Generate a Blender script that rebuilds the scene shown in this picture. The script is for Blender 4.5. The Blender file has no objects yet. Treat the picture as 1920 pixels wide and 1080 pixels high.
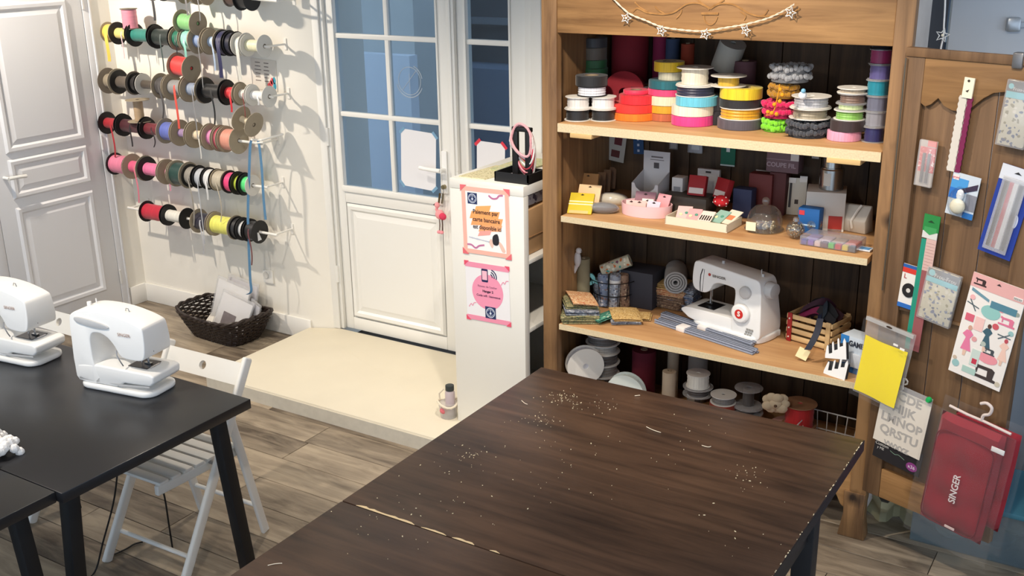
import bpy, bmesh, math, random
from mathutils import Vector, Matrix
random.seed(7)
scene = bpy.context.scene
COL = scene.collection
PI = math.pi

# ------------------------------------------------------------------ camera
CAM = Vector((0.0, 0.0, 2.3))
FPX = 1993.27
YAW, PITCH, ROLL = 0.562442, 0.326174, 0.016297
_f = Vector((-math.sin(YAW)*math.cos(PITCH), math.cos(YAW)*math.cos(PITCH), -math.sin(PITCH)))
_r = Vector((math.cos(YAW), math.sin(YAW), 0))
_d = _f.cross(_r)
RIGHT = _r*math.cos(ROLL) + _d*math.sin(ROLL)
DOWN = -_r*math.sin(ROLL) + _d*math.cos(ROLL)
FWD = _f
cam_data = bpy.data.cameras.new('camera')
cam_data.sensor_width = 36.0
cam_data.lens = FPX/1920*36.0
cam_data.clip_start = 0.05
cam = bpy.data.objects.new('camera', cam_data)
COL.objects.link(cam)
cm = Matrix.Identity(4)
for i in range(3):
    cm[i][0] = RIGHT[i]; cm[i][1] = -DOWN[i]; cm[i][2] = -FWD[i]; cm[i][3] = CAM[i]
cam.matrix_world = cm
scene.camera = cam

# ------------------------------------------------------------------ world, lights, exposure
scene.view_settings.view_transform = 'Standard'
scene.view_settings.look = 'None'
scene.view_settings.gamma = 1.0
scene.view_settings.use_curve_mapping = False
scene.view_settings.exposure = 0.3
world = bpy.data.worlds.new('daylight'); scene.world = world
world.use_nodes = True
bg = world.node_tree.nodes['Background']
bg.inputs[0].default_value = (0.68, 0.82, 1.0, 1)
bg.inputs[1].default_value = 1.35

def point_lamp(name, loc, watts, color=(1.0, 0.86, 0.70), radius=0.04):
    l = bpy.data.lights.new(name, 'POINT'); l.energy = watts; l.color = color; l.shadow_soft_size = radius
    o = bpy.data.objects.new(name, l); o.location = loc; COL.objects.link(o); return o
def spot_lamp(name, loc, target, watts, angle=80, blend=0.6, color=(1.0, 0.86, 0.70), radius=0.04):
    l = bpy.data.lights.new(name, 'SPOT'); l.energy = watts; l.color = color; l.shadow_soft_size = radius
    l.spot_size = math.radians(angle); l.spot_blend = blend
    o = bpy.data.objects.new(name, l); o.location = loc; COL.objects.link(o)
    o.rotation_euler = (Vector(target)-Vector(loc)).to_track_quat('-Z', 'Y').to_euler(); return o
# shop ceiling spots, one added for the open door (all above the frame)
LC = (1.0, 0.88, 0.74)
spot_lamp('ceiling_spot', (-5.25, 2.85, 2.66), (-4.75, 4.3, 1.0), 150, 95, 0.8, LC, 0.03)
spot_lamp('ceiling_spot', (-3.35, 3.05, 2.66), (-3.3, 3.4, 0.0), 50, 120, 0.9, LC)
spot_lamp('ceiling_spot', (-1.7, 2.78, 2.66), (-1.55, 3.9, 0.9), 105, 100, 0.8, LC)
spot_lamp('ceiling_spot', (-0.45, 2.55, 2.66), (-0.6, 3.7, 0.8), 52, 90, 0.8, LC)  # added spot that brightens the open door and the yellow felt
spot_lamp('ceiling_spot', (-3.4, 1.3, 2.66), (-3.3, 1.9, 0.0), 110, 130, 0.9, LC)
spot_lamp('ceiling_spot', (-1.3, 0.9, 2.66), (-1.2, 2.2, 0.0), 60, 120, 0.9, LC)

# ------------------------------------------------------------------ pixel helpers: a pixel of the photo meets a real plane
def ray(x, y):
    return RIGHT*((x-960)/FPX) + DOWN*((y-540)/FPX) + FWD
def atz(x, y, z):
    d = ray(x, y); return CAM + d*((z-CAM.z)/d.z)
def aty(x, y, Y):
    d = ray(x, y); return CAM + d*((Y-CAM.y)/d.y)
def atx(x, y, X):
    d = ray(x, y); return CAM + d*((X-CAM.x)/d.x)
def mpp(P):
    return (Vector(P)-CAM).dot(FWD)/FPX

# ------------------------------------------------------------------ materials
def lin(c):
    o = []
    for v in c[:3]:
        v /= 255.0
        o.append(v/12.92 if v <= 0.04045 else ((v+0.055)/1.055)**2.4)
    return (o[0], o[1], o[2], 1.0)
MATS = {}
def nd(nt, t, **kw):
    n = nt.nodes.new(t)
    for k, v in kw.items(): setattr(n, k, v)
    return n
def mat(c, rough=0.6, metal=0.0, noise=0.0, nscale=40, bump=0.0, spec=0.4, sheen=0.0, name=None):
    key = (tuple(c), rough, metal, noise, nscale, bump, spec, sheen)
    if key in MATS: return MATS[key]
    m = bpy.data.materials.new(name or 'paint_%02x%02x%02x' % tuple(int(v) for v in c[:3])); m.use_nodes = True
    nt = m.node_tree; b = nt.nodes['Principled BSDF']
    b.inputs['Roughness'].default_value = rough; b.inputs['Metallic'].default_value = metal
    b.inputs['Specular IOR Level'].default_value = spec
    b.inputs['Sheen Weight'].default_value = sheen
    col = lin(c); b.inputs['Base Color'].default_value = col
    if noise or bump:
        tc = nd(nt, 'ShaderNodeTexCoord'); nz = nd(nt, 'ShaderNodeTexNoise')
        nz.inputs['Scale'].default_value = nscale; nz.inputs['Detail'].default_value = 4
        nt.links.new(tc.outputs['Object'], nz.inputs['Vector'])
        if noise:
            r = nd(nt, 'ShaderNodeMix', data_type='RGBA')
            r.inputs[6].default_value = tuple(max(0, v*(1-noise)) for v in col[:3])+(1,)
            r.inputs[7].default_value = tuple(min(1, v*(1+noise)) for v in col[:3])+(1,)
            nt.links.new(nz.outputs['Fac'], r.inputs[0]); nt.links.new(r.outputs[2], b.inputs['Base Color'])
        if bump:
            bp = nd(nt, 'ShaderNodeBump'); bp.inputs['Strength'].default_value = bump; bp.inputs['Distance'].default_value = 0.004
            nt.links.new(nz.outputs['Fac'], bp.inputs['Height']); nt.links.new(bp.outputs['Normal'], b.inputs['Normal'])
    MATS[key] = m
    return m
def ribbon_mat(c, rough=0.45):
    key = ('rib', tuple(c), rough)
    if key in MATS: return MATS[key]
    m = bpy.data.materials.new('ribbon_%02x%02x%02x' % tuple(int(v) for v in c[:3])); m.use_nodes = True
    nt = m.node_tree; b = nt.nodes['Principled BSDF']; b.inputs['Roughness'].default_value = rough
    b.inputs['Sheen Weight'].default_value = 0.2
    col = lin(c)
    tc = nd(nt, 'ShaderNodeTexCoord'); mp = nd(nt, 'ShaderNodeMapping'); mp.inputs['Scale'].default_value = (260, 9, 9)
    nz = nd(nt, 'ShaderNodeTexNoise'); nz.inputs['Scale'].default_value = 1.0; nz.inputs['Detail'].default_value = 3
    mx = nd(nt, 'ShaderNodeMix', data_type='RGBA')
    mx.inputs[6].default_value = tuple(v*0.62 for v in col[:3])+(1,); mx.inputs[7].default_value = tuple(min(1, v*1.25) for v in col[:3])+(1,)
    bp = nd(nt, 'ShaderNodeBump'); bp.inputs['Strength'].default_value = 0.35; bp.inputs['Distance'].default_value = 0.002
    L = nt.links.new
    L(tc.outputs['Object'], mp.inputs['Vector']); L(mp.outputs['Vector'], nz.inputs['Vector']); L(nz.outputs['Fac'], mx.inputs[0])
    L(mx.outputs[2], b.inputs['Base Color']); L(nz.outputs['Fac'], bp.inputs['Height']); L(bp.outputs['Normal'], b.inputs['Normal'])
    MATS[key] = m
    return m
def wood(name, c1, c2, scale=(1, 12, 12), rough=0.5, rings=3.0, perobj=0.0, knots=None, bump=0.15, spec=0.35, big=1.3):
    """stretched noise grain along local X (scale small on the grain axis)"""
    m = bpy.data.materials.new(name); m.use_nodes = True
    nt = m.node_tree; b = nt.nodes['Principled BSDF']; b.inputs['Roughness'].default_value = rough
    b.inputs['Specular IOR Level'].default_value = spec
    L = nt.links.new
    tc = nd(nt, 'ShaderNodeTexCoord'); mp = nd(nt, 'ShaderNodeMapping'); mp.inputs['Scale'].default_value = scale
    oi = nd(nt, 'ShaderNodeObjectInfo')
    sc = nd(nt, 'ShaderNodeVectorMath', operation='SCALE'); sc.inputs['Scale'].default_value = 1.0
    cx = nd(nt, 'ShaderNodeCombineXYZ'); ml = nd(nt, 'ShaderNodeMath', operation='MULTIPLY'); ml.inputs[1].default_value = 37.0
    L(oi.outputs['Random'], ml.inputs[0]); L(ml.outputs[0], cx.inputs[0]); L(ml.outputs[0], cx.inputs[1])
    ad = nd(nt, 'ShaderNodeVectorMath', operation='ADD')
    L(tc.outputs['Object'], mp.inputs['Vector']); L(mp.outputs['Vector'], ad.inputs[0]); L(cx.outputs[0], ad.inputs[1])
    n1 = nd(nt, 'ShaderNodeTexNoise'); n1.inputs['Scale'].default_value = rings; n1.inputs['Detail'].default_value = 6; n1.inputs['Roughness'].default_value = 0.62; n1.inputs['Distortion'].default_value = 0.6
    n2 = nd(nt, 'ShaderNodeTexNoise'); n2.inputs['Scale'].default_value = big; n2.inputs['Detail'].default_value = 2
    L(ad.outputs[0], n1.inputs['Vector']); L(tc.outputs['Object'], n2.inputs['Vector'])
    s = nd(nt, 'ShaderNodeMath', operation='ADD'); 
    a2 = nd(nt, 'ShaderNodeMath', operation='MULTIPLY'); a2.inputs[1].default_value = 0.55
    L(n2.outputs['Fac'], a2.inputs[0]); L(n1.outputs['Fac'], s.inputs[0]); L(a2.outputs[0], s.inputs[1])
    rnd = nd(nt, 'ShaderNodeMath', operation='MULTIPLY_ADD'); rnd.inputs[1].default_value = perobj; rnd.inputs[2].default_value = -perobj/2
    L(oi.outputs['Random'], rnd.inputs[0])
    s2 = nd(nt, 'ShaderNodeMath', operation='ADD'); L(s.outputs[0], s2.inputs[0]); L(rnd.outputs[0], s2.inputs[1])
    cr = nd(nt, 'ShaderNodeValToRGB'); e = cr.color_ramp.elements
    e[0].position = 0.52; e[0].color = lin(c1); e[1].position = 1.02; e[1].color = lin(c2)
    L(s2.outputs[0], cr.inputs[0]); L(cr.outputs[0], b.inputs['Base Color'])
    if knots:
        vo = nd(nt, 'ShaderNodeTexVoronoi'); vo.inputs['Scale'].default_value = knots; vo.inputs['Randomness'].default_value = 1.0
        wob = nd(nt, 'ShaderNodeVectorMath', operation='MULTIPLY_ADD'); wob.inputs[1].default_value = (0.05, 0.05, 0.05)
        L(n1.outputs['Color'], wob.inputs[0]); L(tc.outputs['Object'], wob.inputs[2]); L(wob.outputs[0], vo.inputs['Vector'])
        mr = nd(nt, 'ShaderNodeMapRange'); mr.inputs['From Min'].default_value = 0.04; mr.inputs['From Max'].default_value = 0.16
        L(vo.outputs['Distance'], mr.inputs['Value'])
        mk = nd(nt, 'ShaderNodeMix', data_type='RGBA'); mk.inputs[6].default_value = lin(tuple(v*0.55 for v in c1))
        L(mr.outputs[0], mk.inputs[0]); L(cr.outputs[0], mk.inputs[7]); L(mk.outputs[2], b.inputs['Base Color'])
    if bump:
        bp = nd(nt, 'ShaderNodeBump'); bp.inputs['Strength'].default_value = bump; bp.inputs['Distance'].default_value = 0.003
        L(n1.outputs['Fac'], bp.inputs['Height']); L(bp.outputs['Normal'], b.inputs['Normal'])
    return m
def print_mat(name, base, cols, scale=60, rough=0.7):
    """small all-over fabric print: voronoi cells in a few colours on a ground"""
    m = bpy.data.materials.new(name); m.use_nodes = True
    nt = m.node_tree; b = nt.nodes['Principled BSDF']; b.inputs['Roughness'].default_value = rough
    L = nt.links.new
    tc = nd(nt, 'ShaderNodeTexCoord'); v = nd(nt, 'ShaderNodeTexVoronoi'); v.inputs['Scale'].default_value = scale
    nz = nd(nt, 'ShaderNodeTexNoise'); nz.inputs['Scale'].default_value = scale*0.6
    ad = nd(nt, 'ShaderNodeVectorMath', operation='MULTIPLY_ADD'); ad.inputs[1].default_value = (0.02, 0.02, 0.02)
    L(nz.outputs['Color'], ad.inputs[0]); L(tc.outputs['Object'], ad.inputs[2]); L(tc.outputs['Object'], nz.inputs['Vector'])
    L(ad.outputs[0], v.inputs['Vector'])
    cr = nd(nt, 'ShaderNodeValToRGB'); cr.color_ramp.interpolation = 'CONSTANT'
    el = cr.color_ramp.elements; el[0].color = lin(cols[0]); el[0].position = 0
    el[1].position = 1.0/len(cols); el[1].color = lin(cols[min(1, len(cols)-1)])
    for i in range(2, len(cols)):
        x = el.new(i/len(cols)); x.color = lin(cols[i])
    sp = nd(nt, 'ShaderNodeSeparateColor'); L(v.outputs['Color'], sp.inputs[0]); L(sp.outputs[0], cr.inputs[0])
    st = nd(nt, 'ShaderNodeMath', operation='LESS_THAN'); st.inputs[1].default_value = 0.42; L(v.outputs['Distance'], st.inputs[0])
    mx = nd(nt, 'ShaderNodeMix', data_type='RGBA'); mx.inputs[6].default_value = lin(base)
    L(st.outputs[0], mx.inputs[0]); L(cr.outputs[0], mx.inputs[7]); L(mx.outputs[2], b.inputs['Base Color'])
    return m
def clear_mat(name, tint=(255, 255, 255), gloss=0.12, rough=0.05, haze=0.0, hazecol=(225, 225, 225)):
    m = bpy.data.materials.new(name); m.use_nodes = True
    nt = m.node_tree; nt.nodes.remove(nt.nodes['Principled BSDF']); out = nt.nodes['Material Output']
    L = nt.links.new
    t = nd(nt, 'ShaderNodeBsdfTransparent'); t.inputs[0].default_value = lin(tint)
    g = nd(nt, 'ShaderNodeBsdfGlossy'); g.inputs['Roughness'].default_value = rough
    lw = nd(nt, 'ShaderNodeLayerWeight'); lw.inputs['Blend'].default_value = 0.5
    pw = nd(nt, 'ShaderNodeMath', operation='POWER'); pw.inputs[1].default_value = 5.0; L(lw.outputs['Facing'], pw.inputs[0])
    ma = nd(nt, 'ShaderNodeMath', operation='MULTIPLY_ADD'); ma.inputs[1].default_value = 0.8; ma.inputs[2].default_value = 0.035+gloss; ma.use_clamp = True
    L(pw.outputs[0], ma.inputs[0])
    mx = nd(nt, 'ShaderNodeMixShader'); L(ma.outputs[0], mx.inputs[0]); L(t.outputs[0], mx.inputs[1]); L(g.outputs[0], mx.inputs[2])
    if haze:
        df = nd(nt, 'ShaderNodeBsdfDiffuse'); df.inputs[0].default_value = lin(hazecol)
        m2 = nd(nt, 'ShaderNodeMixShader'); m2.inputs[0].default_value = haze
        L(mx.outputs[0], m2.inputs[1]); L(df.outputs[0], m2.inputs[2]); L(m2.outputs[0], out.inputs[0])
    else:
        L(mx.outputs[0], out.inputs[0])
    return m

# ------------------------------------------------------------------ mesh builder
class MB:
    def __init__(s): s.v = []; s.f = []
    def add(s, vs, fs, M=None):
        o = len(s.v)
        s.v += [tuple(M @ Vector(p)) if M else tuple(p) for p in vs]
        s.f += [tuple(o+i for i in f) for f in fs]
        return s
    def box(s, c, d, M=None):
        x, y, z = c; a, b, h = d[0]/2, d[1]/2, d[2]/2
        vs = [(x-a, y-b, z-h), (x+a, y-b, z-h), (x+a, y+b, z-h), (x-a, y+b, z-h), (x-a, y-b, z+h), (x+a, y-b, z+h), (x+a, y+b, z+h), (x-a, y+b, z+h)]
        return s.add(vs, [(0, 3, 2, 1), (4, 5, 6, 7), (0, 1, 5, 4), (1, 2, 6, 5), (2, 3, 7, 6), (3, 0, 4, 7)], M)
    def bb(s, x0, x1, y0, y1, z0, z1, M=None):
        return s.box(((x0+x1)/2, (y0+y1)/2, (z0+z1)/2), (abs(x1-x0), abs(y1-y0), abs(z1-z0)), M)
    def prism(s, poly, h0, h1, axis='z', M=None):
        """poly of 2-D points, extruded from h0 to h1 along axis ('y': poly is x,z; 'x': poly is y,z)"""
        n = len(poly)
        def p3(p, h):
            return (p[0], p[1], h) if axis == 'z' else ((p[0], h, p[1]) if axis == 'y' else (h, p[0], p[1]))
        vs = [p3(p, h0) for p in poly]+[p3(p, h1) for p in poly]
        fs = [tuple(range(n-1, -1, -1)), tuple(range(n, 2*n))]+[(i, (i+1) % n, n+(i+1) % n, n+i) for i in range(n)]
        return s.add(vs, fs, M)
    def lathe(s, prof, axis='z', n=20, M=None, closed=False):
        """prof: list of (r, h) bottom to top"""
        vs = []; fs = []; k = len(prof)
        for (r, h) in prof:
            for i in range(n):
                a = 2*PI*i/n; u, w = r*math.cos(a), r*math.sin(a)
                vs.append((u, w, h) if axis == 'z' else ((h, u, w) if axis == 'x' else (w, h, u)))
        for j in range(k-1):
            for i in range(n):
                fs.append((j*n+i, j*n+(i+1) % n, (j+1)*n+(i+1) % n, (j+1)*n+i))
        if closed:
            for i in range(n): fs.append(((k-1)*n+i, (k-1)*n+(i+1) % n, (i+1) % n, i))
        else:
            if prof[0][0] > 1e-6: fs.append(tuple(range(n-1, -1, -1)))
            if prof[-1][0] > 1e-6: fs.append(tuple((k-1)*n+i for i in range(n)))
        return s.add(vs, fs, M)
    def cyl(s, p0, p1, r0, r1=None, n=12):
        r1 = r0 if r1 is None else r1
        p0 = Vector(p0); p1 = Vector(p1); d = p1-p0
        q = d.to_track_quat('Z', 'Y').to_matrix().to_4x4(); q.translation = p0
        return s.lathe([(r0, 0), (r1, d.length)], 'z', n, q)
    def tube(s, pts, r, n=6, loop=False):
        pts = [Vector(p) for p in pts]; k = len(pts); vs = []; fs = []
        rr = r if isinstance(r, (list, tuple)) else [r]*k
        up = None
        for i, p in enumerate(pts):
            a = pts[(i-1) % k] if (i > 0 or loop) else p; b = pts[(i+1) % k] if (i < k-1 or loop) else p
            t = (b-a); t = t.normalized() if t.length > 1e-9 else Vector((0, 0, 1))
            if up is None:
                up = Vector((0, 0, 1)) if abs(t.z) < 0.9 else Vector((1, 0, 0))
            u = (up - t*up.dot(t)); u = u.normalized() if u.length > 1e-6 else t.orthogonal().normalized()
            up = u; w = t.cross(u)
            for j in range(n):
                an = 2*PI*j/n; vs.append(tuple(p+u*(rr[i]*math.cos(an))+w*(rr[i]*math.sin(an))))
        for i in range(k if loop else k-1):
            for j in range(n):
                i2 = (i+1) % k
                fs.append((i*n+j, i*n+(j+1) % n, i2*n+(j+1) % n, i2*n+j))
        if not loop:
            fs.append(tuple(range(n-1, -1, -1))); fs.append(tuple((k-1)*n+j for j in range(n)))
        return s.add(vs, fs)
    def strip(s, pts, w, wdir, th=0.0008):
        """flat tape along pts, width along wdir, a little thickness"""
        pts = [Vector(p) for p in pts]; wd = Vector(wdir).normalized(); vs = []; fs = []; k = len(pts)
        for i, p in enumerate(pts):
            t = (pts[min(i+1, k-1)]-pts[max(i-1, 0)]).normalized(); nn = t.cross(wd).normalized()
            for a, b in ((-1, -1), (1, -1), (1, 1), (-1, 1)):
                vs.append(tuple(p+wd*(a*w/2)+nn*(b*th/2)))
        for i in range(k-1):
            for j in range(4): fs.append((i*4+j, i*4+(j+1) % 4, i*4+4+(j+1) % 4, i*4+4+j))
        fs.append((3, 2, 1, 0)); fs.append(tuple((k-1)*4+j for j in range(4)))
        return s.add(vs, fs)
    def ball(s, c, r, n=8, m=6, sq=(1, 1, 1)):
        vs = [(c[0], c[1], c[2]-r*sq[2])]; fs = []
        for j in range(1, m):
            th = PI*j/m
            for i in range(n):
                a = 2*PI*i/n
                vs.append((c[0]+r*sq[0]*math.sin(th)*math.cos(a), c[1]+r*sq[1]*math.sin(th)*math.sin(a), c[2]-r*sq[2]*math.cos(th)))
        vs.append((c[0], c[1], c[2]+r*sq[2])); e = len(vs)-1
        for i in range(n): fs.append((0, 1+(i+1) % n, 1+i))
        for j in range(m-2):
            for i in range(n):
                a = 1+j*n; fs.append((a+i, a+(i+1) % n, a+n+(i+1) % n, a+n+i))
        a = 1+(m-2)*n
        for i in range(n): fs.append((a+i, a+(i+1) % n, e))
        return s.add(vs, fs)
    def build(s, name, material, parent=None, loc=(0, 0, 0), rot=(0, 0, 0), bevel=0, seg=2, smooth=True, ang=35):
        me = bpy.data.meshes.new(name); bm = bmesh.new()
        vv = [bm.verts.new(p) for p in s.v]
        for f in s.f:
            try: bm.faces.new([vv[i] for i in f])
            except ValueError: pass
        bmesh.ops.recalc_face_normals(bm, faces=bm.faces)
        if bevel:
            ed = [e for e in bm.edges if len(e.link_faces) == 2 and e.calc_face_angle(0) > math.radians(28)]
            bmesh.ops.bevel(bm, geom=ed, offset=bevel, segments=seg, affect='EDGES', profile=0.5, clamp_overlap=True)
        if smooth:
            for f in bm.faces: f.smooth = True
            for e in bm.edges:
                if len(e.link_faces) == 2 and e.calc_face_angle(0) > math.radians(ang): e.smooth = False
        bm.to_mesh(me); bm.free()
        me.materials.append(material)
        o = bpy.data.objects.new(name, me); COL.objects.link(o)
        o.location = loc; o.rotation_euler = rot
        if parent: o.parent = parent
        return o
def tag(o, label=None, cat=None, group=None, kind=None):
    if label: o['label'] = label
    if cat: o['category'] = cat
    if group: o['group'] = group
    if kind: o['kind'] = kind
    return o
def thing(name, label, cat, loc=(0, 0, 0), rz=0.0, group=None, rot=None):
    o = bpy.data.objects.new(name, None); COL.objects.link(o); o.empty_display_size = 0.05
    o.location = loc; o.rotation_euler = rot if rot else (0, 0, rz)
    return tag(o, label, cat, group)
def text(s, size, material, parent, loc, rot=(PI/2, 0, 0), align='CENTER', depth=0.0003, name='lettering', bold=0.0, sx=1.0):
    cu = bpy.data.curves.new('t', 'FONT'); cu.body = s; cu.size = size; cu.align_x = align; cu.align_y = 'CENTER'
    cu.extrude = depth; cu.offset = bold
    cu.resolution_u = 3
    to = bpy.data.objects.new('t', cu); COL.objects.link(to)
    dg = bpy.context.evaluated_depsgraph_get()
    me = bpy.data.meshes.new_from_object(to.evaluated_get(dg)); COL.objects.unlink(to)
    bpy.data.objects.remove(to); bpy.data.curves.remove(cu)
    me.materials.clear(); me.materials.append(material)
    o = bpy.data.objects.new(name, me); COL.objects.link(o); o.location = loc; o.rotation_euler = rot; o.scale = (sx, 1, 1)
    o.parent = parent
    return o
def rrect(w, h, r, n=4, cx=0, cy=0):
    p = []
    for (sx, sy, a0) in ((1, 1, 0), (-1, 1, 90), (-1, -1, 180), (1, -1, 270)):
        for i in range(n+1):
            a = math.radians(a0+90*i/n); p.append((cx+sx*(w/2-r)+r*math.cos(a), cy+sy*(h/2-r)+r*math.sin(a)))
    return p
def spline(pts, n=6, closed=True):
    out = []; k = len(pts)
    for i in range(k if closed else k-1):
        p0, p1, p2, p3 = (pts[(i-1) % k], pts[i], pts[(i+1) % k], pts[(i+2) % k]) if closed else (pts[max(i-1, 0)], pts[i], pts[i+1], pts[min(i+2, k-1)])
        for j in range(n):
            t = j/n
            out.append(tuple(0.5*((2*p1[a])+(-p0[a]+p2[a])*t+(2*p0[a]-5*p1[a]+4*p2[a]-p3[a])*t*t+(-p0[a]+3*p1[a]-3*p2[a]+p3[a])*t**3) for a in range(len(p1))))
    if not closed: out.append(tuple(pts[-1]))
    return out
WHITE = mat((238, 236, 230), 0.45)
WPLASTER = mat((236, 232, 222), 0.85, noise=0.03, nscale=6, bump=0.08)
BLACK = mat((22, 22, 24), 0.5)
STEEL = mat((170, 172, 175), 0.25, 1.0)
# ================================================================== the room shell
def struct(o, label=None):
    o['kind'] = 'structure'
    if label: o['label'] = label
    return o
def empty_root(name):
    o = bpy.data.objects.new(name, None); COL.objects.link(o); return o
YD = 4.45          # plane of the glazed doors
YS = 4.36          # plane of the wall with the ribbon rods
XL = -5.61         # face of the left wall
CEIL = 2.75
# floor: screed plus loose-laid planks along X
fl = struct(MB().bb(XL-0.1, 2.2, -1.5, 4.75, -0.06, -0.008).build('floor', mat((60, 52, 44), 0.8)), 'grey brown wood plank floor')
FLOOR = wood('floor_plank_oak', (88, 77, 66), (176, 161, 140), scale=(1.4, 9, 9), rough=0.42, rings=2.0, perobj=0.30, bump=0.1, big=2.2)
PL, PW = 1.22, 0.18
_pm = {}
j = 0
y = 1.35
while y < 4.46:
    x = XL - random.random()*PL
    while x < 1.2:
        x0, x1 = max(x, XL), min(x+PL, 1.3)
        if x1-x0 > 0.03 and not (y > 3.72 and x0 > -4.05 and x1 < -2.7):
            key = round(x1-x0, 3)
            if key not in _pm:
                o = MB().box((0, 0, -0.004), (x1-x0-0.003, PW-0.003, 0.008)).build('plank', FLOOR, fl, bevel=0.0012, seg=1); _pm[key] = o.data
            else:
                o = bpy.data.objects.new('plank', _pm[key]); COL.objects.link(o); o.parent = fl
            o.location = ((x0+x1)/2, y+PW/2, 0)
        x += PL
    y += PW
struct(MB().bb(XL-0.1, 2.2, -1.5, 4.75, CEIL, CEIL+0.1).build('ceiling', mat((235, 233, 228), 0.9)), 'white ceiling')
struct(MB().bb(XL-0.16, XL-0.035, -1.5, 4.75, 0, CEIL).bb(XL-0.04, XL, 4.225, 4.4, 0, CEIL).build('wall_left', WPLASTER), 'white plaster wall with a panelled door')
wb = MB()
wb.prism([(XL-0.04, YS), (-4.15, YS), (-4.0, YD-0.02), (-4.0, 4.8), (XL-0.04, 4.8)], 0, CEIL)
wb.bb(-4.0, -2.62, YD, 4.8, 2.32, CEIL)
wb.bb(-2.62, -0.875, YD-0.01, 4.8, 0, CEIL)
wb.bb(-0.875, 2.2, 5.2, 5.4, 0, CEIL)
struct(wb.build('wall_back', WPLASTER), 'cream plaster wall behind ribbon rods and wardrobe')
struct(MB().bb(2.1, 2.2, -1.5, 5.3, 0, 0.8).bb(2.1, 2.2, -1.5, 5.3, 2.45, CEIL).bb(2.1, 2.2, 5.1, 5.3, 0.8, 2.45).bb(2.1, 2.2, 2.2, 2.4, 0.8, 2.45).build('wall_right', mat((205, 210, 216), 0.85)), 'pale grey wall with tall window openings')
struct(MB().bb(XL, -4.152, YS-0.014, YS, 0, 0.125).bb(XL-0.001, XL+0.014, 4.225, YS, 0, 0.125).build('baseboard_back', WHITE, bevel=0.004), 'white painted baseboard under the ribbon rods')
# raised stone threshold in front of the glazed doors
stone = mat((222, 214, 194), 0.55, noise=0.06, nscale=5, bump=0.05)
st = thing('stone_step', 'low cream stone doorstep in front of the glazed door', 'step', (-3.3, 3.95, 0))
MB().prism([(-0.865, -0.405), (1.045, -0.405), (1.045, 0.478), (-0.695, 0.478), (-0.848, 0.405), (-0.865, 0.405)], 0.0, 0.08).build('slab', stone, st, bevel=0.006)
MB().bb(-0.862, 1.045, -0.412, -0.404, 0.0, 0.07).build('riser', mat((206, 200, 186), 0.7, noise=0.12, nscale=30, bump=0.2), st)

# ---------------------------------------------------------- glazed double door
PVC = mat((233, 232, 227), 0.35)
GLASS = clear_mat('window_glass', (216, 226, 234), 0.02, 0.02)
def frame_rect(mb, x0, x1, z0, z1, w, y0, y1, wb_=None, wt=None):
    wb_ = w if wb_ is None else wb_; wt = w if wt is None else wt
    mb.bb(x0, x0+w, y0, y1, z0, z1); mb.bb(x1-w, x1, y0, y1, z0, z1)
    mb.bb(x0+w, x1-w, y0, y1, z0, z0+wb_); mb.bb(x0+w, x1-w, y0, y1, z1-wt, z1); return mb
def moulded_panel(x0, x1, z0, z1, parent, yface, M_, axis='y', name='panel', sgn=-1):
    """raised and fielded panel: outer moulding ring, sunk field"""
    mb = MB()
    def P(a, h, b): return (a, yface+sgn*h, b) if axis == 'y' else (yface-sgn*h, a, b)
    rings = [(0.0, 0.0), (0.012, 0.014), (0.03, 0.012), (0.042, 0.001), (0.055, 0.003), (0.075, 0.010), (0.085, 0.010)]
    vs = []; fs = []
    for (d, h) in rings:
        vs += [P(x0+d, h, z0+d), P(x1-d, h, z0+d), P(x1-d, h, z1-d), P(x0+d, h, z1-d)]
    for k in range(len(rings)-1):
        for i in range(4): fs.append((k*4+i, k*4+(i+1) % 4, k*4+4+(i+1) % 4, k*4+4+i))
    fs.append(tuple((len(rings)-1)*4+i for i in range(4)))
    mb.add(vs, fs)
    return mb.build(name, M_, parent, ang=12)
tr = struct(MB().bb(-4.005, -3.965, YD-0.02, YD+0.09, 0.08, 2.32).bb(-2.70, -2.61, YD-0.02, YD+0.09, 0.08, 2.32).bb(-3.965, -2.70, YD-0.02, YD+0.09, 2.26, 2.32)
            .bb(-4.035, -3.985, YD-0.035, YD-0.02, 0.08, 2.36).bb(-2.66, -2.60, YD-0.035, YD-0.01, 0.08, 2.36).build('trim_1', PVC, bevel=0.006), 'white frame around the glazed door')
d1 = struct(empty_root('door_1'), 'white glazed door with panes above a moulded panel')
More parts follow.
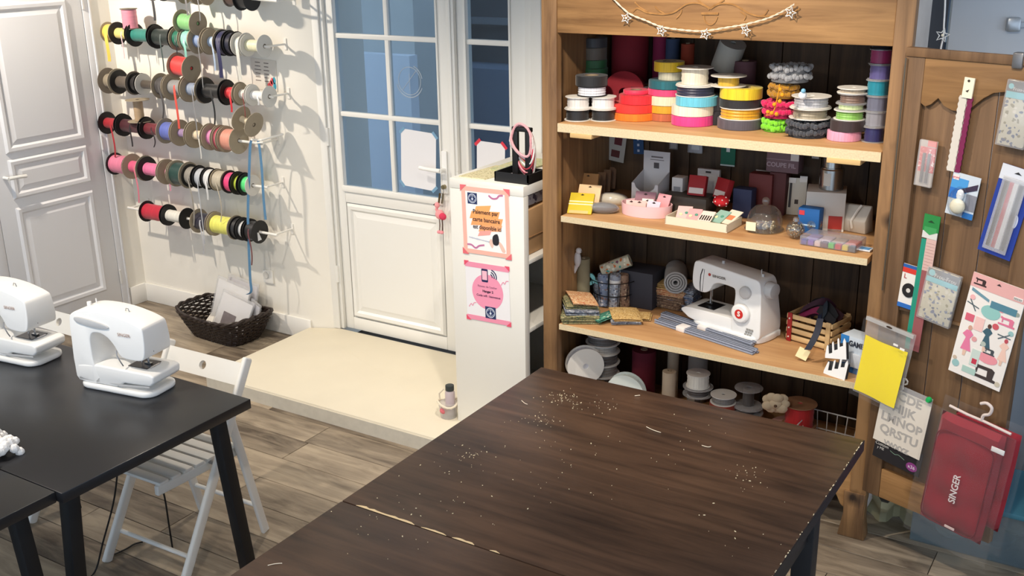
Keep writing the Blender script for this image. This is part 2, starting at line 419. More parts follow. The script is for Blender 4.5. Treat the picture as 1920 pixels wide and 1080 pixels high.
def glazed_leaf(root, x0, x1, gx0, gx1, cols, z0=0.085, z1=2.255):
    s = MB()
    s.bb(x0, gx0, YD, YD+0.05, z0, z1); s.bb(gx1, x1, YD, YD+0.05, z0, z1)
    s.bb(gx0, gx1, YD, YD+0.05, z0, z0+0.075); s.bb(gx0, gx1, YD, YD+0.05, 0.85, 0.945); s.bb(gx0, gx1, YD, YD+0.05, 2.19, z1)
    # glazing beads
    for (a, b) in ((gx0-0.012, gx0), (gx1, gx1+0.012)): s.bb(a, b, YD-0.008, YD, 0.935, 2.19)
    s.bb(gx0-0.012, gx1+0.012, YD-0.012, YD, 0.915, 0.95)
    s.build('leaf_frame', PVC, root, bevel=0.005)
    zs = [0.945, 1.35, 1.77, 2.19]
    for k in range(len(cols)-2):
        MB().bb(cols[k+1]-0.013, cols[k+1]+0.013, YD+0.004, YD+0.036, 0.945, 2.19).build('muntin', PVC, root, bevel=0.004)
    for z in zs[1:3]:
        MB().bb(gx0, gx1, YD+0.002, YD+0.038, z-0.013, z+0.013).build('muntin', PVC, root, bevel=0.004)
    for i in range(len(cols)-1):
        for k in range(3):
            MB().bb(cols[i]+0.002, cols[i+1]-0.002, YD+0.018, YD+0.023, zs[k]+0.002, zs[k+1]-0.002).build('pane', GLASS, root, smooth=False)
    MB().bb(gx0, gx1, YD+0.012, YD+0.04, z0+0.075, 0.85).build('lower_panel_backing', PVC, root)
glazed_leaf(d1, -3.962, -3.13, -3.905, -3.235, [-3.905, -3.558, -3.235])
moulded_panel(-3.90, -3.24, 0.165, 0.845, d1, YD+0.004, PVC, name='lower_panel')
h = MB(); h.bb(-3.222, -3.188, YD-0.012, YD, 0.98, 1.21); hp = h.build('handle_plate', mat((238, 238, 236), 0.3), d1, bevel=0.006)
MB().cyl((-3.205, YD-0.005, 1.11), (-3.205, YD-0.052, 1.11), 0.011).tube([(-3.205, YD-0.05, 1.11), (-3.24, YD-0.055, 1.112), (-3.30, YD-0.055, 1.114), (-3.335, YD-0.05, 1.116)], [0.012, 0.011, 0.010, 0.011], 10).build('handle', mat((240, 240, 238), 0.3), hp)
MB().lathe([(0.012, 0), (0.012, 0.02)], 'y', 12, Matrix.Translation((-3.205, YD-0.03, 1.02))).build('lock_cylinder', mat((150, 140, 110), 0.35, 0.8), hp)
for z in (0.42, 1.22): MB().cyl((-3.985, YD-0.022, z-0.05), (-3.985, YD-0.022, z+0.05), 0.011).build('hinge', PVC, d1)
d2 = struct(empty_root('door_2'), 'narrow white glazed door leaf behind the white shelf unit')
glazed_leaf(d2, -3.125, -2.705, -3.05, -2.80, [-3.05, -2.80])
moulded_panel(-3.045, -2.805, 0.165, 0.845, d2, YD+0.004, PVC, name='lower_panel')
MB().bb(-3.15, -3.105, YD-0.028, YD-0.002, 0.085, 2.255).bb(-3.135, -3.12, YD-0.036, YD-0.027, 0.085, 2.255).build('meeting_stile', PVC, d2, bevel=0.006)
# sign etched on the glass: ring with a pincushion needle
dec = MB()
c0 = aty(768, 152, YD+0.016)
def ringpts(c, r, n=40, a0=0, a1=2*PI): return [(c[0]+r*math.cos(a0+(a1-a0)*i/n), c[1], c[2]+r*math.sin(a0+(a1-a0)*i/n)) for i in range(n+1)]
dec.tube(ringpts(c0, 0.072)[:-1], 0.0022, 5, True).tube(ringpts(c0, 0.083, 40, 0.2, 1.2), 0.003, 5).tube(ringpts(c0, 0.085, 40, 3.4, 5.9), 0.003, 5)
dec.tube([(c0.x-0.05, c0.y, c0.z-0.05), (c0.x+0.045, c0.y, c0.z+0.055)], 0.002, 5).tube([(c0.x, c0.y, c0.z-0.05), (c0.x, c0.y, c0.z+0.04)], 0.0018, 5)
dec.build('glass_emblem', mat((166, 178, 190), 0.6), d1)
# papers taped on the panes
def taped_paper(x0, x1, z0, z1, tapec, label, tilt):
    cx, cz = (x0+x1)/2, (z0+z1)/2
    t = thing('taped_paper', label, 'paper', (cx, YD+0.014, cz), rot=(0, tilt, 0))
    w, h_ = x1-x0, z1-z0
    MB().prism(rrect(w, h_, 0.02, 3), -0.0006, 0.0006, 'y').build('sheet', mat((228, 228, 232), 0.8), t)
    for sx in (-1, 1):
        for sz in (-1, 1):
            M_ = Matrix.Translation((sx*w*0.47, -0.0012, sz*h_*0.47)) @ Matrix.Rotation(sx*sz*PI/4, 4, 'Y')
            MB().box((0, 0, 0), (0.045, 0.0008, 0.016), M_).build('tape', mat(tapec, 0.5), t)
    return t
taped_paper(-3.505, -3.275, 0.985, 1.295, (120, 160, 190), 'blank white paper taped to the wide door pane with blue tape', 0.05)
taped_paper(-3.015, -2.845, 1.03, 1.275, (215, 60, 75), 'blank white paper taped to narrow door pane with red tape', 0.03)

# ---------------------------------------------------------- interior door on the left wall
DP = mat((228, 229, 232), 0.4)
d3 = struct(empty_root('door_3'), 'white interior door with three moulded panels')
y0d, y1d = 3.425, 4.157
MB().bb(XL-0.03, XL+0.01, y0d, y1d, 0.012, 2.05).build('leaf', DP, d3, bevel=0.003)
for (a, b, z0, z1) in ((y0d+0.10, y1d-0.105, 1.13, 1.95), (y0d+0.10, y1d-0.105, 0.865, 1.095), (y0d+0.10, y1d-0.105, 0.16, 0.815)):
    moulded_panel(a, b, z0, z1, d3, XL+0.0105, DP, axis='x', sgn=-1)
MB().cyl((XL+0.01, 3.49, 1.0), (XL+0.06, 3.49, 1.0), 0.01).tube([(XL+0.055, 3.49, 1.0), (XL+0.06, 3.55, 1.0), (XL+0.055, 3.60, 0.995)], 0.010, 8).build('handle', mat((225, 225, 222), 0.35), d3)
for z in (0.22, 1.09, 1.93): MB().cyl((XL+0.016, y1d+0.006, z-0.045), (XL+0.016, y1d+0.006, z+0.045), 0.008, n=10).build('hinge', mat((225, 225, 222), 0.3, 0.3), d3)
struct(MB().bb(XL-0.035, XL+0.012, y1d+0.004, y1d+0.055, 0, 2.1).bb(XL-0.035, XL+0.012, y0d-0.06, y0d-0.004, 0, 2.1).bb(XL-0.035, XL+0.012, y0d-0.06, y1d+0.055, 2.055, 2.11)
       .bb(XL-0.035, XL+0.018, y1d+0.045, y1d+0.058, 0, 2.1).build('trim_2', DP, bevel=0.003), 'white casing of the interior door')

# ---------------------------------------------------------- beyond the glass: street and facing house
ext = thing('facing_house', 'blue grey rendered house front seen through the door glass', 'building', (-5.0, 6.6, -0.1))
MB().bb(-4.0, 0.0, 0.0, 0.3, 0, 4.5).build('wall', mat((196, 198, 194), 0.8, noise=0.08, nscale=3), ext)
MB().bb(-4.0, 0.02, -0.1, 0.0, 0, 1.5).build('plinth', mat((222, 228, 235), 0.8), ext)
MB().bb(-3.0, 4.5, 1.6, 1.9, 0, 4.5).build('recessed_wall', mat((66, 76, 88), 0.8, noise=0.2, nscale=2), ext)
MB().bb(-2.0, 4.5, 1.2, 1.6, 0, 1.25).build('recess_ledge', mat((104, 122, 145), 0.8, noise=0.1, nscale=3), ext)
for zz in (1.6, 2.3): MB().bb(-2.0, 4.5, 1.45, 1.6, zz, zz+0.05).build('string_course', mat((110, 118, 126), 0.7), ext)
tag(MB().bb(-12, 4, 4.8, 12, -0.16, -0.1).build('pavement', mat((150, 155, 160), 0.9, noise=0.1, nscale=4)), kind='structure', label='grey pavement outside the door')

# ---------------------------------------------------------- far right: recess beyond the wardrobe
pb = thing('wall_panel', 'pale blue white panel with metal rail, right of the wardrobe', 'panel', (-0.80, 4.48, 0), math.radians(20))
MB().bb(0.0, 1.9, 0, 0.04, 0, 2.6).build('board', mat((214, 221, 230), 0.5), pb, bevel=0.004)
MB().bb(0.235, 1.5, -0.02, 0.0, 1.913, 1.931).build('rail', mat((150, 155, 160), 0.35, 0.8), pb)
MB().bb(0.20, 0.25, -0.03, 0.0, 1.896, 1.95).build('rail_end', mat((190, 195, 200), 0.3, 0.6), pb, bevel=0.008)
# ================================================================== wardrobe
WOODV = wood('old_pine_upright', (82, 58, 39), (156, 119, 80), scale=(14, 14, 1.0), rough=0.5, rings=1.5, perobj=0.12, bump=0.2, knots=4.0)
WOODH = wood('old_pine_rail', (108, 76, 45), (178, 136, 88), scale=(1.0, 14, 14), rough=0.5, rings=1.5, perobj=0.1, bump=0.15, knots=2.6)
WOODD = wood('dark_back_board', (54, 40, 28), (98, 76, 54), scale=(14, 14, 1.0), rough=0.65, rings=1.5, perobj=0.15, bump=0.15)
DOORW = wood('door_plank_brown', (82, 60, 41), (130, 100, 71), scale=(16, 16, 1.0), rough=0.55, rings=1.4, perobj=0.10, bump=0.15, knots=3.2)
SHELFW = wood('shelf_board', (168, 122, 80), (206, 164, 116), scale=(1.0, 12, 12), rough=0.5, rings=1.3, bump=0.08)
CHIP = mat((214, 196, 160), 0.85, noise=0.25, nscale=160, bump=0.3)
WF = 3.80                      # front plane
WX0, WX1 = -2.236, -0.79
IX0, IX1 = -2.165, -0.855
wd = thing('wardrobe', 'old pine wardrobe with right door open, shelves full of haberdashery', 'wardrobe', (-1.513, 4.1, 0))
def W(x, y, z): return (x+1.513, y-4.1, z)
def wb2(mb, x0, x1, y0, y1, z0, z1): return mb.bb(x0+1.513, x1+1.513, y0-4.1, y1-4.1, z0, z1)
for (a, b) in ((WX0, IX0), (IX1, WX1)):
    wb2(MB(), a, b, WF, WF+0.045, 0.0, 2.3).build('stile', WOODV, wd, bevel=0.005)
wb2(MB(), IX0, IX1, WF+0.006, WF+0.04, 1.90, 2.22).build('front_rail', WOODH, wd, bevel=0.003)
wb2(MB(), WX0-0.05, WX1+0.05, WF-0.06, 4.42, 2.3, 2.4).build('cornice', WOODH, wd, bevel=0.02)
wb2(MB(), WX0+0.015, WX0+0.04, WF+0.045, 4.38, 0.12, 2.3).build('side_panel', WOODV, wd)
wb2(MB(), WX1-0.04, WX1-0.015, WF+0.045, 4.38, 0.12, 2.3).build('side_panel', WOODV, wd)
wb2(MB(), WX1-0.014, WX1-0.002, WF+0.046, 4.06, 0.12, 2.3).build('glare_lit_plank', mat((196, 188, 182), 0.8, noise=0.25, nscale=8, bump=0.3), wd)  # pale skin: window glare on the wardrobe side put into the colour
wb2(MB(), WX1-0.014, WX1-0.004, 4.062, 4.38, 0.12, 2.3).build('shaded_gap_plank', mat((40, 40, 46), 0.7), wd)  # dark skin: shade of the gap behind put into the colour
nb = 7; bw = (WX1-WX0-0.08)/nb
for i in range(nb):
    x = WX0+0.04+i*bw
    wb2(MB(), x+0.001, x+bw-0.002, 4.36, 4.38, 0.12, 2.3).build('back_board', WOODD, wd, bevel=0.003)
def shelf(z, yf, x0, x1, th=0.032, name='shelf'):
    s = wb2(MB(), x0, x1, yf+0.004, 4.355, z-th, z).build(name, SHELFW, wd, bevel=0.002)
    e = wb2(MB(), x0, x1, yf, yf+0.004, z-th, z-0.001).build('raw_edge', CHIP, s)
    return s
Z1, Z2, Z3, Z4 = 1.537, 1.145, 0.655, 0.205
shelf(Z1, 3.80, IX0+0.004, IX1-0.003, 0.036)
shelf(Z2, 3.80, IX0+0.02, IX1-0.015, 0.026)
shelf(Z3, 3.80, IX0+0.01, IX1-0.012, 0.026)
shelf(Z4, 3.86, IX0-0.02, IX1+0.02, 0.03)
for (a, b, z) in ((-2.10, -2.0, Z1-0.036), (-1.045, -0.925, Z1-0.036)):
    wb2(MB(), a, b, 3.795, 4.1, z-0.018, z).build('shelf_support', mat((206, 172, 118), 0.7), wd, bevel=0.002)
# scalloped apron with arches beside the feet
ap = [(IX0, 0.34), (IX0, 0.11)]
ap += [(IX0+0.02+0.0, 0.13)]
for k in range(9):
    t = k/8; ap.append((IX0+0.03+0.14*t, 0.13+0.10*math.sin(PI*t*0.9)))
ap += [(-1.9, 0.17), (-1.51, 0.14), (-1.12, 0.17)]
for k in range(9):
    t = 1-k/8; ap.append((IX1-0.03-0.14*t, 0.13+0.10*math.sin(PI*t*0.9)))
ap += [(IX1, 0.11), (IX1, 0.34)]
MB().prism([(p[0]+1.513, p[1]) for p in ap], WF+0.006-4.1, WF+0.04-4.1, 'y').build('apron', WOODH, wd)
for x in (WX0, WX1-0.085):
    f = [(x+1.513, 0.2), (x+1.513+0.085, 0.2), (x+1.513+0.08, 0.1), (x+1.513+0.095, 0.0), (x+1.513-0.01, 0.0), (x+1.513+0.005, 0.1)]
    MB().prism(f, WF-4.1-0.006, WF-4.1+0.06, 'y').build('foot', WOODV, wd, bevel=0.004)
# carved ornament on the front rail: two mirrored vines over a small urn
cv = MB()
yc = WF+0.0045-4.1
def carve(pxs, r):
    P = [aty(x, y, WF+0.004) for x, y in pxs]
    cv.tube(spline([(p.x+1.513, yc, p.z) for p in P], 5, False), r, 5)
carve([(1187, 22), (1194, 16), (1203, 19), (1213, 24), (1228, 26), (1245, 27), (1262, 24), (1275, 16), (1286, 9), (1300, 6), (1315, 8), (1330, 16)], 0.0035)
carve([(1332, 17), (1345, 9), (1358, 7), (1375, 9), (1390, 17), (1405, 26), (1425, 31), (1445, 30), (1460, 27), (1480, 28), (1500, 16)], 0.0035)
carve([(1358, 0), (1348, 6), (1336, 12), (1328, 18)], 0.003); carve([(1305, -2), (1318, 8), (1334, 17)], 0.003)
carve([(1315, 26), (1347, 26)], 0.0045); carve([(1320, 30), (1322, 40), (1331, 47), (1340, 42), (1345, 32)], 0.003)
carve([(1228, 12), (1234, 19), (1246, 26)], 0.0028); carve([(1278, 18), (1276, 26), (1268, 35)], 0.0028); carve([(1388, 22), (1398, 30), (1395, 38)], 0.0028)
carve([(1440, 18), (1434, 27), (1425, 31)], 0.0028); carve([(1190, 4), (1200, 14), (1214, 22)], 0.0028)
cv.build('carved_vine', wood('carved_pine', (120, 84, 46), (176, 132, 82), scale=(10, 10, 10), rings=2), wd)
# open right door, swung out, its inner face showing
DA = math.radians(-18.0)
HX, HY = -0.79, 3.792
dr = MB().bb(-0.002, 0.068, -0.028, 0.0, 0.235, 1.905).bb(0.437, 0.50, -0.028, 0.0, 0.235, 1.905).build('door', DOORW, wd, W(HX, HY, 0), (0, 0, DA), bevel=0.003)
DU = Vector((math.cos(DA), math.sin(DA), 0)); DN = Vector((math.sin(DA), -math.cos(DA), 0))
def atd(x, y, off=0.03):
    H = Vector((HX, HY, 0)) + DN*off; d = ray(x, y)
    t = (H-CAM).dot(DN)/d.dot(DN); P = CAM+d*t
    return P
def door_uz(x, y, off=0.03):
    P = atd(x, y, off); return ((P-Vector((HX, HY, 0))).dot(DU), P.z)
sc_pts = [(0.068, 1.903), (0.068, 1.725), (0.085, 1.715), (0.105, 1.725), (0.128, 1.748), (0.15, 1.725), (0.18, 1.713), (0.21, 1.713), (0.245, 1.73), (0.28, 1.763), (0.31, 1.783), (0.345, 1.79), (0.38, 1.783), (0.41, 1.755), (0.437, 1.73), (0.437, 1.903)]
MB().prism(sc_pts, -0.027, 0.0, 'y').build('top_rail', wood('lit_door_rail_pine', (108, 78, 48), (160, 122, 80), scale=(1, 14, 14), rings=1.5, bump=0.15), dr, bevel=0.002)  # paler wood than the door: lit band along the scallops, put into colour
MB().bb(0.0, 0.5, -0.034, -0.024, 1.875, 1.905).build('top_moulding', DOORW, dr, bevel=0.003)
MB().bb(0.068, 0.437, -0.026, 0.0, 0.235, 0.355).build('bottom_rail', WOODH, dr, bevel=0.003)
MB().bb(0.06, 0.437, -0.022, 0.0, 0.99, 1.0).build('mid_batten', DOORW, dr)
pws = [0.06, 0.19, 0.32, 0.445]
for k in range(3):
    MB().bb(pws[k]+0.002, pws[k+1]-0.001, -0.010, -0.002, 0.3, 1.85).build('plank', DOORW, dr, bevel=0.002)
MB().tube([(0.004, -0.036, 1.87), (0.005, -0.036, 1.3), (0.003, -0.036, 1.05)], 0.003, 6).build('hinge_rod', mat((120, 110, 95), 0.4, 0.8), dr)
MB().bb(0.36, 0.395, -0.04, -0.01, 1.865, 1.915).build('catch', mat((130, 130, 132), 0.4, 0.7), dr, bevel=0.006)
# ================================================================== tables
BLK = mat((32, 32, 35), 0.3, noise=0.15, nscale=7, spec=0.5)
def trestle_table(label, x0, x1, y0, y1, z=0.75, th=0.036, legs=()):
    t = thing('work_table', label, 'table', ((x0+x1)/2, (y0+y1)/2, 0))
    cx, cy = (x0+x1)/2, (y0+y1)/2
    MB().bb(x0-cx, x1-cx, y0-cy, y1-cy, z-th, z).build('tabletop', BLK, t, bevel=0.003)
    for (px_, py_, qx, qy) in legs:
        m = MB(); a = Vector((px_-cx, py_-cy, z-th)); b = Vector((qx-cx, qy-cy, 0.0)); w = 0.023
        vs = [tuple(p+Vector((sx*w, sy*w, 0))) for p in (b, a) for (sx, sy) in ((-1, -1), (1, -1), (1, 1), (-1, 1))]
        m.add(vs, [(0, 3, 2, 1), (4, 5, 6, 7), (0, 1, 5, 4), (1, 2, 6, 5), (2, 3, 7, 6), (3, 0, 4, 7)])
        m.build('leg', BLACK, t, bevel=0.004)
    return t
trestle_table('black table carrying the sewing machine beside white folding chair', -3.76, -2.602, 1.632, 2.396,
              legs=[(-2.68, 2.30, -2.665, 2.365), (-2.70, 1.72, -2.70, 1.665), (-3.68, 2.30, -3.70, 2.365), (-3.68, 1.72, -3.70, 1.665)])
trestle_table('black table end at the lower left, joined to its neighbour', -3.80, -2.628, 0.87, 1.629,
              legs=[(-2.72, 1.55, -2.72, 1.60), (-2.72, 0.95, -2.70, 0.90), (-3.70, 1.54, -3.72, 1.60), (-3.70, 0.95, -3.72, 0.9)])
BRN = wood('worn_dark_tabletop', (38, 26, 21), (86, 64, 50), scale=(1.0, 11, 11), rough=0.40, rings=2.2, bump=0.05, big=2.6, spec=0.35)
EDGE = mat((28, 26, 32), 0.5)
def big_table(label, y0, y1):
    x0, x1 = -1.862, -0.678; cx, cy = (x0+x1)/2, (y0+y1)/2
    t = thing('cutting_table', label, 'table', (cx, cy, 0))
    MB().bb(x0-cx, x1-cx, y0-cy, y1-cy, 0.714, 0.75).build('tabletop', BRN, t, bevel=0.002)
    MB().bb(x1-cx-0.001, x1-cx+0.002, y0-cy, y1-cy, 0.712, 0.7485).build('edge_band', EDGE, t)
    for sx in (-1, 1):
        for yy in (y0+0.06, y1-0.42):
            xx = sx*(x1-x0-0.09)/2
            MB().box((xx, yy-cy, 0.357), (0.06, 0.06, 0.714)).build('leg', mat((34, 32, 34), 0.5), t, bevel=0.004)
        MB().box((sx*(x1-x0-0.09)/2, (y0+y1)/2-cy-0.18, 0.66), (0.025, y1-y0-0.5, 0.10)).build('apron_rail', mat((34, 32, 34), 0.5), t)
    return t
T1 = big_table('worn dark brown cutting table in front of the wardrobe', 2.02, 3.15)
T2 = big_table('nearer dark brown cutting table, joined at a chipped seam', 0.95, 2.016)
# chipped edge along the seam (bare chipboard)
CHIPM = mat((226, 202, 160), 0.9, noise=0.15, nscale=200)
def seam(p, q, w, n):
    P, Q = atz(p[0], p[1], 0.75), atz(q[0], q[1], 0.75); up = []; dn = []
    for i in range(n+1):
        t = i/n; x = P.x+(Q.x-P.x)*t - T1.location.x; k = w*(0.5+0.5*random.random())*(1 if 0 < i < n else 0.1)
        up.append((x, 2.019+k-T1.location.y)); dn.append((x, 2.0185-T1.location.y))
    MB().prism(dn+up[::-1], 0.7496, 0.7504).build('chipped_seam', CHIPM, T1)
seam((664, 950), (776, 985), 0.010, 14); seam((790, 988), (838, 1003), 0.008, 6); seam((850, 1006), (890, 1021), 0.009, 7); seam((920, 1030), (938, 1037), 0.006, 4)
# lint and thread snips on the table
lm = MB()
def speck(x, y, s, el=1.0, an=0.0):
    M_ = Matrix.Translation((x, y, 0.7512)) @ Matrix.Rotation(an, 4, 'Z') @ Matrix.Scale(el, 4, (1, 0, 0))
    lm.lathe([(s, -0.001), (s*0.8, 0.0006)], 'z', 5, M_)
clus = [(1050, 745, 30, 10, 45), (1100, 760, 50, 12, 34), (1010, 790, 40, 14, 36), (880, 850, 40, 12, 26), (1400, 895, 35, 18, 26), (1080, 900, 160, 60, 40), (1250, 850, 160, 70, 34), (820, 940, 150, 40, 40), (1380, 1000, 110, 50, 22), (700, 1000, 90, 50, 26), (860, 875, 60, 16, 22), (1080, 840, 80, 30, 18)]
for (cx, cy, sx, sy, n) in clus:
    for i in range(n if sx < 60 else int(n*0.6)):
        P = atz(random.gauss(cx, sx*0.6), random.gauss(cy, sy*0.6), 0.75)
        if -1.85 < P.x < -0.69 and 0.96 < P.y < 3.14: speck(P.x, P.y, random.choice((0.0007, 0.0009, 0.0012, 0.0018)), random.choice((1, 1, 2.2)), random.random()*3)
for i in range(42):      # worn chips along the right edge
    yy = 2.2+random.random()*0.93; speck(-0.6785+random.uniform(-0.001, 0.0), yy, random.uniform(0.0009, 0.0022), 1.5, PI/2)
tag(lm.build('lint_specks', mat((226, 212, 178), 0.9)), 'pale lint and thread crumbs scattered over the brown cutting tables', 'lint', kind='stuff')
def snip(px, label):
    P = [atz(x, y, 0.752) for x, y in px]
    tag(MB().tube(spline([tuple(p) for p in P], 4, False), 0.0011, 5).build('thread_snip', mat((232, 222, 200), 0.9)), label, 'thread')
snip([(1212, 800), (1224, 806), (1239, 811)], 'long pale thread snip near the middle of the cutting table')
snip([(1316, 835), (1327, 838), (1333, 837)], 'short white thread snip right of the long one')
snip([(1190, 742), (1200, 741)], 'white scrap near the back edge of the cutting table')
snip([(502, 1060), (516, 1057), (529, 1056)], 'thread snip on the lower left corner of the brown table')
snip([(978, 751), (984, 756), (989, 758)], 'white thread snip near the white shelf unit corner')

# ================================================================== folding chairs
CW = mat((236, 234, 228), 0.4)
def beam(m, a, b, w, d, wd=(1, 0, 0)):
    a = Vector(a); b = Vector(b); t = (b-a).normalized(); u = Vector(wd).normalized(); v = t.cross(u).normalized()
    vs = [tuple(p+u*(i*w/2)+v*(j_*d/2)) for p in (a, b) for (i, j_) in ((-1, -1), (1, -1), (1, 1), (-1, 1))]
    m.add(vs, [(0, 3, 2, 1), (4, 5, 6, 7), (0, 1, 5, 4), (1, 2, 6, 5), (2, 3, 7, 6), (3, 0, 4, 7)]); return m
def folding_chair(label, loc, rz=0.0):
    """sitter faces -Y; back posts run from the back top to the front feet"""
    t = thing('folding_chair', label, 'chair', loc, rz)
    for s in (-1, 1):
        x = s*0.205
        beam(MB(), (x, 0.165, 0.775), (x, -0.28, 0.0), 0.022, 0.042).build('back_post', CW, t, bevel=0.009, seg=3)
        x2 = s*0.178
        beam(MB(), (x2, 0.06, 0.60), (x2, 0.192, 0.0), 0.02, 0.036).build('rear_leg', CW, t, bevel=0.007, seg=3)
        beam(MB(), (s*0.155, -0.29, 0.415), (s*0.155, 0.12, 0.40), 0.022, 0.04).build('seat_rail', CW, t, bevel=0.007, seg=3)
    # back rail with a grip hole
    ca = math.atan2(0.043, 0.195)
    angs = sorted([2*PI*i/12 for i in range(12)]+[ca, PI-ca, PI+ca, 2*PI-ca], reverse=True)
    hole = [(0.018*math.cos(a), 0.018*math.sin(a)) for a in angs]
    M_ = Matrix.Translation((0, 0.132, 0.715)) @ Matrix.Rotation(-0.5, 4, 'X')
    b = MB(); W_, H_ = 0.195, 0.043; n = 16; vs = []; fs = []
    outer = []
    for a in angs:
        c, s_ = math.cos(a), math.sin(a); k = min(W_/max(abs(c), 1e-6), H_/max(abs(s_), 1e-6)); outer.append((c*k, s_*k))
    for yy in (-0.008, 0.008):
        vs += [(p[0], yy, p[1]) for p in outer]+[(p[0], yy, p[1]) for p in hole]
    for o in (0, 2*n):
        for i in range(n): fs.append((o+i, o+(i+1) % n, o+n+(i+1) % n, o+n+i))
    for i in range(n):
        fs.append((i, (i+1) % n, 2*n+(i+1) % n, 2*n+i)); fs.append((n+i, n+(i+1) % n, 3*n+(i+1) % n, 3*n+i))
    b.add(vs, fs, M_).build('back_rail', CW, t, smooth=False)
    for k in range(7):
        yy = -0.262+k*0.057; zz = 0.4405-0.013*(k/6)
        MB().box((0, yy, zz), (0.345, 0.044, 0.014)).build('seat_slat', CW, t, bevel=0.005)
    MB().cyl((-0.175, 0.165, 0.13), (0.175, 0.165, 0.13), 0.009).build('rear_stretcher', CW, t)
    MB().cyl((-0.2, -0.20, 0.10), (0.2, -0.20, 0.10), 0.009).build('front_stretcher', CW, t)
    MB().cyl((-0.2, -0.04, 0.42), (0.2, -0.04, 0.42), 0.008).build('pivot_rod', mat((160, 160, 160), 0.4, 0.8), t)
    return t
folding_chair('white slatted folding chair pushed under the black table corner', (-3.045, 2.455, 0), 0.02)
folding_chair('white folding chair mostly hidden behind the leftmost sewing machine', (-3.96, 2.48, 0), 0.0)

# ================================================================== sewing machines
MW = mat((240, 240, 238), 0.28, spec=0.5)
MG = mat((196, 196, 196), 0.4)
def prism_soft(poly, y0, y1, bev, name, m_, parent, seg=4, taper=None):
    mb = MB(); mb.prism(poly, y0, y1, 'y')
    if taper: mb.v = [taper(v) for v in mb.v]
    return mb.build(name, m_, parent, bevel=bev, seg=seg, ang=50)
def machine_rear(label, loc, rz):
    """compact machine seen from behind: pillar at -X, head at +X"""
    t = thing('sewing_machine', label, 'sewing machine', loc, rz)
    MB().prism(rrect(0.335, 0.165, 0.05, 6, 0.0, 0.0), 0.0, 0.022).build('base', MW, t, bevel=0.008, seg=3)
    def tp(v):
        k = 1.0-0.22*max(0, (v[2]-0.1)/0.2); return (v[0], v[1]*k, v[2])
    arm = spline([(-0.160, 0.028), (-0.172, 0.08), (-0.176, 0.17), (-0.178, 0.255), (-0.160, 0.280), (-0.12, 0.293), (-0.05, 0.297), (0.03, 0.291), (0.10, 0.276), (0.140, 0.262), (0.152, 0.248), (0.156, 0.19), (0.150, 0.152), (0.135, 0.140),
                  (0.10, 0.137), (0.06, 0.140), (0.040, 0.150), (0.022, 0.178), (-0.005, 0.204), (-0.04, 0.218), (-0.075, 0.214), (-0.088, 0.19), (-0.086, 0.14), (-0.08, 0.10), (-0.06, 0.03)], 3)
    prism_soft(arm, -0.074, 0.074, 0.013, 'arm_and_pillar', MW, t, 4, tp)
    bed = [(-0.165, 0.024), (-0.16, 0.088), (-0.06, 0.098), (0.165, 0.094), (0.184, 0.088), (0.182, 0.062), (0.165, 0.048), (0.05, 0.044), (0.01, 0.024)]
    prism_soft(bed, -0.074, 0.07, 0.007, 'free_arm', MW, t, 3)
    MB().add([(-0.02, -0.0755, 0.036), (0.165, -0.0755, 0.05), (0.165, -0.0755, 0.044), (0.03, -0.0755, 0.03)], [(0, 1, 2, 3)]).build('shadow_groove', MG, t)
    MB().box((0.085, 0.0, 0.0965), (0.085, 0.075, 0.0025)).build('needle_plate', mat((70, 70, 74), 0.3, 0.8), t)
    MB().box((0.125, 0.0, 0.0965), (0.02, 0.05, 0.002)).build('feed_slot', mat((200, 200, 205), 0.25, 0.9), t)
    nb_ = MB().cyl((0.085, -0.012, 0.14), (0.085, -0.012, 0.108), 0.004, n=8).cyl((0.085, -0.012, 0.112), (0.085, -0.012, 0.098), 0.0012, n=6).cyl((0.10, 0.004, 0.14), (0.10, 0.004, 0.104), 0.004, n=8)
    nb_.box((0.10, 0.004, 0.101), (0.03, 0.012, 0.004)).build('needle_bar', STEEL, t)
    MB().tube([(0.03, -0.068, 0.165), (0.038, -0.078, 0.15), (0.05, -0.076, 0.125), (0.053, -0.07, 0.11)], 0.0025, 6).build('presser_lifter', mat((150, 150, 152), 0.3, 0.5), t)
    MB().prism(spline([(-0.15, 0.256), (-0.13, 0.245), (-0.06, 0.236), (-0.005, 0.238), (0.0, 0.25), (-0.06, 0.262), (-0.14, 0.268)], 4), -0.0668, -0.0585, 'y').build('carry_handle', MG, t, bevel=0.002)
    MB().cyl((-0.12, 0.02, 0.288), (-0.12, 0.02, 0.312), 0.0022, n=8).cyl((-0.135, 0.0, 0.285), (-0.135, 0.0, 0.304), 0.008, n=12).build('spool_pin', MW, t)
    MB().tube([(0.03, 0.0, 0.29), (0.034, 0.0, 0.30), (0.043, 0.0, 0.30), (0.047, 0.0, 0.288)], 0.0018, 6).build('thread_guide', STEEL, t)
    MB().cyl((0.148, -0.02, 0.205), (0.1535, -0.02, 0.205), 0.004, n=10).build('face_screw', mat((120, 120, 124), 0.4, 0.6), t)
    MB().bb(0.146, 0.1535, -0.021, -0.019, 0.16, 0.172).build('thread_cutter', mat((120, 120, 124), 0.4, 0.6), t)
    MB().cyl((-0.177, 0.0, 0.2), (-0.2, 0.0, 0.2), 0.034, 0.03, 20).build('hand_wheel', MW, t, bevel=0.003)
    text('SINGER', 0.017, mat((176, 150, 140), 0.5), t, (0.07, -0.0668, 0.226), rot=(PI/2+0.02, 0, 0), name='maker_lettering')
    return t
machine_rear('white sewing machine by the black table corner, seen from behind', (-3.075, 2.262, 0.7502), math.radians(9))
machine_rear('white sewing machine cut off by the left edge of the photo', (-3.69, 2.24, 0.7502), math.radians(7))
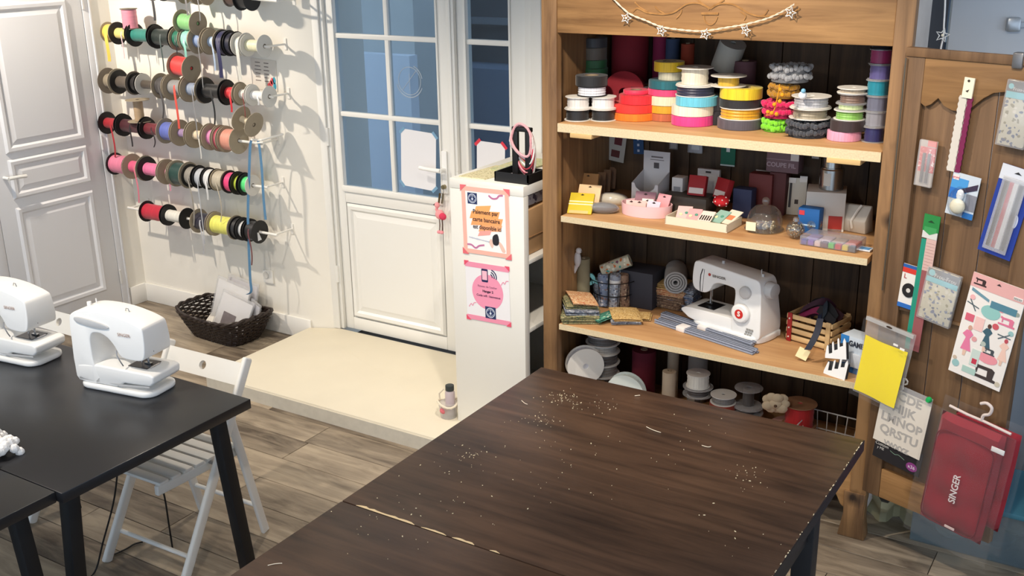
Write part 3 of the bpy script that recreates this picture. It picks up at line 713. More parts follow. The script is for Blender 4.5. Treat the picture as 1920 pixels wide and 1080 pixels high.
def machine_front(label, loc, rz):
    """domestic machine from the front: head at -X, pillar and wheel at +X"""
    t = thing('sewing_machine', label, 'sewing machine', loc, rz)
    MB().prism(spline([(-0.15, -0.07), (-0.05, -0.088), (0.10, -0.092), (0.165, -0.085), (0.19, -0.04), (0.19, 0.05), (0.16, 0.085), (-0.10, 0.075), (-0.17, 0.02)], 5), 0.0, 0.03).build('base', MW, t, bevel=0.008, seg=3)
    def tp(v):
        k = 1.0-0.30*max(0, (v[2]-0.08)/0.22); return (v[0], v[1]*k, v[2])
    arm = spline([(0.06, 0.02), (0.13, 0.014), (0.178, 0.02), (0.186, 0.06), (0.178, 0.15), (0.168, 0.23), (0.155, 0.262), (0.12, 0.270), (0.0, 0.280), (-0.12, 0.290), (-0.155, 0.289), (-0.168, 0.275), (-0.17, 0.22), (-0.162, 0.182), (-0.14, 0.165), (-0.10, 0.162),
                  (-0.076, 0.178), (-0.062, 0.205), (-0.03, 0.217), (0.03, 0.214), (0.047, 0.203), (0.05, 0.16), (0.046, 0.10), (0.045, 0.05)], 3)
    prism_soft(arm, -0.082, 0.078, 0.022, 'arm_and_pillar', MW, t, 4, tp)
    bed = spline([(-0.205, 0.072), (-0.212, 0.06), (-0.19, 0.045), (-0.15, 0.03), (0.0, 0.022), (0.16, 0.02), (0.172, 0.06), (0.10, 0.080), (0.0, 0.082), (-0.16, 0.082)], 3)
    prism_soft(bed, -0.078, 0.07, 0.012, 'free_arm', MW, t, 3)
    MB().box((-0.11, 0.0, 0.083), (0.085, 0.09, 0.002)).build('needle_plate', mat((50, 50, 54), 0.3, 0.8), t)
    MB().cyl((-0.11, 0.0, 0.165), (-0.11, 0.0, 0.125), 0.0045, n=8).cyl((-0.11, 0, 0.13), (-0.11, 0, 0.086), 0.0013, n=6).cyl((-0.122, 0.008, 0.165), (-0.122, 0.008, 0.092), 0.004, n=8).box((-0.12, 0.006, 0.091), (0.03, 0.014, 0.004)).build('needle_bar', STEEL, t)
    MB().tube([(-0.12, -0.0625, 0.262), (-0.127, -0.066, 0.235), (-0.127, -0.0685, 0.2), (-0.122, -0.072, 0.165)], 0.0022, 6).tube([(-0.112, -0.061, 0.262), (-0.112, -0.0675, 0.2), (-0.112, -0.0725, 0.165)], 0.0016, 6).build('thread_slot', mat((40, 38, 38), 0.6), t)
    dl = MB().lathe([(0.042, 0.0), (0.042, 0.014), (0.034, 0.02)], 'y', 26, Matrix.Translation((0.09, -0.076, 0.118)) @ Matrix.Rotation(PI, 4, 'Z')).build('stitch_dial', MW, t, bevel=0.002)
    MB().lathe([(0.02, 0.0), (0.02, 0.0008)], 'y', 24, Matrix.Translation((0.09, -0.0962, 0.118)) @ Matrix.Rotation(PI, 4, 'Z')).build('dial_badge', mat((205, 45, 40), 0.5), dl)
    text('S', 0.03, mat((245, 240, 235), 0.5), dl, (0.09, -0.0974, 0.118), bold=0.001, name='badge_letter')
    MB().lathe([(0.027, 0.0), (0.027, 0.010), (0.022, 0.015)], 'y', 24, Matrix.Translation((0.1, -0.066, 0.208)) @ Matrix.Rotation(PI, 4, 'Z')).build('tension_dial', MG, t, bevel=0.002)
    MB().cyl((0.168, -0.01, 0.222), (0.205, -0.014, 0.222), 0.036, 0.033, 22).build('hand_wheel', MG, t, bevel=0.004)
    MB().cyl((0.115, 0.02, 0.266), (0.115, 0.02, 0.29), 0.002, n=8).cyl((0.135, 0.0, 0.262), (0.135, 0.0, 0.28), 0.006, n=10).build('spool_pin', MG, t)
    MB().cyl((-0.06, 0.0, 0.278), (-0.06, 0, 0.297), 0.006, n=10).build('thread_guide', MG, t)
    MB().lathe([(0.0065, 0), (0.0065, 0.0006)], 'y', 16, Matrix.Translation((-0.083, -0.0655, 0.245)) @ Matrix.Rotation(PI, 4, 'Z')).build('maker_badge', mat((176, 60, 55), 0.5), t)
    text('SINGER', 0.016, mat((120, 116, 112), 0.5), t, (-0.035, -0.0668, 0.243), rot=(PI/2+0.1, 0, 0), name='maker_lettering', sx=1.25, bold=0.0003)
    g = MB()
    for i in range(3):
        for k in range(3):
            g.box((0.118+i*0.012+k*0.004, -0.0835, 0.032+k*0.012), (0.009, 0.001, 0.009))
    g.build('stitch_chart', mat((150, 148, 144), 0.6), t)
    return t
machine_front('white sewing machine with round red S dial on the wardrobe shelf', (-1.475, 4.105, 0.6555), math.radians(-13))
# power cords under the left table
def cord(pts, label, r=0.0035):
    tag(MB().tube(spline(pts, 6, False), r, 6).build('power_cord', BLACK), label, 'cord')
P = [atz(x, y, 0.005) for x, y in ((200, 1040), (185, 1065), (176, 1078), (168, 1100))]
cord([(-3.14, 2.28, 0.70), (-3.13, 2.22, 0.5), (-3.16, 2.19, 0.3), (-3.2, 2.14, 0.12), (-3.22, 2.10, 0.006), (-3.2, 2.02, 0.005)], 'black power cord running down beside the left chair leg')
cord([(-3.1, 2.30, 0.70), (-3.06, 2.30, 0.45), (-3.03, 2.31, 0.30), (-3.05, 2.33, 0.15), (-3.06, 2.34, 0.02)], 'short black cord dangling under the chair seat')
P1 = [atz(x, y, 0.005) for x, y in ((205, 1043), (235, 1030), (252, 1020), (268, 1016))]
cord([tuple(p) for p in P1], 'black cord lying on the planks under the chair')
# white plush piece on the left table
pl = MB()
random.seed(3)
for i in range(170):
    a = random.random()*2*PI; rr = math.sqrt(random.random())
    lobe = random.choice(((-3.02, 1.62, 0.075, 0.07), (-2.985, 1.70, 0.055, 0.045), (-2.96, 1.60, 0.06, 0.05), (-3.06, 1.70, 0.05, 0.06)))
    zz = 0.756+lobe[3]*math.sqrt(max(0, 1-rr*rr))*random.uniform(0.85, 1.0)
    pl.ball((lobe[0]+rr*lobe[2]*math.cos(a), lobe[1]+rr*lobe[2]*math.sin(a), zz), random.uniform(0.010, 0.017), 7, 5)
pl.ball((-3.02, 1.64, 0.775), 0.06, 10, 8, (1.1, 1.1, 0.5))
tag(pl.build('plush_toy', mat((246, 244, 242), 0.95, bump=0.6, nscale=300, sheen=0.6)), 'fluffy white plush lump at the left edge of the black table', 'plush toy')
# ================================================================== white shelf unit with two posters
UX0, UX1, UY0, UY1, UZ0, UZ1 = -2.682, -2.30, 3.752, 4.40, 0.0805, 1.262
KX = mat((236, 234, 226), 0.4)
un = thing('shelf_unit', 'narrow white cube shelf unit between door and wardrobe', 'shelf unit', ((UX0+UX1)/2, (UY0+UY1)/2, UZ0))
def ub(mb, x0, x1, y0, y1, z0, z1):
    return mb.bb(x0-un.location.x, x1-un.location.x, y0-un.location.y, y1-un.location.y, z0-UZ0, z1-UZ0)
ub(MB(), UX0, UX1, UY0, UY1, UZ1-0.045, UZ1).build('top_panel', KX, un, bevel=0.002)
ub(MB(), UX0, UX1, UY0, UY0+0.04, UZ0, UZ1-0.046).build('side_panel', KX, un, bevel=0.002)
ub(MB(), UX0, UX1, UY1-0.04, UY1, UZ0, UZ1-0.046).build('side_panel', KX, un, bevel=0.002)
for z in (UZ0, 0.585, 0.905):
    ub(MB(), UX0+0.004, UX1-0.002, UY0+0.04, UY1-0.04, z, z+0.02 if z > 0.2 else z+0.05).build('shelf_board', KX, un, bevel=0.002)
ub(MB(), UX0, UX0+0.006, UY0+0.04, UY1-0.04, UZ0+0.05, UZ1-0.046).build('back_panel', KX, un)
for (px_, py_) in ((857, 322), (962, 331)):
    P = atz(px_, py_, UZ1); MB().cyl((P.x-un.location.x, P.y-un.location.y, UZ1-UZ0-0.001), (P.x-un.location.x, P.y-un.location.y, UZ1-UZ0+0.001), 0.005).build('screw_cap', mat((220, 218, 210), 0.4), un)
# brown paper bag, bundle and green lump inside
pbag = thing('paper_bag', 'brown kraft paper bag in the top cube of the white unit', 'bag', (-2.44, 3.97, 0.9255))
MB().add([(-0.10, -0.16, 0), (0.10, -0.16, 0), (0.10, 0.14, 0), (-0.10, 0.14, 0), (-0.09, -0.165, 0.225), (0.12, -0.165, 0.215), (0.125, 0.14, 0.225), (-0.09, 0.14, 0.22)], [(0, 3, 2, 1), (4, 5, 6, 7), (0, 1, 5, 4), (1, 2, 6, 5), (2, 3, 7, 6), (3, 0, 4, 7)]).build('bag_body', mat((196, 156, 112), 0.8, noise=0.1, nscale=12, bump=0.3), pbag, bevel=0.006)
MB().bb(0.1, 0.112, -0.165, 0.14, 0.085, 0.088).build('fold_crease', mat((168, 130, 90), 0.8), pbag)
tag(MB().add([(0, -0.14, 0), (0.06, -0.14, 0), (0.07, 0.12, 0), (0, 0.12, 0), (0.01, -0.13, 0.045), (0.055, -0.13, 0.045), (0.06, 0.11, 0.05), (0.01, 0.11, 0.045)], [(0, 3, 2, 1), (4, 5, 6, 7), (0, 1, 5, 4), (1, 2, 6, 5), (2, 3, 7, 6), (3, 0, 4, 7)])
    .build('folded_fabric', print_mat('dotted_grey', (206, 202, 204), [(90, 84, 100), (206, 202, 204), (150, 140, 150)], 45), None, (-2.39, 3.95, 1.153), bevel=0.01), 'grey dotted fabric stuffed above the paper bag in the white unit', 'fabric')
gm = MB()
for i in range(26): gm.ball((random.uniform(-0.05, 0.05), random.uniform(-0.08, 0.08), 0.045+random.uniform(0, 0.05)), random.uniform(0.02, 0.04), 8, 6)
tag(gm.build('fabric_bundle', mat((22, 92, 92), 0.8, noise=0.3, nscale=30), None, (-2.40, 3.92, 0.1315)), 'dark teal bundle low in the white shelf unit', 'fabric')
# posters
def on_face(px_, py_): 
    P = aty(px_, py_, UY0); return P
def poster(name, label, x0, x1, z0, z1, tilt):
    t = thing(name, label, 'poster', ((x0+x1)/2, UY0-0.0015, (z0+z1)/2), rot=(0, tilt, 0)); return t, x1-x0, z1-z0
PK = (244, 186, 170); RED = (232, 112, 120)
def flat(t, poly, off, c, name, rough=0.7):
    return MB().prism(poly, -off-0.0005, -off, 'y').build(name, mat(c, rough), t, smooth=False)
def R4(x0, x1, z0, z1): return [(x0, z0), (x1, z0), (x1, z1), (x0, z1)]
def squiggle(t, pts, w, off, c, name='squiggle'):
    P = spline(pts, 6, False); up = []; dn = []
    for i, p in enumerate(P):
        q = P[min(i+1, len(P)-1)]; r = P[max(i-1, 0)]; d = Vector((q[0]-r[0], q[1]-r[1])).normalized(); n = Vector((-d.y, d.x))
        up.append((p[0]+n.x*w/2, p[1]+n.y*w/2)); dn.append((p[0]-n.x*w/2, p[1]-n.y*w/2))
    return flat(t, dn+up[::-1], off, c, name)
def emblem(t, cx, cz, s, off):
    g = flat(t, R4(cx-s/2, cx+s/2, cz-s/2, cz+s/2), off, (38, 52, 96), 'emblem')
    e = MB(); n = 28
    for (r0, r1, a0, a1) in ((0.36, 0.42, 0, 2*PI), (0.27, 0.30, 0.3, PI-0.3), (0.27, 0.30, PI+0.3, 2*PI-0.3)):
        pts = [(cx+s*r1*math.cos(a0+(a1-a0)*i/n), cz+s*r1*math.sin(a0+(a1-a0)*i/n)) for i in range(n+1)]+[(cx+s*r0*math.cos(a0+(a1-a0)*i/n), cz+s*r0*math.sin(a0+(a1-a0)*i/n)) for i in range(n, -1, -1)]
        e.prism(pts, -off-0.0009, -off-0.0005, 'y')
    e.prism(R4(cx-s*0.02, cx+s*0.02, cz-s*0.2, cz+s*0.25), -off-0.0009, -off-0.0005, 'y')
    e.prism([(cx+s*0.1*math.cos(i*PI/5), cz-s*0.05+s*0.1*math.sin(i*PI/5)) for i in range(10)], -off-0.0010, -off-0.0006, 'y')
    e.build('emblem_ring', mat((214, 222, 236), 0.6), g, smooth=False)
a, b = aty(866, 347, UY0), aty(957, 486, UY0)
p1, w, h = poster('payment_poster', 'white poster with peach tape frame about paying by bank card', a.x, b.x, b.z, a.z, math.radians(-1.0))
flat(p1, R4(-w/2, w/2, -h/2, h/2), 0.0, (250, 248, 246), 'sheet')
for (n_, r_) in (('tape', R4(-w/2, w/2, h/2-0.02, h/2)), ('tape', R4(-w/2, w/2, -h/2, -h/2+0.02)), ('tape', R4(-w/2, -w/2+0.02, -h/2+0.0202, h/2-0.0202)), ('tape', R4(w/2-0.02, w/2, -h/2+0.0202, h/2-0.0202))): flat(p1, r_, 0.0007, PK, n_)
for sx in (-1, 1):
    for sz in (-1, 1): flat(p1, [(sx*(w/2+0.006), sz*(h/2+0.006)), (sx*(w/2-0.028), sz*(h/2+0.006)), (sx*(w/2+0.006), sz*(h/2-0.024))], 0.0014, RED, 'corner_tape')
emblem(p1, -w*0.27, h*0.33, 0.05, 0.0008)
squiggle(p1, [(w*0.08, h*0.40), (w*0.16, h*0.36), (w*0.25, h*0.37), (w*0.30, h*0.41), (w*0.38, h*0.42)], 0.008, 0.0008, (196, 120, 160))
squiggle(p1, [(-w*0.42, -h*0.37), (-w*0.33, -h*0.37), (-w*0.24, -h*0.41), (-w*0.16, -h*0.37), (-w*0.05, -h*0.35)], 0.008, 0.0008, (196, 120, 160))
for k, (x0, x1, zz, hh, c) in enumerate(((-0.06, 0.03, 0.052, 0.03, (248, 178, 110)), (-0.085, 0.075, 0.026, 0.034, (248, 172, 104)), (-0.08, 0.09, -0.004, 0.034, (248, 170, 108)), (-0.04, 0.085, -0.032, 0.03, (246, 172, 120)), (-0.045, 0.03, -0.056, 0.024, (244, 170, 160)))):
    flat(p1, [(x0, zz-hh/2), (x1-0.01, zz-hh/2+0.012), (x1, zz+hh/2+0.010), (x0+0.012, zz+hh/2)], 0.0006+k*0.00005, c, 'brush_stroke')
INK = mat((52, 34, 44), 0.7)
for k, s_ in enumerate(('Paiement par', 'carte bancaire', 'est disponible ici')):
    text(s_, 0.027, INK, p1, (0.0+0.003*k, -0.0016, 0.042-k*0.034), bold=0.0004, depth=0.0002, sx=0.82 if k == 2 else 0.92)
for k in range(14): MB().box((-w*0.36+k*0.0078, -0.0014, -h*0.255-k*0.0008), (0.005, 0.0004, random.uniform(0.004, 0.008))).build('faint_print', mat((176, 184, 204), 0.7), p1)
flat(p1, spline([(w*0.14, -h*0.20), (w*0.24, -h*0.16), (w*0.27, -h*0.28), (w*0.22, -h*0.33), (w*0.14, -h*0.31)], 3), 0.0012, (40, 38, 44), 'card_reader_print')
flat(p1, spline([(w*0.06, -h*0.30), (w*0.10, -h*0.24), (w*0.15, -h*0.30), (w*0.12, -h*0.38)], 3), 0.0010, (238, 200, 184), 'hand_print')
flat(p1, spline([(w*0.25, -h*0.27), (w*0.32, -h*0.29), (w*0.40, -h*0.40), (w*0.34, -h*0.42), (w*0.28, -h*0.34)], 3), 0.0010, (238, 200, 184), 'hand_print')
a, b = aty(873, 488, UY0), aty(957, 612, UY0)
p2, w, h = poster('wifi_poster', 'poster with pink circle, phone and wifi waves, lower on white unit', a.x, b.x, b.z, a.z, math.radians(-1.0))
flat(p2, R4(-w/2, w/2, -h/2, h/2), 0.0, (240, 238, 240), 'sheet')
flat(p2, R4(-w/2, w/2, h/2-0.024, h/2), 0.0007, (240, 150, 176), 'tape'); flat(p2, R4(-w/2, w/2, -h/2, -h/2+0.022), 0.0007, (240, 150, 176), 'tape')
for sx in (-1, 1):
    for sz in (-1, 1): flat(p2, [(sx*(w/2+0.004), sz*(h/2+0.004)), (sx*(w/2-0.022), sz*(h/2+0.004)), (sx*(w/2+0.004), sz*(h/2-0.02))], 0.0014, (232, 84, 110), 'corner_tape')
flat(p2, [(0.083*math.cos(2*PI*i/40), 0.005+0.083*math.sin(2*PI*i/40)) for i in range(40)], 0.0006, (243, 154, 182), 'pink_circle')
emblem(p2, 0.012, -h*0.33, 0.056, 0.0012)
NAVY = (44, 42, 86)
ph = flat(p2, [(x-0.012, z+h*0.30) for x, z in rrect(0.034, 0.062, 0.005)], 0.0012, NAVY, 'phone_print')
flat(ph, [(x-0.012, z+h*0.302) for x, z in rrect(0.026, 0.042, 0.002)], 0.0018, (246, 190, 206), 'phone_screen')
for k in range(3):
    r = 0.012+0.011*k
    squiggle(p2, [(0.016+r*math.cos(t_), h*0.29+r*math.sin(t_)) for t_ in (-0.25, 0.15, 0.55, 0.95, 1.3)], 0.005, 0.0012, NAVY, 'wifi_arc')
for (x, z) in ((-w*0.36, -h*0.24), (w*0.40, h*0.22)): squiggle(p2, [(x-0.02, z-0.012), (x-0.008, z+0.004), (x, z-0.004), (x+0.008, z+0.01), (x+0.02, z+0.012)], 0.0035, 0.0009, (236, 150, 176))
text('Réseau de l\'atelier', 0.014, mat((150, 90, 120), 0.7), p2, (0, -0.0016, 0.03), depth=0.0002)
text('Hangar 2', 0.0155, mat((60, 34, 60), 0.7), p2, (0.002, -0.0016, 0.008), bold=0.0005, depth=0.0002)
text('Code wifi : bienvenue', 0.0145, mat((90, 44, 80), 0.7), p2, (0.004, -0.0016, -0.014), bold=0.0002, depth=0.0002)
# things on top of the unit
m_ = print_mat('speckled_sheet', (222, 214, 176), [(190, 178, 128), (222, 214, 176), (160, 150, 110)], 120)
P0 = [atz(x, y, UZ1+0.001) for x, y in ((862, 314), (920, 320), (970, 284), (925, 276))]
def sheet_from(pts, th, material, name, label, cat, z):
    c = sum(pts, Vector())/len(pts); mb = MB(); mb.prism([(p.x-c.x, p.y-c.y) for p in pts], 0, th)
    return tag(mb.build(name, material, None, (c.x, c.y, z)), label, cat)
q = [Vector((-2.655, 3.785, 0)), Vector((-2.52, 3.785, 0)), Vector((-2.47, 4.05, 0)), Vector((-2.63, 4.05, 0))]
sheet_from(q, 0.004, m_, 'craft_sheet', 'speckled cream craft sheet lying on the white unit', 'sheet', UZ1+0.0003)
q = [Vector((-2.60, 3.95, 0)), Vector((-2.46, 3.95, 0)), Vector((-2.42, 4.25, 0)), Vector((-2.60, 4.25, 0))]
sheet_from(q, 0.005, print_mat('green_speckle', (196, 200, 160), [(226, 206, 150), (180, 190, 140), (220, 214, 180)], 60), 'craft_sheet', 'pale green patterned sheet behind the speckled one on the unit', 'sheet', UZ1+0.0046)
js = thing('jewelry_stand', 'small black jewellery stand hung with bracelets on the white unit', 'stand', (-2.385, 3.86, UZ1), 0.0)
tb = MB(); tb.bb(-0.085, 0.085, -0.07, 0.07, 0.0, 0.008)
for (x0, x1, y0, y1) in ((-0.085, 0.085, -0.07, -0.064), (-0.085, 0.085, 0.064, 0.07), (-0.085, -0.079, -0.07, 0.07), (0.079, 0.085, -0.07, 0.07)): tb.bb(x0, x1, y0, y1, 0.008, 0.042)
tb.build('tray', BLACK, js)
for x in (-0.02, 0.045): MB().bb(x-0.014, x+0.014, -0.005, 0.012, 0.008, 0.215).build('post', BLACK, js, bevel=0.002)
MB().bb(-0.034, 0.062, -0.008, 0.015, 0.212, 0.232).build('crossbar', BLACK, js, bevel=0.004)
jm = [((232, 172, 178), 0.008), ((236, 226, 220), 0.006), ((205, 60, 84), 0.005), ((244, 238, 232), 0.006), ((170, 60, 70), 0.005), ((226, 150, 160), 0.006), ((214, 70, 100), 0.005), ((240, 230, 226), 0.005)]
for k, (c, r) in enumerate(jm):
    rx = 0.046+0.0035*(k % 5)+random.uniform(0, 0.006); rz = 0.07+0.006*k; yo = 0.004-0.012+0.0035*k; pts = []
    for i in range(22):
        a_ = 2*PI*i/22; lo = max(0.0, -math.sin(a_))
        pts.append((0.014+rx*math.cos(a_)*(1-0.25*lo)+0.022*lo+0.003*math.sin(3*a_+k), yo+0.012*math.cos(a_+k)*lo, 0.247-0.002*k-rz+rz*math.sin(a_)))
    o = tag(MB().tube(pts, r*0.75, 7, True).build('bracelet', mat(c, 0.6, noise=0.25, nscale=140, bump=0.5), None, js.location), ('bracelet of %s cord hanging on the black stand' % ('pale pink', 'cream', 'crimson', 'off-white', 'brick red', 'rose', 'raspberry', 'ivory')[k]), 'bracelet', 'bracelets on the jewellery stand')
rg = MB()
for i in range(9): rg.tube([(random.uniform(-0.05, -0.02)+0.012*math.cos(t_), random.uniform(-0.03, -0.02)+0.012*math.sin(t_), 0.012+0.002*i) for t_ in [2*PI*j/8 for j in range(8)]], 0.002, 5, True)
tag(rg.build('trinkets', mat((224, 214, 218), 0.4), None, js.location), 'small pale trinkets in the tray of the black stand', 'trinkets', kind='stuff')
q = [Vector((-2.36, 4.1, 0)), Vector((-2.30, 4.06, 0)), Vector((-2.285, 4.36, 0)), Vector((-2.36, 4.36, 0))]
lb = MB()
for i in range(18): lb.ball((random.uniform(-0.03, 0.035), random.uniform(-0.11, 0.11), 0.02+random.uniform(0, 0.02)), 0.024, 8, 6)
tag(lb.build('linen_bundle', mat((206, 186, 150), 0.9, noise=0.2, nscale=30), None, (-2.34, 4.22, UZ1)), 'beige linen bundle on the white unit against the wardrobe', 'fabric')
# flamingo key ring hanging from the lock of the glazed door
kr = thing('key_ring', 'pink flamingo key ring hanging from the glazed door lock', 'key ring', (-3.205, YD-0.035, 1.02))
MB().tube([(0.012*math.cos(2*PI*i/12), -0.004, -0.018+0.014*math.sin(2*PI*i/12)) for i in range(12)], 0.0018, 5, True).build('ring', STEEL, kr)
for dx, c in ((-0.012, (120, 100, 70)), (0.008, (150, 140, 120))): MB().prism([(dx-0.006, -0.03), (dx+0.006, -0.03), (dx+0.005-0.01, -0.085), (dx-0.006-0.01, -0.085)], -0.006, -0.003, 'y').build('key', mat(c, 0.35, 0.9), kr)
fm = mat((238, 158, 162), 0.9, bump=0.4, nscale=200)
MB().ball((-0.012, -0.012, -0.145), 0.03, 12, 8, (0.95, 0.6, 0.9)).ball((-0.028, -0.012, -0.095), 0.016, 10, 8, (1, 0.7, 1)).tube([(-0.026, -0.012, -0.10), (-0.034, -0.012, -0.118), (-0.022, -0.012, -0.14)], 0.008, 8).build('flamingo_body', fm, kr)
MB().ball((0.012, -0.022, -0.15), 0.024, 10, 8, (1, 0.5, 0.8)).build('wing', mat((214, 62, 92), 0.9), kr)
MB().tube([(-0.042, -0.012, -0.093), (-0.052, -0.012, -0.097)], [0.006, 0.002], 8).build('beak', BLACK, kr)
for dx in (-0.018, 0.0):
    MB().tube([(dx, -0.012, -0.17), (dx+0.002, -0.012, -0.20), (dx-0.001, -0.012, -0.232)], 0.0025, 6).build('leg', mat((80, 50, 44), 0.7), kr)
    MB().ball((dx-0.002, -0.016, -0.24), 0.012, 10, 8, (1, 0.8, 0.8)).build('foot', mat((236, 150, 160), 0.9), kr)
# bag with a bottle on the step beside the unit
gb = thing('gift_basket', 'small clear basket with white rim and dark-capped jar on doorstep', 'basket', (-2.745, 3.765, 0.0805))
MB().lathe([(0.038, 0), (0.048, 0.075)], 'z', 18).build('cup', clear_mat('clear_cup', (240, 236, 232), 0.05, 0.1, 0.35), gb)
MB().tube([(0.05*math.cos(2*PI*i/18), 0.05*math.sin(2*PI*i/18), 0.075+0.01*math.sin(4*PI*i/18)) for i in range(18)], 0.006, 6, True).build('rim', mat((226, 216, 196), 0.8), gb)
MB().tube([(-0.05, 0, 0.078), (-0.052, 0.0, 0.11), (-0.03, 0.01, 0.135), (-0.01, 0.01, 0.12)], 0.005, 6).build('handle', mat((226, 216, 196), 0.8), gb)
MB().lathe([(0.022, 0.02), (0.024, 0.03), (0.024, 0.13), (0.018, 0.14)], 'z', 16, Matrix.Translation((0.012, 0.0, 0))).build('jar', mat((190, 176, 180), 0.3), gb)
MB().lathe([(0.021, 0.14), (0.021, 0.168)], 'z', 16, Matrix.Translation((0.012, 0.0, 0))).build('cap', mat((52, 58, 58), 0.5), gb, bevel=0.003)
MB().ball((-0.005, -0.034, 0.045), 0.018, 8, 6).build('pink_tag', mat((214, 110, 120), 0.7), gb)
# wicker basket with packets under the ribbon rods
bk = thing('wicker_basket', 'dark brown wicker basket on the floor under ribbon rods', 'basket', (-4.655, 4.15, 0), math.radians(-3))
WK = mat((44, 33, 29), 0.45, noise=0.35, nscale=60, spec=0.5)
wv = MB(); NZ = 15; n = 96
def brim(u, f, dip=0.0):
    """rounded rectangle path"""
    w_, d_, r_ = 0.20+0.085*f, 0.115+0.06*f, 0.05
    a_ = 2*PI*u; e = 4.5
    c, s_ = math.cos(a_), math.sin(a_)
    k = (abs(c/w_)**e+abs(s_/d_)**e)**(-1/e)
    return c*k, s_*k
for j in range(NZ):
    f = j/(NZ-1); z = 0.006+0.135*f; pts = []
    for i in range(n):
        x, y = brim(i/n, f); k = 1+0.022*math.sin(2*PI*i/n*24+PI*j)
        lift = 0.03*f*(abs(x)/0.285)**3
        pts.append((x*k, y*k, z+lift+0.002*math.sin(i*1.7+j)))
    wv.tube(pts, 0.0062, 5, True)
tag(wv.build('weave', WK, bk), kind='stuff')
sk = MB()
for i in range(44):
    a_ = i/44; p = [brim(a_, 0.0), brim(a_, 0.5), brim(a_, 1.0)]
    sk.tube([(p[0][0], p[0][1], 0.0), (p[1][0], p[1][1], 0.07), (p[2][0], p[2][1], 0.142+0.03*(abs(p[2][0])/0.285)**3)], 0.0045, 5)
tag(sk.build('stakes', WK, bk), kind='stuff')
pts = []
for b_ in range(2):
    pts = []
    for i in range(n):
        x, y = brim(i/n, 1.0); lift = 0.03*(abs(x)/0.285)**3; a_ = 2*PI*i/n*14+PI*b_
        pts.append((x*(1+0.02*math.cos(a_)), y*(1+0.03*math.cos(a_)), 0.148+lift+0.007*math.sin(a_)))
    MB().tube(pts, 0.0085, 6, True).build('rim_braid', WK, bk)
MB().prism([brim(i/32, 0.0) for i in range(32)], 0.0, 0.008).build('bottom', WK, bk)
CLR = clear_mat('cellophane', (250, 250, 250), 0.06, 0.12, 0.25, (232, 232, 234))
def packet(name, label, loc, rot, w, h, c, extra=None, sleeve=True):
    t = thing(name, label, 'packet', loc, rot=rot)
    MB().box((0, 0, h/2), (w, 0.006, h)).build('card', mat(c, 0.6, noise=0.05, nscale=20), t, bevel=0.002)
    if sleeve: MB().box((0, 0, h/2+0.008), (w+0.02, 0.011, h+0.02)).build('sleeve', CLR, t, bevel=0.003)
    if extra: MB().box((extra[0], -0.0045, extra[1]), (extra[2], 0.003, extra[3])).build('picture', mat(extra[4], 0.6, noise=0.3, nscale=25), t)
    return t
packet('lace_packet', 'white lace packet leaning at the back of the wicker basket', (-4.66, 4.245, 0.02), (-0.20, 0.10, -0.05), 0.25, 0.29, (206, 202, 206))
packet('lace_packet', 'white packet in the middle of the wicker basket', (-4.70, 4.18, 0.015), (-0.26, 0.14, -0.05), 0.27, 0.29, (238, 236, 234))
packet('lace_packet', 'white packet with small grey picture, front of wicker basket', (-4.625, 4.115, 0.012), (-0.38, 0.20, 0.0), 0.24, 0.24, (232, 230, 230), (-0.02, 0.10, 0.10, 0.075, (120, 112, 114)))
packet('lace_packet', 'narrow grey packet at right side of the wicker basket', (-4.50, 4.21, 0.015), (-0.12, 0.20, -0.3), 0.09, 0.20, (196, 194, 200))
packet('lace_packet', 'off-white scrap lying low in the left of wicker basket', (-4.80, 4.12, 0.02), (-0.9, 0.0, -0.1), 0.10, 0.12, (228, 224, 216), sleeve=False)
# wall socket
so = thing('wall_socket', 'white wall socket above the baseboard right of the basket', 'socket', (aty(505, 518, YS).x, YS, aty(505, 518, YS).z))
MB().box((0, -0.007, 0), (0.078, 0.012, 0.082)).build('plate', WHITE, so, bevel=0.004)
MB().lathe([(0.021, 0.0), (0.021, 0.004)], 'y', 18, Matrix.Translation((-0.012, -0.018, 0.01))).build('insert', mat((206, 204, 198), 0.5), so)
# ================================================================== ribbon rods and spools on the back wall
YR = 4.215
CARD = (158, 146, 126); KF = (24, 23, 25); WFL = (206, 204, 198)
ROD = mat((232, 230, 224), 0.4)
FM = {'B': mat(CARD, 0.75, noise=0.10, nscale=30), 'K': mat(KF, 0.5), 'W': mat(WFL, 0.55), 'T': mat((120, 110, 98), 0.7)}
FN = {'B': 'cardboard', 'K': 'black', 'W': 'white', 'T': 'taupe'}
def spool_parts(t, L, fr, rr, fl, frt, rib, core=0.012, n=26):
    """spool along local X, centred; fl/frt flange keys"""
    th = 0.0035
    for x, k in ((-L/2, fl), (L/2, frt)):
        MB().lathe([(core, x-th/2), (fr, x-th/2), (fr, x+th/2), (core, x+th/2)], 'x', n, closed=True).build('flange', FM[k], t, ang=30)
    k = 7; prof = [(core, -L/2+th)]
    for i in range(k+1):
        x = -L/2+th+(L-2*th)*i/k; prof.append((rr*(1-0.03*(i % 2)), x))
    prof.append((core, L/2-th))
    MB().lathe(prof, 'x', n).build('wound_ribbon', ribbon_mat(rib), t)
    MB().lathe([(core*0.75, -L/2-0.002), (core, -L/2-0.002), (core, L/2+0.002), (core*0.75, L/2+0.002)], 'x', 14, closed=True).build('core_tube', mat((92, 80, 66), 0.8), t)
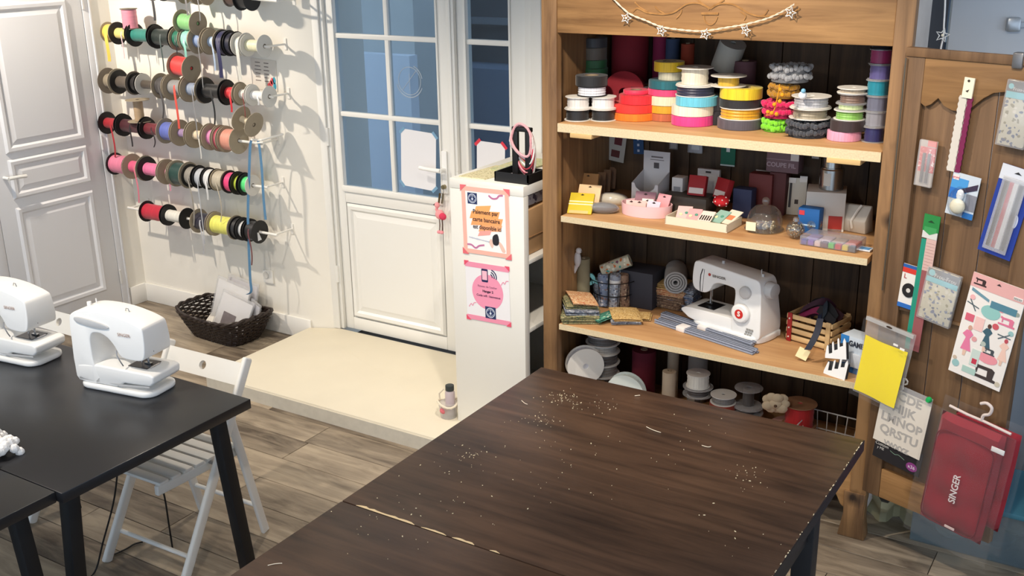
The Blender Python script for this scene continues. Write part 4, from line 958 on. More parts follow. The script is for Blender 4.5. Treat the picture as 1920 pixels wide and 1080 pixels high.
def tail_part(t, L, rr, ln, rib, w=0.010, sway=0.01, side=-1, x=0.0):
    pts = [(x, side*rr*0.9, rr*0.45), (x, side*(rr+0.001), 0.0)]
    k = 7
    for i in range(1, k+1):
        f = i/k; pts.append((x+sway*math.sin(f*3.0), side*(rr+0.003+0.004*math.sin(f*4)), -ln*f))
    MB().strip(spline(pts, 3, False), w, (1, 0.25, 0), 0.0009).build('hanging_tail', ribbon_mat(rib), t)
ORD = ['leftmost', 'second', 'third', 'fourth', 'fifth', 'sixth', 'seventh', 'eighth', 'ninth', 'tenth', 'eleventh', 'twelfth']
def rod_row(rname, p0, p1, spools):
    A, B = aty(p0[0], p0[1], YR), aty(p1[0], p1[1], YR)
    cx = (A.x+B.x)/2
    t = thing('ribbon_rod', 'white ribbon rod on wall brackets, %s rod of the ribbon wall' % rname, 'rod', (cx, YR, (A.z+B.z)/2), group='ribbon rods')
    dz = (B.z-A.z)/2; hl = (B.x-A.x)/2
    MB().cyl((-hl, 0, -dz), (hl, 0, dz), 0.0075, n=10).build('rod', ROD, t)
    for s in (-1, 1):
        MB().cyl((s*hl*0.97, 0.0, s*dz*0.97), (s*hl*0.97, YS-YR, s*dz*0.97), 0.006, n=8).build('bracket', ROD, t)
        MB().box((s*hl*0.97, YS-YR-0.003, s*dz*0.97), (0.02, 0.006, 0.06)).build('wall_plate', ROD, t)
    m_ = mpp((cx, YR, 1.4))
    for i, sp in enumerate(spools):
        xl, xr, fl, frt, cname, rib, rp, fp = sp[:8]
        if i+1 < len(spools) and 3 < spools[i+1][0]-xr < 20: xr = spools[i+1][0]-3
        f0 = (xl-p0[0])/(p1[0]-p0[0]); f1 = (xr-p0[0])/(p1[0]-p0[0])
        yl = p0[1]+(p1[1]-p0[1])*f0; yr_ = p0[1]+(p1[1]-p0[1])*f1
        P, Q = aty(xl, yl, YR), aty(xr, yr_, YR)
        L = max(Q.x-P.x, 0.02); c = (P+Q)/2; mp_ = mpp(c)
        zz = A.z+(B.z-A.z)*((c.x-A.x)/(B.x-A.x))
        fr_ = min(fp*mp_, YS-YR-0.006)
        s = thing('ribbon_spool', '%s ribbon on a %s spool, %s from left on the %s rod' % (cname, FN[fl], ORD[i], rname) if i else '%s ribbon on a %s spool, leftmost on the %s rod' % (cname, FN[fl], rname), 'ribbon spool', (c.x, YR, zz), group='ribbon spools on the wall rods')
        spool_parts(s, L, fr_, rp*mp_, fl, frt, rib)
        for tl in sp[8:]:
            tail_part(s, L, rp*mp_, tl[0]*mp_, tl[1] if len(tl) > 1 and tl[1] else rib, tl[2] if len(tl) > 2 else 0.010, tl[3] if len(tl) > 3 else 0.01)
rod_row('topmost', (262, -22), (520, 2), [
    (285, 305, 'K', 'K', 'charcoal', (60, 58, 60), 14, 20, (55, None, 0.016)), (345, 362, 'B', 'B', 'grey', (130, 128, 130), 12, 20, (50,)), (370, 388, 'B', 'B', 'silver grey', (150, 150, 150), 12, 20, (48, None, 0.006)),
    (430, 446, 'T', 'T', 'brown', (80, 60, 50), 16, 18), (452, 472, 'K', 'K', 'black', (20, 20, 22), 18, 23)])
rod_row('upper', (192, 59), (505, 88), [
    (203, 214, 'B', 'B', 'golden yellow', (232, 196, 84), 15, 19, (52, None, 0.022)),
    (221, 247, 'K', 'K', 'pale yellow', (238, 216, 128), 10, 21, (45, (226, 190, 196), 0.006)),
    (253, 284, 'K', 'K', 'teal', (44, 128, 116), 12, 22),
    (294, 328, 'K', 'K', 'blackish green', (22, 36, 32), 15, 22, (62, (66, 80, 78), 0.008)),
    (333, 349, 'B', 'B', 'emerald', (28, 112, 88), 16, 22, (26, (30, 36, 40), 0.006)),
    (352, 364, 'B', 'B', 'mint', (150, 214, 196), 19, 22, (30, None, 0.014)),
    (370, 390, 'B', 'B', 'pale blue', (146, 166, 204), 13, 25, (85, (150, 150, 150), 0.005)),
    (395, 414, 'B', 'B', 'light blue', (184, 204, 230), 10, 24, (52,)),
    (419, 431, 'K', 'K', 'navy', (44, 44, 86), 22, 24, (62, None, 0.022)),
    (434, 444, 'K', 'K', 'dark navy', (28, 28, 52), 20, 23),
    (448, 461, 'W', 'W', 'ivory', (234, 230, 218), 15, 22, (64, None, 0.018)),
    (465, 496, 'W', 'W', 'cream', (238, 230, 194), 11, 21)])
rod_row('second', (192, 150), (512, 182), [
    (203, 218, 'T', 'B', 'taupe', (150, 138, 118), 13, 24),
    (224, 250, 'K', 'T', 'brown grey', (94, 84, 74), 11, 22),
    (255, 263, 'K', 'K', 'black brown', (34, 30, 30), 15, 20),
    (269, 292, 'W', 'W', 'dark brown', (76, 66, 56), 8, 20),
    (302, 318, 'B', 'B', 'dark grey', (72, 68, 68), 17, 24, (58, None, 0.012, 0.03)),
    (323, 350, 'B', 'B', 'mid grey', (148, 148, 148), 14, 25, (75, (226, 84, 70), 0.014)),
    (356, 376, 'B', 'B', 'blue grey', (150, 164, 186), 12, 25, (90, (150, 150, 152), 0.006)),
    (386, 420, 'K', 'K', 'jet black', (20, 20, 22), 13, 24, (60, None, 0.010, 0.02)),
    (428, 446, 'K', 'B', 'bright red', (224, 50, 58), 11, 22, (34, None, 0.012)),
    (453, 468, 'B', 'W', 'pearl', (226, 222, 214), 9, 20, (42, (150, 60, 60), 0.004)),
    (474, 505, 'W', 'W', 'pure white', (236, 236, 234), 9, 20, (16,))])
rod_row('third', (194, 229), (492, 270), [
    (201, 221, 'K', 'K', 'crimson', (172, 36, 48), 10, 21, (62, None, 0.011, 0.02)),
    (233, 262, 'K', 'K', 'dark maroon', (72, 22, 32), 12, 21, (36, (30, 20, 24), 0.010)),
    (277, 296, 'K', 'K', 'wine', (112, 30, 42), 11, 20, (32, (40, 20, 26), 0.008, 0.03)),
    (311, 328, 'B', 'B', 'periwinkle', (98, 112, 190), 17, 24),
    (338, 350, 'B', 'B', 'lavender', (168, 140, 180), 8, 25),
    (366, 386, 'B', 'B', 'peach', (240, 214, 184), 9, 25, (42, (240, 236, 226), 0.006)),
    (396, 412, 'B', 'B', 'orchid pink', (226, 140, 186), 15, 25),
    (415, 421, 'B', 'B', 'raspberry', (194, 76, 96), 22, 25),
    (425, 448, 'B', 'B', 'salmon', (220, 150, 130), 20, 25)])
rod_row('fourth', (206, 305), (502, 352), [
    (216, 236, 'K', 'K', 'rose pink', (230, 130, 160), 17, 21),
    (248, 264, 'B', 'B', 'hot pink', (234, 98, 138), 11, 24, (66, (226, 120, 140), 0.009, 0.02)),
    (276, 301, 'K', 'B', 'candy pink', (240, 122, 166), 12, 23),
    (313, 324, 'B', 'B', 'blush', (234, 152, 172), 7, 24, (34,)),
    (332, 350, 'B', 'B', 'bottle green', (20, 62, 56), 21, 25),
    (357, 369, 'K', 'K', 'pewter', (150, 144, 134), 17, 22, (92, None, 0.009, 0.03)),
    (376, 387, 'K', 'K', 'silver', (186, 190, 196), 17, 21, (125, None, 0.006)),
    (393, 403, 'K', 'K', 'white', (222, 222, 222), 18, 21, (36, None, 0.012)),
    (409, 425, 'B', 'B', 'sheer beige', (188, 178, 158), 18, 21, (76, None, 0.006, 0.03)),
    (431, 443, 'K', 'K', 'neon pink', (255, 68, 128), 18, 22),
    (448, 456, 'K', 'K', 'neon yellow', (214, 240, 76), 15, 22),
    (461, 474, 'K', 'W', 'neon green', (90, 226, 130), 15, 20)])
rod_row('lowest', (240, 389), (520, 441), [
    (276, 303, 'K', 'K', 'scarlet', (200, 36, 60), 15, 20),
    (317, 351, 'K', 'K', 'off-white', (236, 230, 220), 11, 20),
    (373, 388, 'B', 'B', 'midnight', (36, 34, 52), 16, 23, (58, (186, 186, 190), 0.010, 0.02)),
    (404, 436, 'B', 'B', 'lemon yellow', (240, 234, 108), 17, 23),
    (445, 454, 'K', 'K', 'black satin', (26, 26, 30), 19, 22),
    (457, 464, 'K', 'K', 'white edged', (226, 226, 224), 16, 22),
    (470, 487, 'K', 'K', 'matte black', (28, 27, 30), 18, 22, (62, (110, 60, 64), 0.008, 0.02))])
# spools lying loose on top of the rods
def loose(px0, px1, fl, frt, cname, rib, rp, fp, label, YY=YR-0.0, tails=()):
    P, Q = aty(px0[0], px0[1], YY), aty(px1[0], px1[1], YY); c = (P+Q)/2; m_ = mpp(c)
    s = thing('ribbon_spool', label, 'ribbon spool', tuple(c), rot=(0, -math.atan2(Q.z-P.z, Q.x-P.x), 0), group='ribbon spools on the wall rods')
    spool_parts(s, (Q-P).length, fp*m_, rp*m_, fl, frt, rib)
    for tl in tails: tail_part(s, (Q-P).length, rp*m_, tl[0]*m_, tl[1] or rib, tl[2])
loose((341, 40), (371, 44), 'B', 'B', '', (134, 196, 124), 15, 22, 'leaf green ribbon on cardboard spool resting above the upper rod', YR-0.02)
loose((331, 122), (359, 128), 'B', 'B', '', (244, 62, 60), 18, 24, 'bright red ribbon on cardboard spool resting above the second rod', YR-0.02)
loose((452, 222), (476, 234), 'B', 'B', '', (222, 206, 176), 6, 24, 'nearly empty cardboard spool above the right end of third rod', YR-0.02)
def upright(px, h_px, r_px, fl, rib, rp, label, YY=YR):
    P = aty(px[0], px[1], YY); m_ = mpp(P)
    s = thing('ribbon_spool', label, 'ribbon spool', tuple(P), rot=(0, -PI/2, 0), group='ribbon spools on the wall rods')
    spool_parts(s, h_px*m_, min(r_px*m_, 0.07), rp*m_, fl, fl, rib); return s
upright((243, 35), 36, 16, 'T', (222, 140, 158), 14, 'pink ribbon spool standing upright on the upper rod')
upright((260, 207), 40, 22, 'B', (176, 150, 118), 9, 'tan ribbon spool standing upright on the third rod')
# blue measuring tapes hung over the third rod
TAPE = mat((88, 132, 168), 0.6, noise=0.15, nscale=120)
def tape(px, label, w=0.016, YY=YR-0.03):
    P = [aty(x, y, YY) for x, y in px]
    tag(MB().strip(spline([tuple(p) for p in P], 5, False), w, (1, 0.3, 0), 0.0012).build('measuring_tape', TAPE), label, 'measuring tape', 'blue measuring tapes')
tape([(472, 262), (469, 275), (467, 330), (465, 390), (466, 450), (469, 520), (471, 546), (463, 552)], 'long blue measuring tape hanging down to the wicker basket')
tape([(484, 264), (487, 280), (491, 320), (494, 370), (498, 412)], 'short blue measuring tape beside the long one', 0.015)
hk = thing('rod_hook', 'white metal end hook on the right of the third rod', 'hook', tuple(aty(486, 262, YR-0.03)))
MB().tube([(-0.06, 0, -0.005), (0.02, 0, 0.0), (0.045, 0.06, 0.01), (0.06, 0.127, 0.015)], 0.006, 8).build('bent_wire', ROD, hk)
MB().tube([(-0.02, -0.0, -0.02), (0.03, 0, -0.012)], 0.005, 8).build('cross_wire', ROD, hk)
# notice card on the wall
P = aty(496, 140, YS)
nc = thing('notice_card', 'small printed card with red and blue flowers on ribbon wall', 'card', (P.x, YS-0.003, P.z), rot=(0, 0.04, 0))
MB().box((0, 0, 0), (0.19, 0.002, 0.17)).build('sheet', mat((222, 216, 206), 0.7), nc)
for k in range(6):
    for (x0, wd_) in ((-0.045, 0.05), (0.02, 0.045)):
        MB().box((x0, -0.0015, 0.065-k*0.02), (wd_*random.uniform(0.7, 1), 0.0006, 0.004)).build('text_line', mat((110, 100, 96), 0.8), nc)
for (x, z, c) in ((0.05, -0.045, (214, 84, 90)), (0.035, -0.06, (214, 84, 90)), (0.078, -0.055, (60, 150, 175)), (0.075, -0.025, (60, 150, 175)), (0.06, -0.03, (220, 100, 110))):
    MB().prism([(x+0.012*math.cos(i*PI/4), z+0.02*math.sin(i*PI/4)) for i in range(8)], -0.0022, -0.001, 'y').build('flower_print', mat(c, 0.7), nc)
tagp = aty(484, 444, YR-0.02)
tag(MB().box((0, 0, 0), (0.03, 0.0015, 0.045)).build('price_tag', mat((232, 230, 226), 0.7), None, tuple(tagp), (0, -0.4, 0.2)), 'small white price tag hanging on the lowest rod end', 'tag')
# ================================================================== haberdashery on the wardrobe shelves
random.seed(11)
def onshelf(px_, py_, z, back=0.0):
    """point on the shelf plane under a pixel, moved 'back' along the horizontal line of sight"""
    P = atz(px_, py_, z); d = Vector((P.x, P.y, 0)).normalized(); return P+d*back
WREEL = mat((232, 228, 220), 0.5)
KREEL = mat((30, 29, 31), 0.5)
def vtape(t, r, h, c, name='wound_tape', hole=0.45):
    MB().lathe([(r*hole, 0.0005), (r*0.985, 0.0005), (r, 0.0015), (r, h-0.0015), (r*0.985, h-0.0005), (r*hole, h-0.0005)], 'z', 34, closed=True).build(name, ribbon_mat(c, 0.55), t, ang=40)
    MB().lathe([(r*(hole-0.05), 0.0005), (r*hole, 0.0005), (r*hole, h-0.0005), (r*(hole-0.05), h-0.0005)], 'z', 20, closed=True).build('core_tube', mat((150, 132, 108), 0.8), t)
    a = random.uniform(3.6, 5.4)
    MB().add([(r*1.003*math.cos(a+k*0.05), r*1.003*math.sin(a+k*0.05), z) for z in (0.001, h-0.001) for k in range(4)], [(0, 1, 5, 4), (1, 2, 6, 5), (2, 3, 7, 6)]).build('tape_end', ribbon_mat(tuple(min(255, v*1.08) for v in c), 0.5), t)
def vreel(t, r, h, c, fl, rr=0.86):
    th = 0.0028
    for z in (0.0004, h-th-0.0004): MB().lathe([(r*0.15, z), (r, z), (r, z+th), (r*0.15, z+th)], 'z', 32, closed=True).build('flange', fl, t, ang=40)
    prof = [(r*0.2, th)]
    for i in range(7): prof.append((r*rr*(1-0.04*(i % 2)), th+0.001+(h-2*th-0.002)*i/6))
    prof.append((r*0.2, h-th)); MB().lathe(prof, 'z', 30).build('wound_ribbon', ribbon_mat(c, 0.45), t)
def vpom(t, r, h, c):
    b = MB(); n = int(34)
    for lay in range(2):
        for ring, nn in ((1.0, n), (0.72, 22), (0.4, 10)):
            for i in range(nn):
                a = 2*PI*(i+random.random()*0.5)/nn; rr = r*ring*random.uniform(0.9, 1.05)-0.008
                b.ball((rr*math.cos(a), rr*math.sin(a), max(0.012, h*(0.28+0.42*lay)+random.uniform(-0.004, 0.006))), random.uniform(0.0088, 0.0118), 7, 5)
    tag(b.build('pompons', mat(c, 0.95, noise=0.35, nscale=220, bump=0.6, sheen=0.4), t), kind='stuff')
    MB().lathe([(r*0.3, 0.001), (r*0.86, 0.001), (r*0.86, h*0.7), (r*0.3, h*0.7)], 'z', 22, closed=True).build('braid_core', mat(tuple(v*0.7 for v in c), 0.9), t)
def stack(P, items, where, m_=None, jit=0.004):
    z = P[2]; m_ = m_ or mpp(P)
    n = len(items)
    for i, it in enumerate(items):
        kind, r, h, c, cname = it[:5]; dx = it[5]*m_ if len(it) > 5 else 0.0
        r *= m_; h *= m_
        pos = ('on its own' if n == 1 else ('bottom' if i == 0 else ('top' if i == n-1 else ('second' if i == 1 else ('third', 'fourth', 'fifth', 'sixth')[min(3, i-2)])+' up')))
        nm = {'tape': 'bias_tape_roll', 'reelW': 'ribbon_reel', 'reelK': 'ribbon_reel', 'reelC': 'ribbon_reel', 'pom': 'pompon_trim'}[kind]
        kd = {'tape': 'tape roll', 'reelW': 'ribbon on white reel', 'reelK': 'ribbon on black reel', 'reelC': 'ribbon on clear reel', 'pom': 'pompon trim coil'}[kind]
        lab = '%s %s, %s of the stack %s' % (cname, kd, pos, where)
        t = thing(nm, lab, 'trim' if kind == 'pom' else ('tape' if kind == 'tape' else 'ribbon'), (P[0]+dx*RX.x+random.uniform(-jit, jit)*0.5, P[1]+dx*RX.y, z+0.0005), random.random()*0.6, group='rolls stacked on the top wardrobe shelf' if P[2] > 1.4 else 'rolls stacked on the bottom wardrobe shelf')
        if kind == 'tape': vtape(t, r, h, c)
        elif kind == 'pom': vpom(t, r, h, c)
        else: vreel(t, r, h, c, {'reelW': WREEL, 'reelK': KREEL, 'reelC': CLR}[kind], it[6] if len(it) > 6 else 0.86)
        z += h+0.0006
    return z
RX = Vector((1, 0, 0))
def fstack(px_, py_, items, where):
    r = items[0][1]; P0_ = atz(px_, py_, Z1); P = onshelf(px_, py_, Z1, r*mpp(P0_)); P.z = Z1
    P.y = min(P.y, 4.345-r*mpp(P)); return stack(P, items, where), P
za, Pa = fstack(1083, 229, [('reelW', 25, 22, (28, 28, 30), 'black cord'), ('reelW', 24, 22, (226, 222, 216), 'white')], 'in the left corner')
zb, Pb = fstack(1131, 229, [('reelW', 25, 22, (30, 30, 32), 'black braid'), ('reelW', 25, 22, (232, 230, 228), 'bright white')], 'beside the left corner')
Pm = (Pa+Pb)/2; Pm.z = max(za, zb)+0.0006; m_ = mpp(Pm)
stack(Vector((Pm.x-0.005, Pm.y+0.02, Pm.z)), [('reelK', 28, 18, (226, 226, 232), 'snow white', 0, 0.94), ('tape', 30, 19, (26, 26, 28), 'black')], 'bridging two white reels')
P = aty(1112, 200, 4.17); P.z = Z1
stack(P, [('tape', 28, 32, (34, 32, 34), 'dark'), ('tape', 28, 30, (30, 30, 32), 'black'), ('tape', 27, 15, (44, 112, 66), 'green'), ('tape', 25, 15, (40, 100, 58), 'forest green'), ('tape', 25, 22, (96, 88, 76), 'grey'), ('tape', 25, 17, (56, 58, 60), 'slate')], 'at the back left')
fstack(1190, 229, [('tape', 44, 14, (246, 122, 26), 'orange'), ('tape', 43, 15, (232, 48, 38), 'vermilion'), ('tape', 36, 16, (222, 34, 44), 'red', 6), ('tape', 24, 8, (232, 50, 84), 'coral pink', 2)], 'on orange')
fstack(1250, 229, [('tape', 38, 14, (186, 100, 62), 'rust'), ('tape', 38, 14, (212, 160, 32), 'mustard'), ('tape', 39, 17, (240, 218, 186), 'ecru'), ('tape', 37, 12, (228, 66, 116), 'hot pink'), ('tape', 37, 15, (24, 96, 106), 'petrol', 2), ('tape', 24, 15, (206, 198, 172), 'ivory', 6), ('tape', 28, 18, (230, 190, 28), 'yellow', 2)], 'on rust')
fstack(1299, 239, [('tape', 40, 18, (230, 62, 140), 'magenta'), ('tape', 40, 18, (242, 228, 206), 'cream'), ('tape', 39, 17, (104, 196, 220), 'sky blue', 6), ('reelW', 37, 19, (36, 40, 66), 'navy', 2, 0.94), ('reelW', 34, 32, (228, 220, 198), 'natural', 0, 0.74)], 'on magenta')
fstack(1387, 246, [('tape', 42, 18, (84, 80, 90), 'dark grey'), ('reelW', 40, 21, (216, 160, 32), 'amber', 0, 0.95), ('tape', 38, 15, (32, 30, 32), 'black', -2), ('tape', 39, 20, (238, 204, 36), 'bright yellow', -1), ('reelW', 33, 20, (206, 166, 46), 'ochre', -26, 0.6)], 'on dark grey')
fstack(1455, 250, [('pom', 27, 26, (128, 216, 44), 'lime'), ('pom', 33, 36, (214, 24, 90), 'fuchsia', 5), ('pom', 28, 30, (170, 120, 26), 'mustard', 8), ('pom', 39, 36, (150, 152, 156), 'grey', 20)], 'of pompon trims')
fstack(1513, 262, [('pom', 40, 34, (66, 70, 78), 'charcoal'), ('reelW', 38, 20, (150, 140, 120), 'taupe', 2, 0.82), ('reelW', 36, 21, (172, 174, 180), 'silver', 2, 0.86)], 'on the charcoal pompons')
fstack(1582, 267, [('tape', 31, 18, (240, 160, 188), 'pink satin'), ('tape', 32, 20, (52, 38, 40), 'dark brown', 6), ('reelW', 29, 18, (130, 184, 84), 'apple green', 7, 0.85), ('reelC', 28, 12, (206, 222, 170), 'pale lime', 7, 0.8), ('reelC', 28, 18, (120, 96, 84), 'brown sheer', 9, 0.8), ('reelW', 29, 10, (190, 178, 160), 'sand', 9, 0.8)], 'on pink satin')
P = onshelf(1637, 270, Z1, 0.05); P.z = Z1; P.x = min(P.x, -0.905)
stack(P, [('reelC', 22, 29, (36, 38, 92), 'royal blue', 0, 0.8), ('reelC', 22, 28, (138, 138, 146), 'silver satin'), ('reelC', 22, 28, (104, 106, 124), 'steel grey'), ('reelC', 22, 29, (16, 130, 150), 'turquoise'), ('reelC', 22, 28, (86, 78, 132), 'violet'), ('reelC', 22, 27, (150, 34, 92), 'plum'), ('reelK', 22, 12, (40, 36, 40), 'black')], 'against the right side')
P = aty(1345, 215, 4.1); P.z = Z1
stack(P, [('tape', 30, 26, (28, 26, 30), 'soot black'), ('tape', 30, 26, (40, 36, 40), 'anthracite')], 'behind magenta and yellow rolls')
P = aty(1205, 180, 4.18); P.z = Z1
stack(P, [('tape', 34, 26, (64, 22, 28), 'deep red'), ('tape', 34, 26, (36, 28, 30), 'brown black')], 'behind the orange rolls')
# trailing mustard pompon tail
P = [aty(x, y, 3.84) for x, y in ((1462, 158), (1460, 172), (1456, 190), (1452, 205), (1446, 214), (1436, 216))]
tr_ = thing('pompon_tail', 'loose mustard pompon braid hanging down over the pompon stack', 'trim', tuple(P[0]))
MB().tube(spline([tuple(p-P[0]) for p in P], 4, False), 0.0022, 5).build('braid', mat((216, 146, 30), 0.8), tr_)
for (x, y) in ((1463, 168), (1467, 178), (1452, 196), (1462, 190), (1447, 212), (1456, 214), (1440, 210)):
    q = aty(x, y, 3.838)-P[0]; MB().ball(tuple(q), 0.008, 8, 6).build('pompon', mat((222, 150, 30), 0.9, bump=0.5, nscale=200), tr_)
# small toy on top of the silver reel
P = aty(1505, 178, 3.9)
ty = thing('tiny_figurine', 'tiny white and blue figurine on top of the silver reel', 'figurine', (P.x, P.y, P.z-0.018))
MB().ball((0, 0, 0.016), 0.016, 10, 8).build('body', mat((226, 232, 238), 0.5), ty); MB().ball((0.004, -0.008, 0.034), 0.009, 10, 8).build('head', mat((120, 176, 206), 0.5), ty)
# rolls standing at the back of the top shelf
def bolt(px_, ytop, Yp, r, c, label, tilt=0.0, h=None, z0=Z1, name='fabric_bolt'):
    P = aty(px_, ytop, Yp); hh = h or (P.z-z0)
    t = thing(name, label, 'fabric roll', (P.x, Yp, z0 if h is None else P.z-h), rot=(0, tilt, 0))
    MB().lathe([(r*0.3, 0.001), (r, 0.001), (r, hh), (r*0.3, hh)], 'z', 26, closed=True).build('roll', mat(c, 0.85, noise=0.15, nscale=18), t)
    MB().lathe([(r*0.22, 0.0), (r*0.3, 0.0), (r*0.3, hh+0.004), (r*0.22, hh+0.004)], 'z', 16, closed=True).build('core_tube', mat((150, 130, 104), 0.8), t)
bolt(1182, 62, 4.26, 0.08, (112, 20, 32), 'tall burgundy roll standing at back left of the top shelf')
bolt(1262, 72, 4.28, 0.03, (52, 66, 92), 'slim slate blue roll at the back of the top shelf')
bolt(1240, 66, 4.30, 0.035, (120, 26, 62), 'slim plum roll left of the slate blue roll')
bolt(1290, 82, 4.24, 0.028, (132, 50, 28), 'slim rust roll right of the slate blue roll')
bolt(1398, 114, 4.22, 0.045, (98, 68, 76), 'mauve roll standing behind the yellow reels')
bolt(1332, 128, 4.27, 0.05, (84, 62, 66), 'dim brown roll behind the natural white reel')
P = aty(1366, 104, 4.22)
t = thing('fabric_bolt', 'grey white roll lying tilted at the back of the top shelf', 'fabric roll', tuple(P), rot=(0.3, 0.35, 0.2))
MB().lathe([(0.012, -0.06), (0.055, -0.06), (0.055, 0.06), (0.012, 0.06)], 'z', 26, closed=True).build('roll', mat((170, 166, 156), 0.8, noise=0.06, nscale=30), t)
P = aty(1168, 150, 4.10)
t = thing('fabric_bolt', 'large burgundy roll leaning on edge behind the orange rolls', 'fabric roll', (P.x, 4.12, Z1+0.092), rot=(-0.15, 0.0, 0.2))
MB().lathe([(0.02, -0.025), (0.09, -0.025), (0.092, 0.0), (0.09, 0.025), (0.02, 0.025)], 'y', 30, closed=True).build('roll', mat((124, 22, 34), 0.85, noise=0.15, nscale=20), t)

# ------------------------------------------------------------------ second shelf
def cardpack(name, label, px_, py_, z, w, h, c, tilt=-0.35, rz=0.0, cat='card', th=0.003, back=0.0, extras=(), hole=True, Y=None):
    """card standing on the shelf, leaning back; px,py is its front lower edge middle (or top middle when Y is given)"""
    if Y is None: P = onshelf(px_, py_, z, back)
    else: P = aty(px_, py_, Y); P.z = z
    t = thing(name, label, cat, (P.x, P.y, z+0.001), rot=(tilt, 0, rz))
    MB().box((0, 0, h/2), (w, th, h)).build('card', mat(c, 0.6, noise=0.04, nscale=15), t, bevel=0.001)
    if hole: MB().prism([(-0.009, h*0.9), (-0.003, h*0.9+0.003), (0, h*0.9+0.006), (0.003, h*0.9+0.003), (0.009, h*0.9), (0, h*0.9-0.003)], -th/2-0.0006, -th/2, 'y').build('hang_slot', mat((60, 44, 30), 0.8), t)
    for (x0, x1, z0, z1, cc, nm, dd) in extras:
        MB().bb(x0*w, x1*w, -th/2-dd, -th/2, z0*h, z1*h).build(nm, mat(cc, 0.6), t)
    return t
cardpack('tape_card', 'yellow bias tape card with two pale stripes on second shelf', 1086, 402, Z2, 0.105, 0.10, (214, 186, 44), -0.75, 0.25, 'tape card', 0.012, 0.0, ((-0.5, 0.5, 0.42, 0.47, (246, 238, 190), 'stripe', 0.001), (-0.5, 0.5, 0.55, 0.60, (246, 238, 190), 'stripe', 0.001), (-0.42, 0.36, 0.0, 0.14, (232, 186, 120), 'lower_band', 0.001)))
cardpack('tape_card', 'peach tape card behind the yellow card', 1100, 392, Z2, 0.10, 0.11, (240, 206, 160), -0.6, 0.2, 'tape card', 0.01)
cardpack('tape_card', 'tan tape card standing behind peach one', 1098, 378, Z2, 0.095, 0.125, (176, 130, 80), -0.35, 0.15, 'tape card', 0.012)
for k in range(7):
    cardpack('tape_card', '%s kraft card in the row at back left of second shelf' % ORD[k], 1100+k*10, 374-k*5, Z2, 0.07, 0.10, (134-k*4, 100-k*3, 64), -0.3, 0.3, 'tape card', 0.012, hole=False)
def pad(label, px_, py_, w, d, c, rz, z, h=0.022):
    P = onshelf(px_, py_, z, d/2); t = thing('shoulder_pad', label, 'pad', (P.x, P.y, z+0.001), rot=(-0.3, 0, rz))
    MB().ball((0, 0, 0.02), 1.0, 18, 8, (w/2, d/2, h)).build('foam', mat(c, 0.9), t)
    MB().ball((0, 0, 0.02), 1.0, 18, 8, (w/2+0.006, d/2+0.006, h+0.004)).build('wrap', CLR, t)
pad('black oval foam pad in clear wrap on second shelf', 1131, 404, 0.125, 0.085, (38, 42, 54), 0.35, Z2)
pad('cream oval foam pad behind the black one', 1146, 388, 0.14, 0.08, (232, 224, 196), 0.4, Z2, 0.03)
# pink oval tray with cards
P = onshelf(1212, 410, Z2, 0.075)
pt = thing('oval_tray', 'pink oval tray of small cards on second shelf', 'tray', (P.x, P.y, Z2+0.001), 0.05)
def oval(rx, ry, n=32): return [(rx*math.cos(2*PI*i/n), ry*math.sin(2*PI*i/n)) for i in range(n)]
o1 = oval(0.112, 0.076); o2 = oval(0.108, 0.072)
tm = MB(); n = 32; vs = [(p[0]*0.97, p[1]*0.97, 0) for p in o1]+[(p[0], p[1], 0.048) for p in o1]+[(p[0], p[1], 0.048) for p in o2]+[(p[0]*0.97, p[1]*0.97, 0.005) for p in o2]
fs = [tuple(range(n-1, -1, -1)), tuple(3*n+i for i in range(n))]
for k in range(3): fs += [(k*n+i, k*n+(i+1) % n, (k+1)*n+(i+1) % n, (k+1)*n+i) for i in range(n)]
tm.add(vs, fs).build('tray_body', mat((240, 196, 198), 0.6), pt, ang=50)
for k, (dx, dy, w_, h_, c, rr, lab) in enumerate(((-0.065, -0.02, 0.045, 0.05, (244, 206, 200), 0.3, 'small blush card left in the pink tray'), (-0.022, -0.03, 0.055, 0.055, (242, 190, 182), 0.35, 'salmon card in front of the pink tray'), (0.035, -0.03, 0.06, 0.06, (214, 208, 222), -0.1, 'lilac white card in the pink tray'), (0.055, 0.01, 0.065, 0.085, (238, 166, 172), -0.25, 'tall pink card right in the pink tray'), (-0.03, 0.03, 0.09, 0.08, (150, 110, 122), 0.1, 'mauve card at the back of the pink tray'), (0.0, -0.005, 0.05, 0.06, (248, 230, 222), 0.15, 'cream card in the middle of the pink tray'))):
    t = thing('button_card', lab, 'card', (pt.location.x+dx, pt.location.y+dy, Z2+0.007), rot=(-0.45, 0, rr), group='cards in the pink tray')
    MB().box((0, 0, h_/2), (w_, 0.003, h_)).build('card', mat(c, 0.6), t)
    MB().prism([(-0.009, h_*0.85), (0, h_*0.85+0.006), (0.009, h_*0.85), (0, h_*0.85-0.003)], -0.0022, -0.0015, 'y').build('hang_slot', mat((60, 44, 44), 0.8), t)
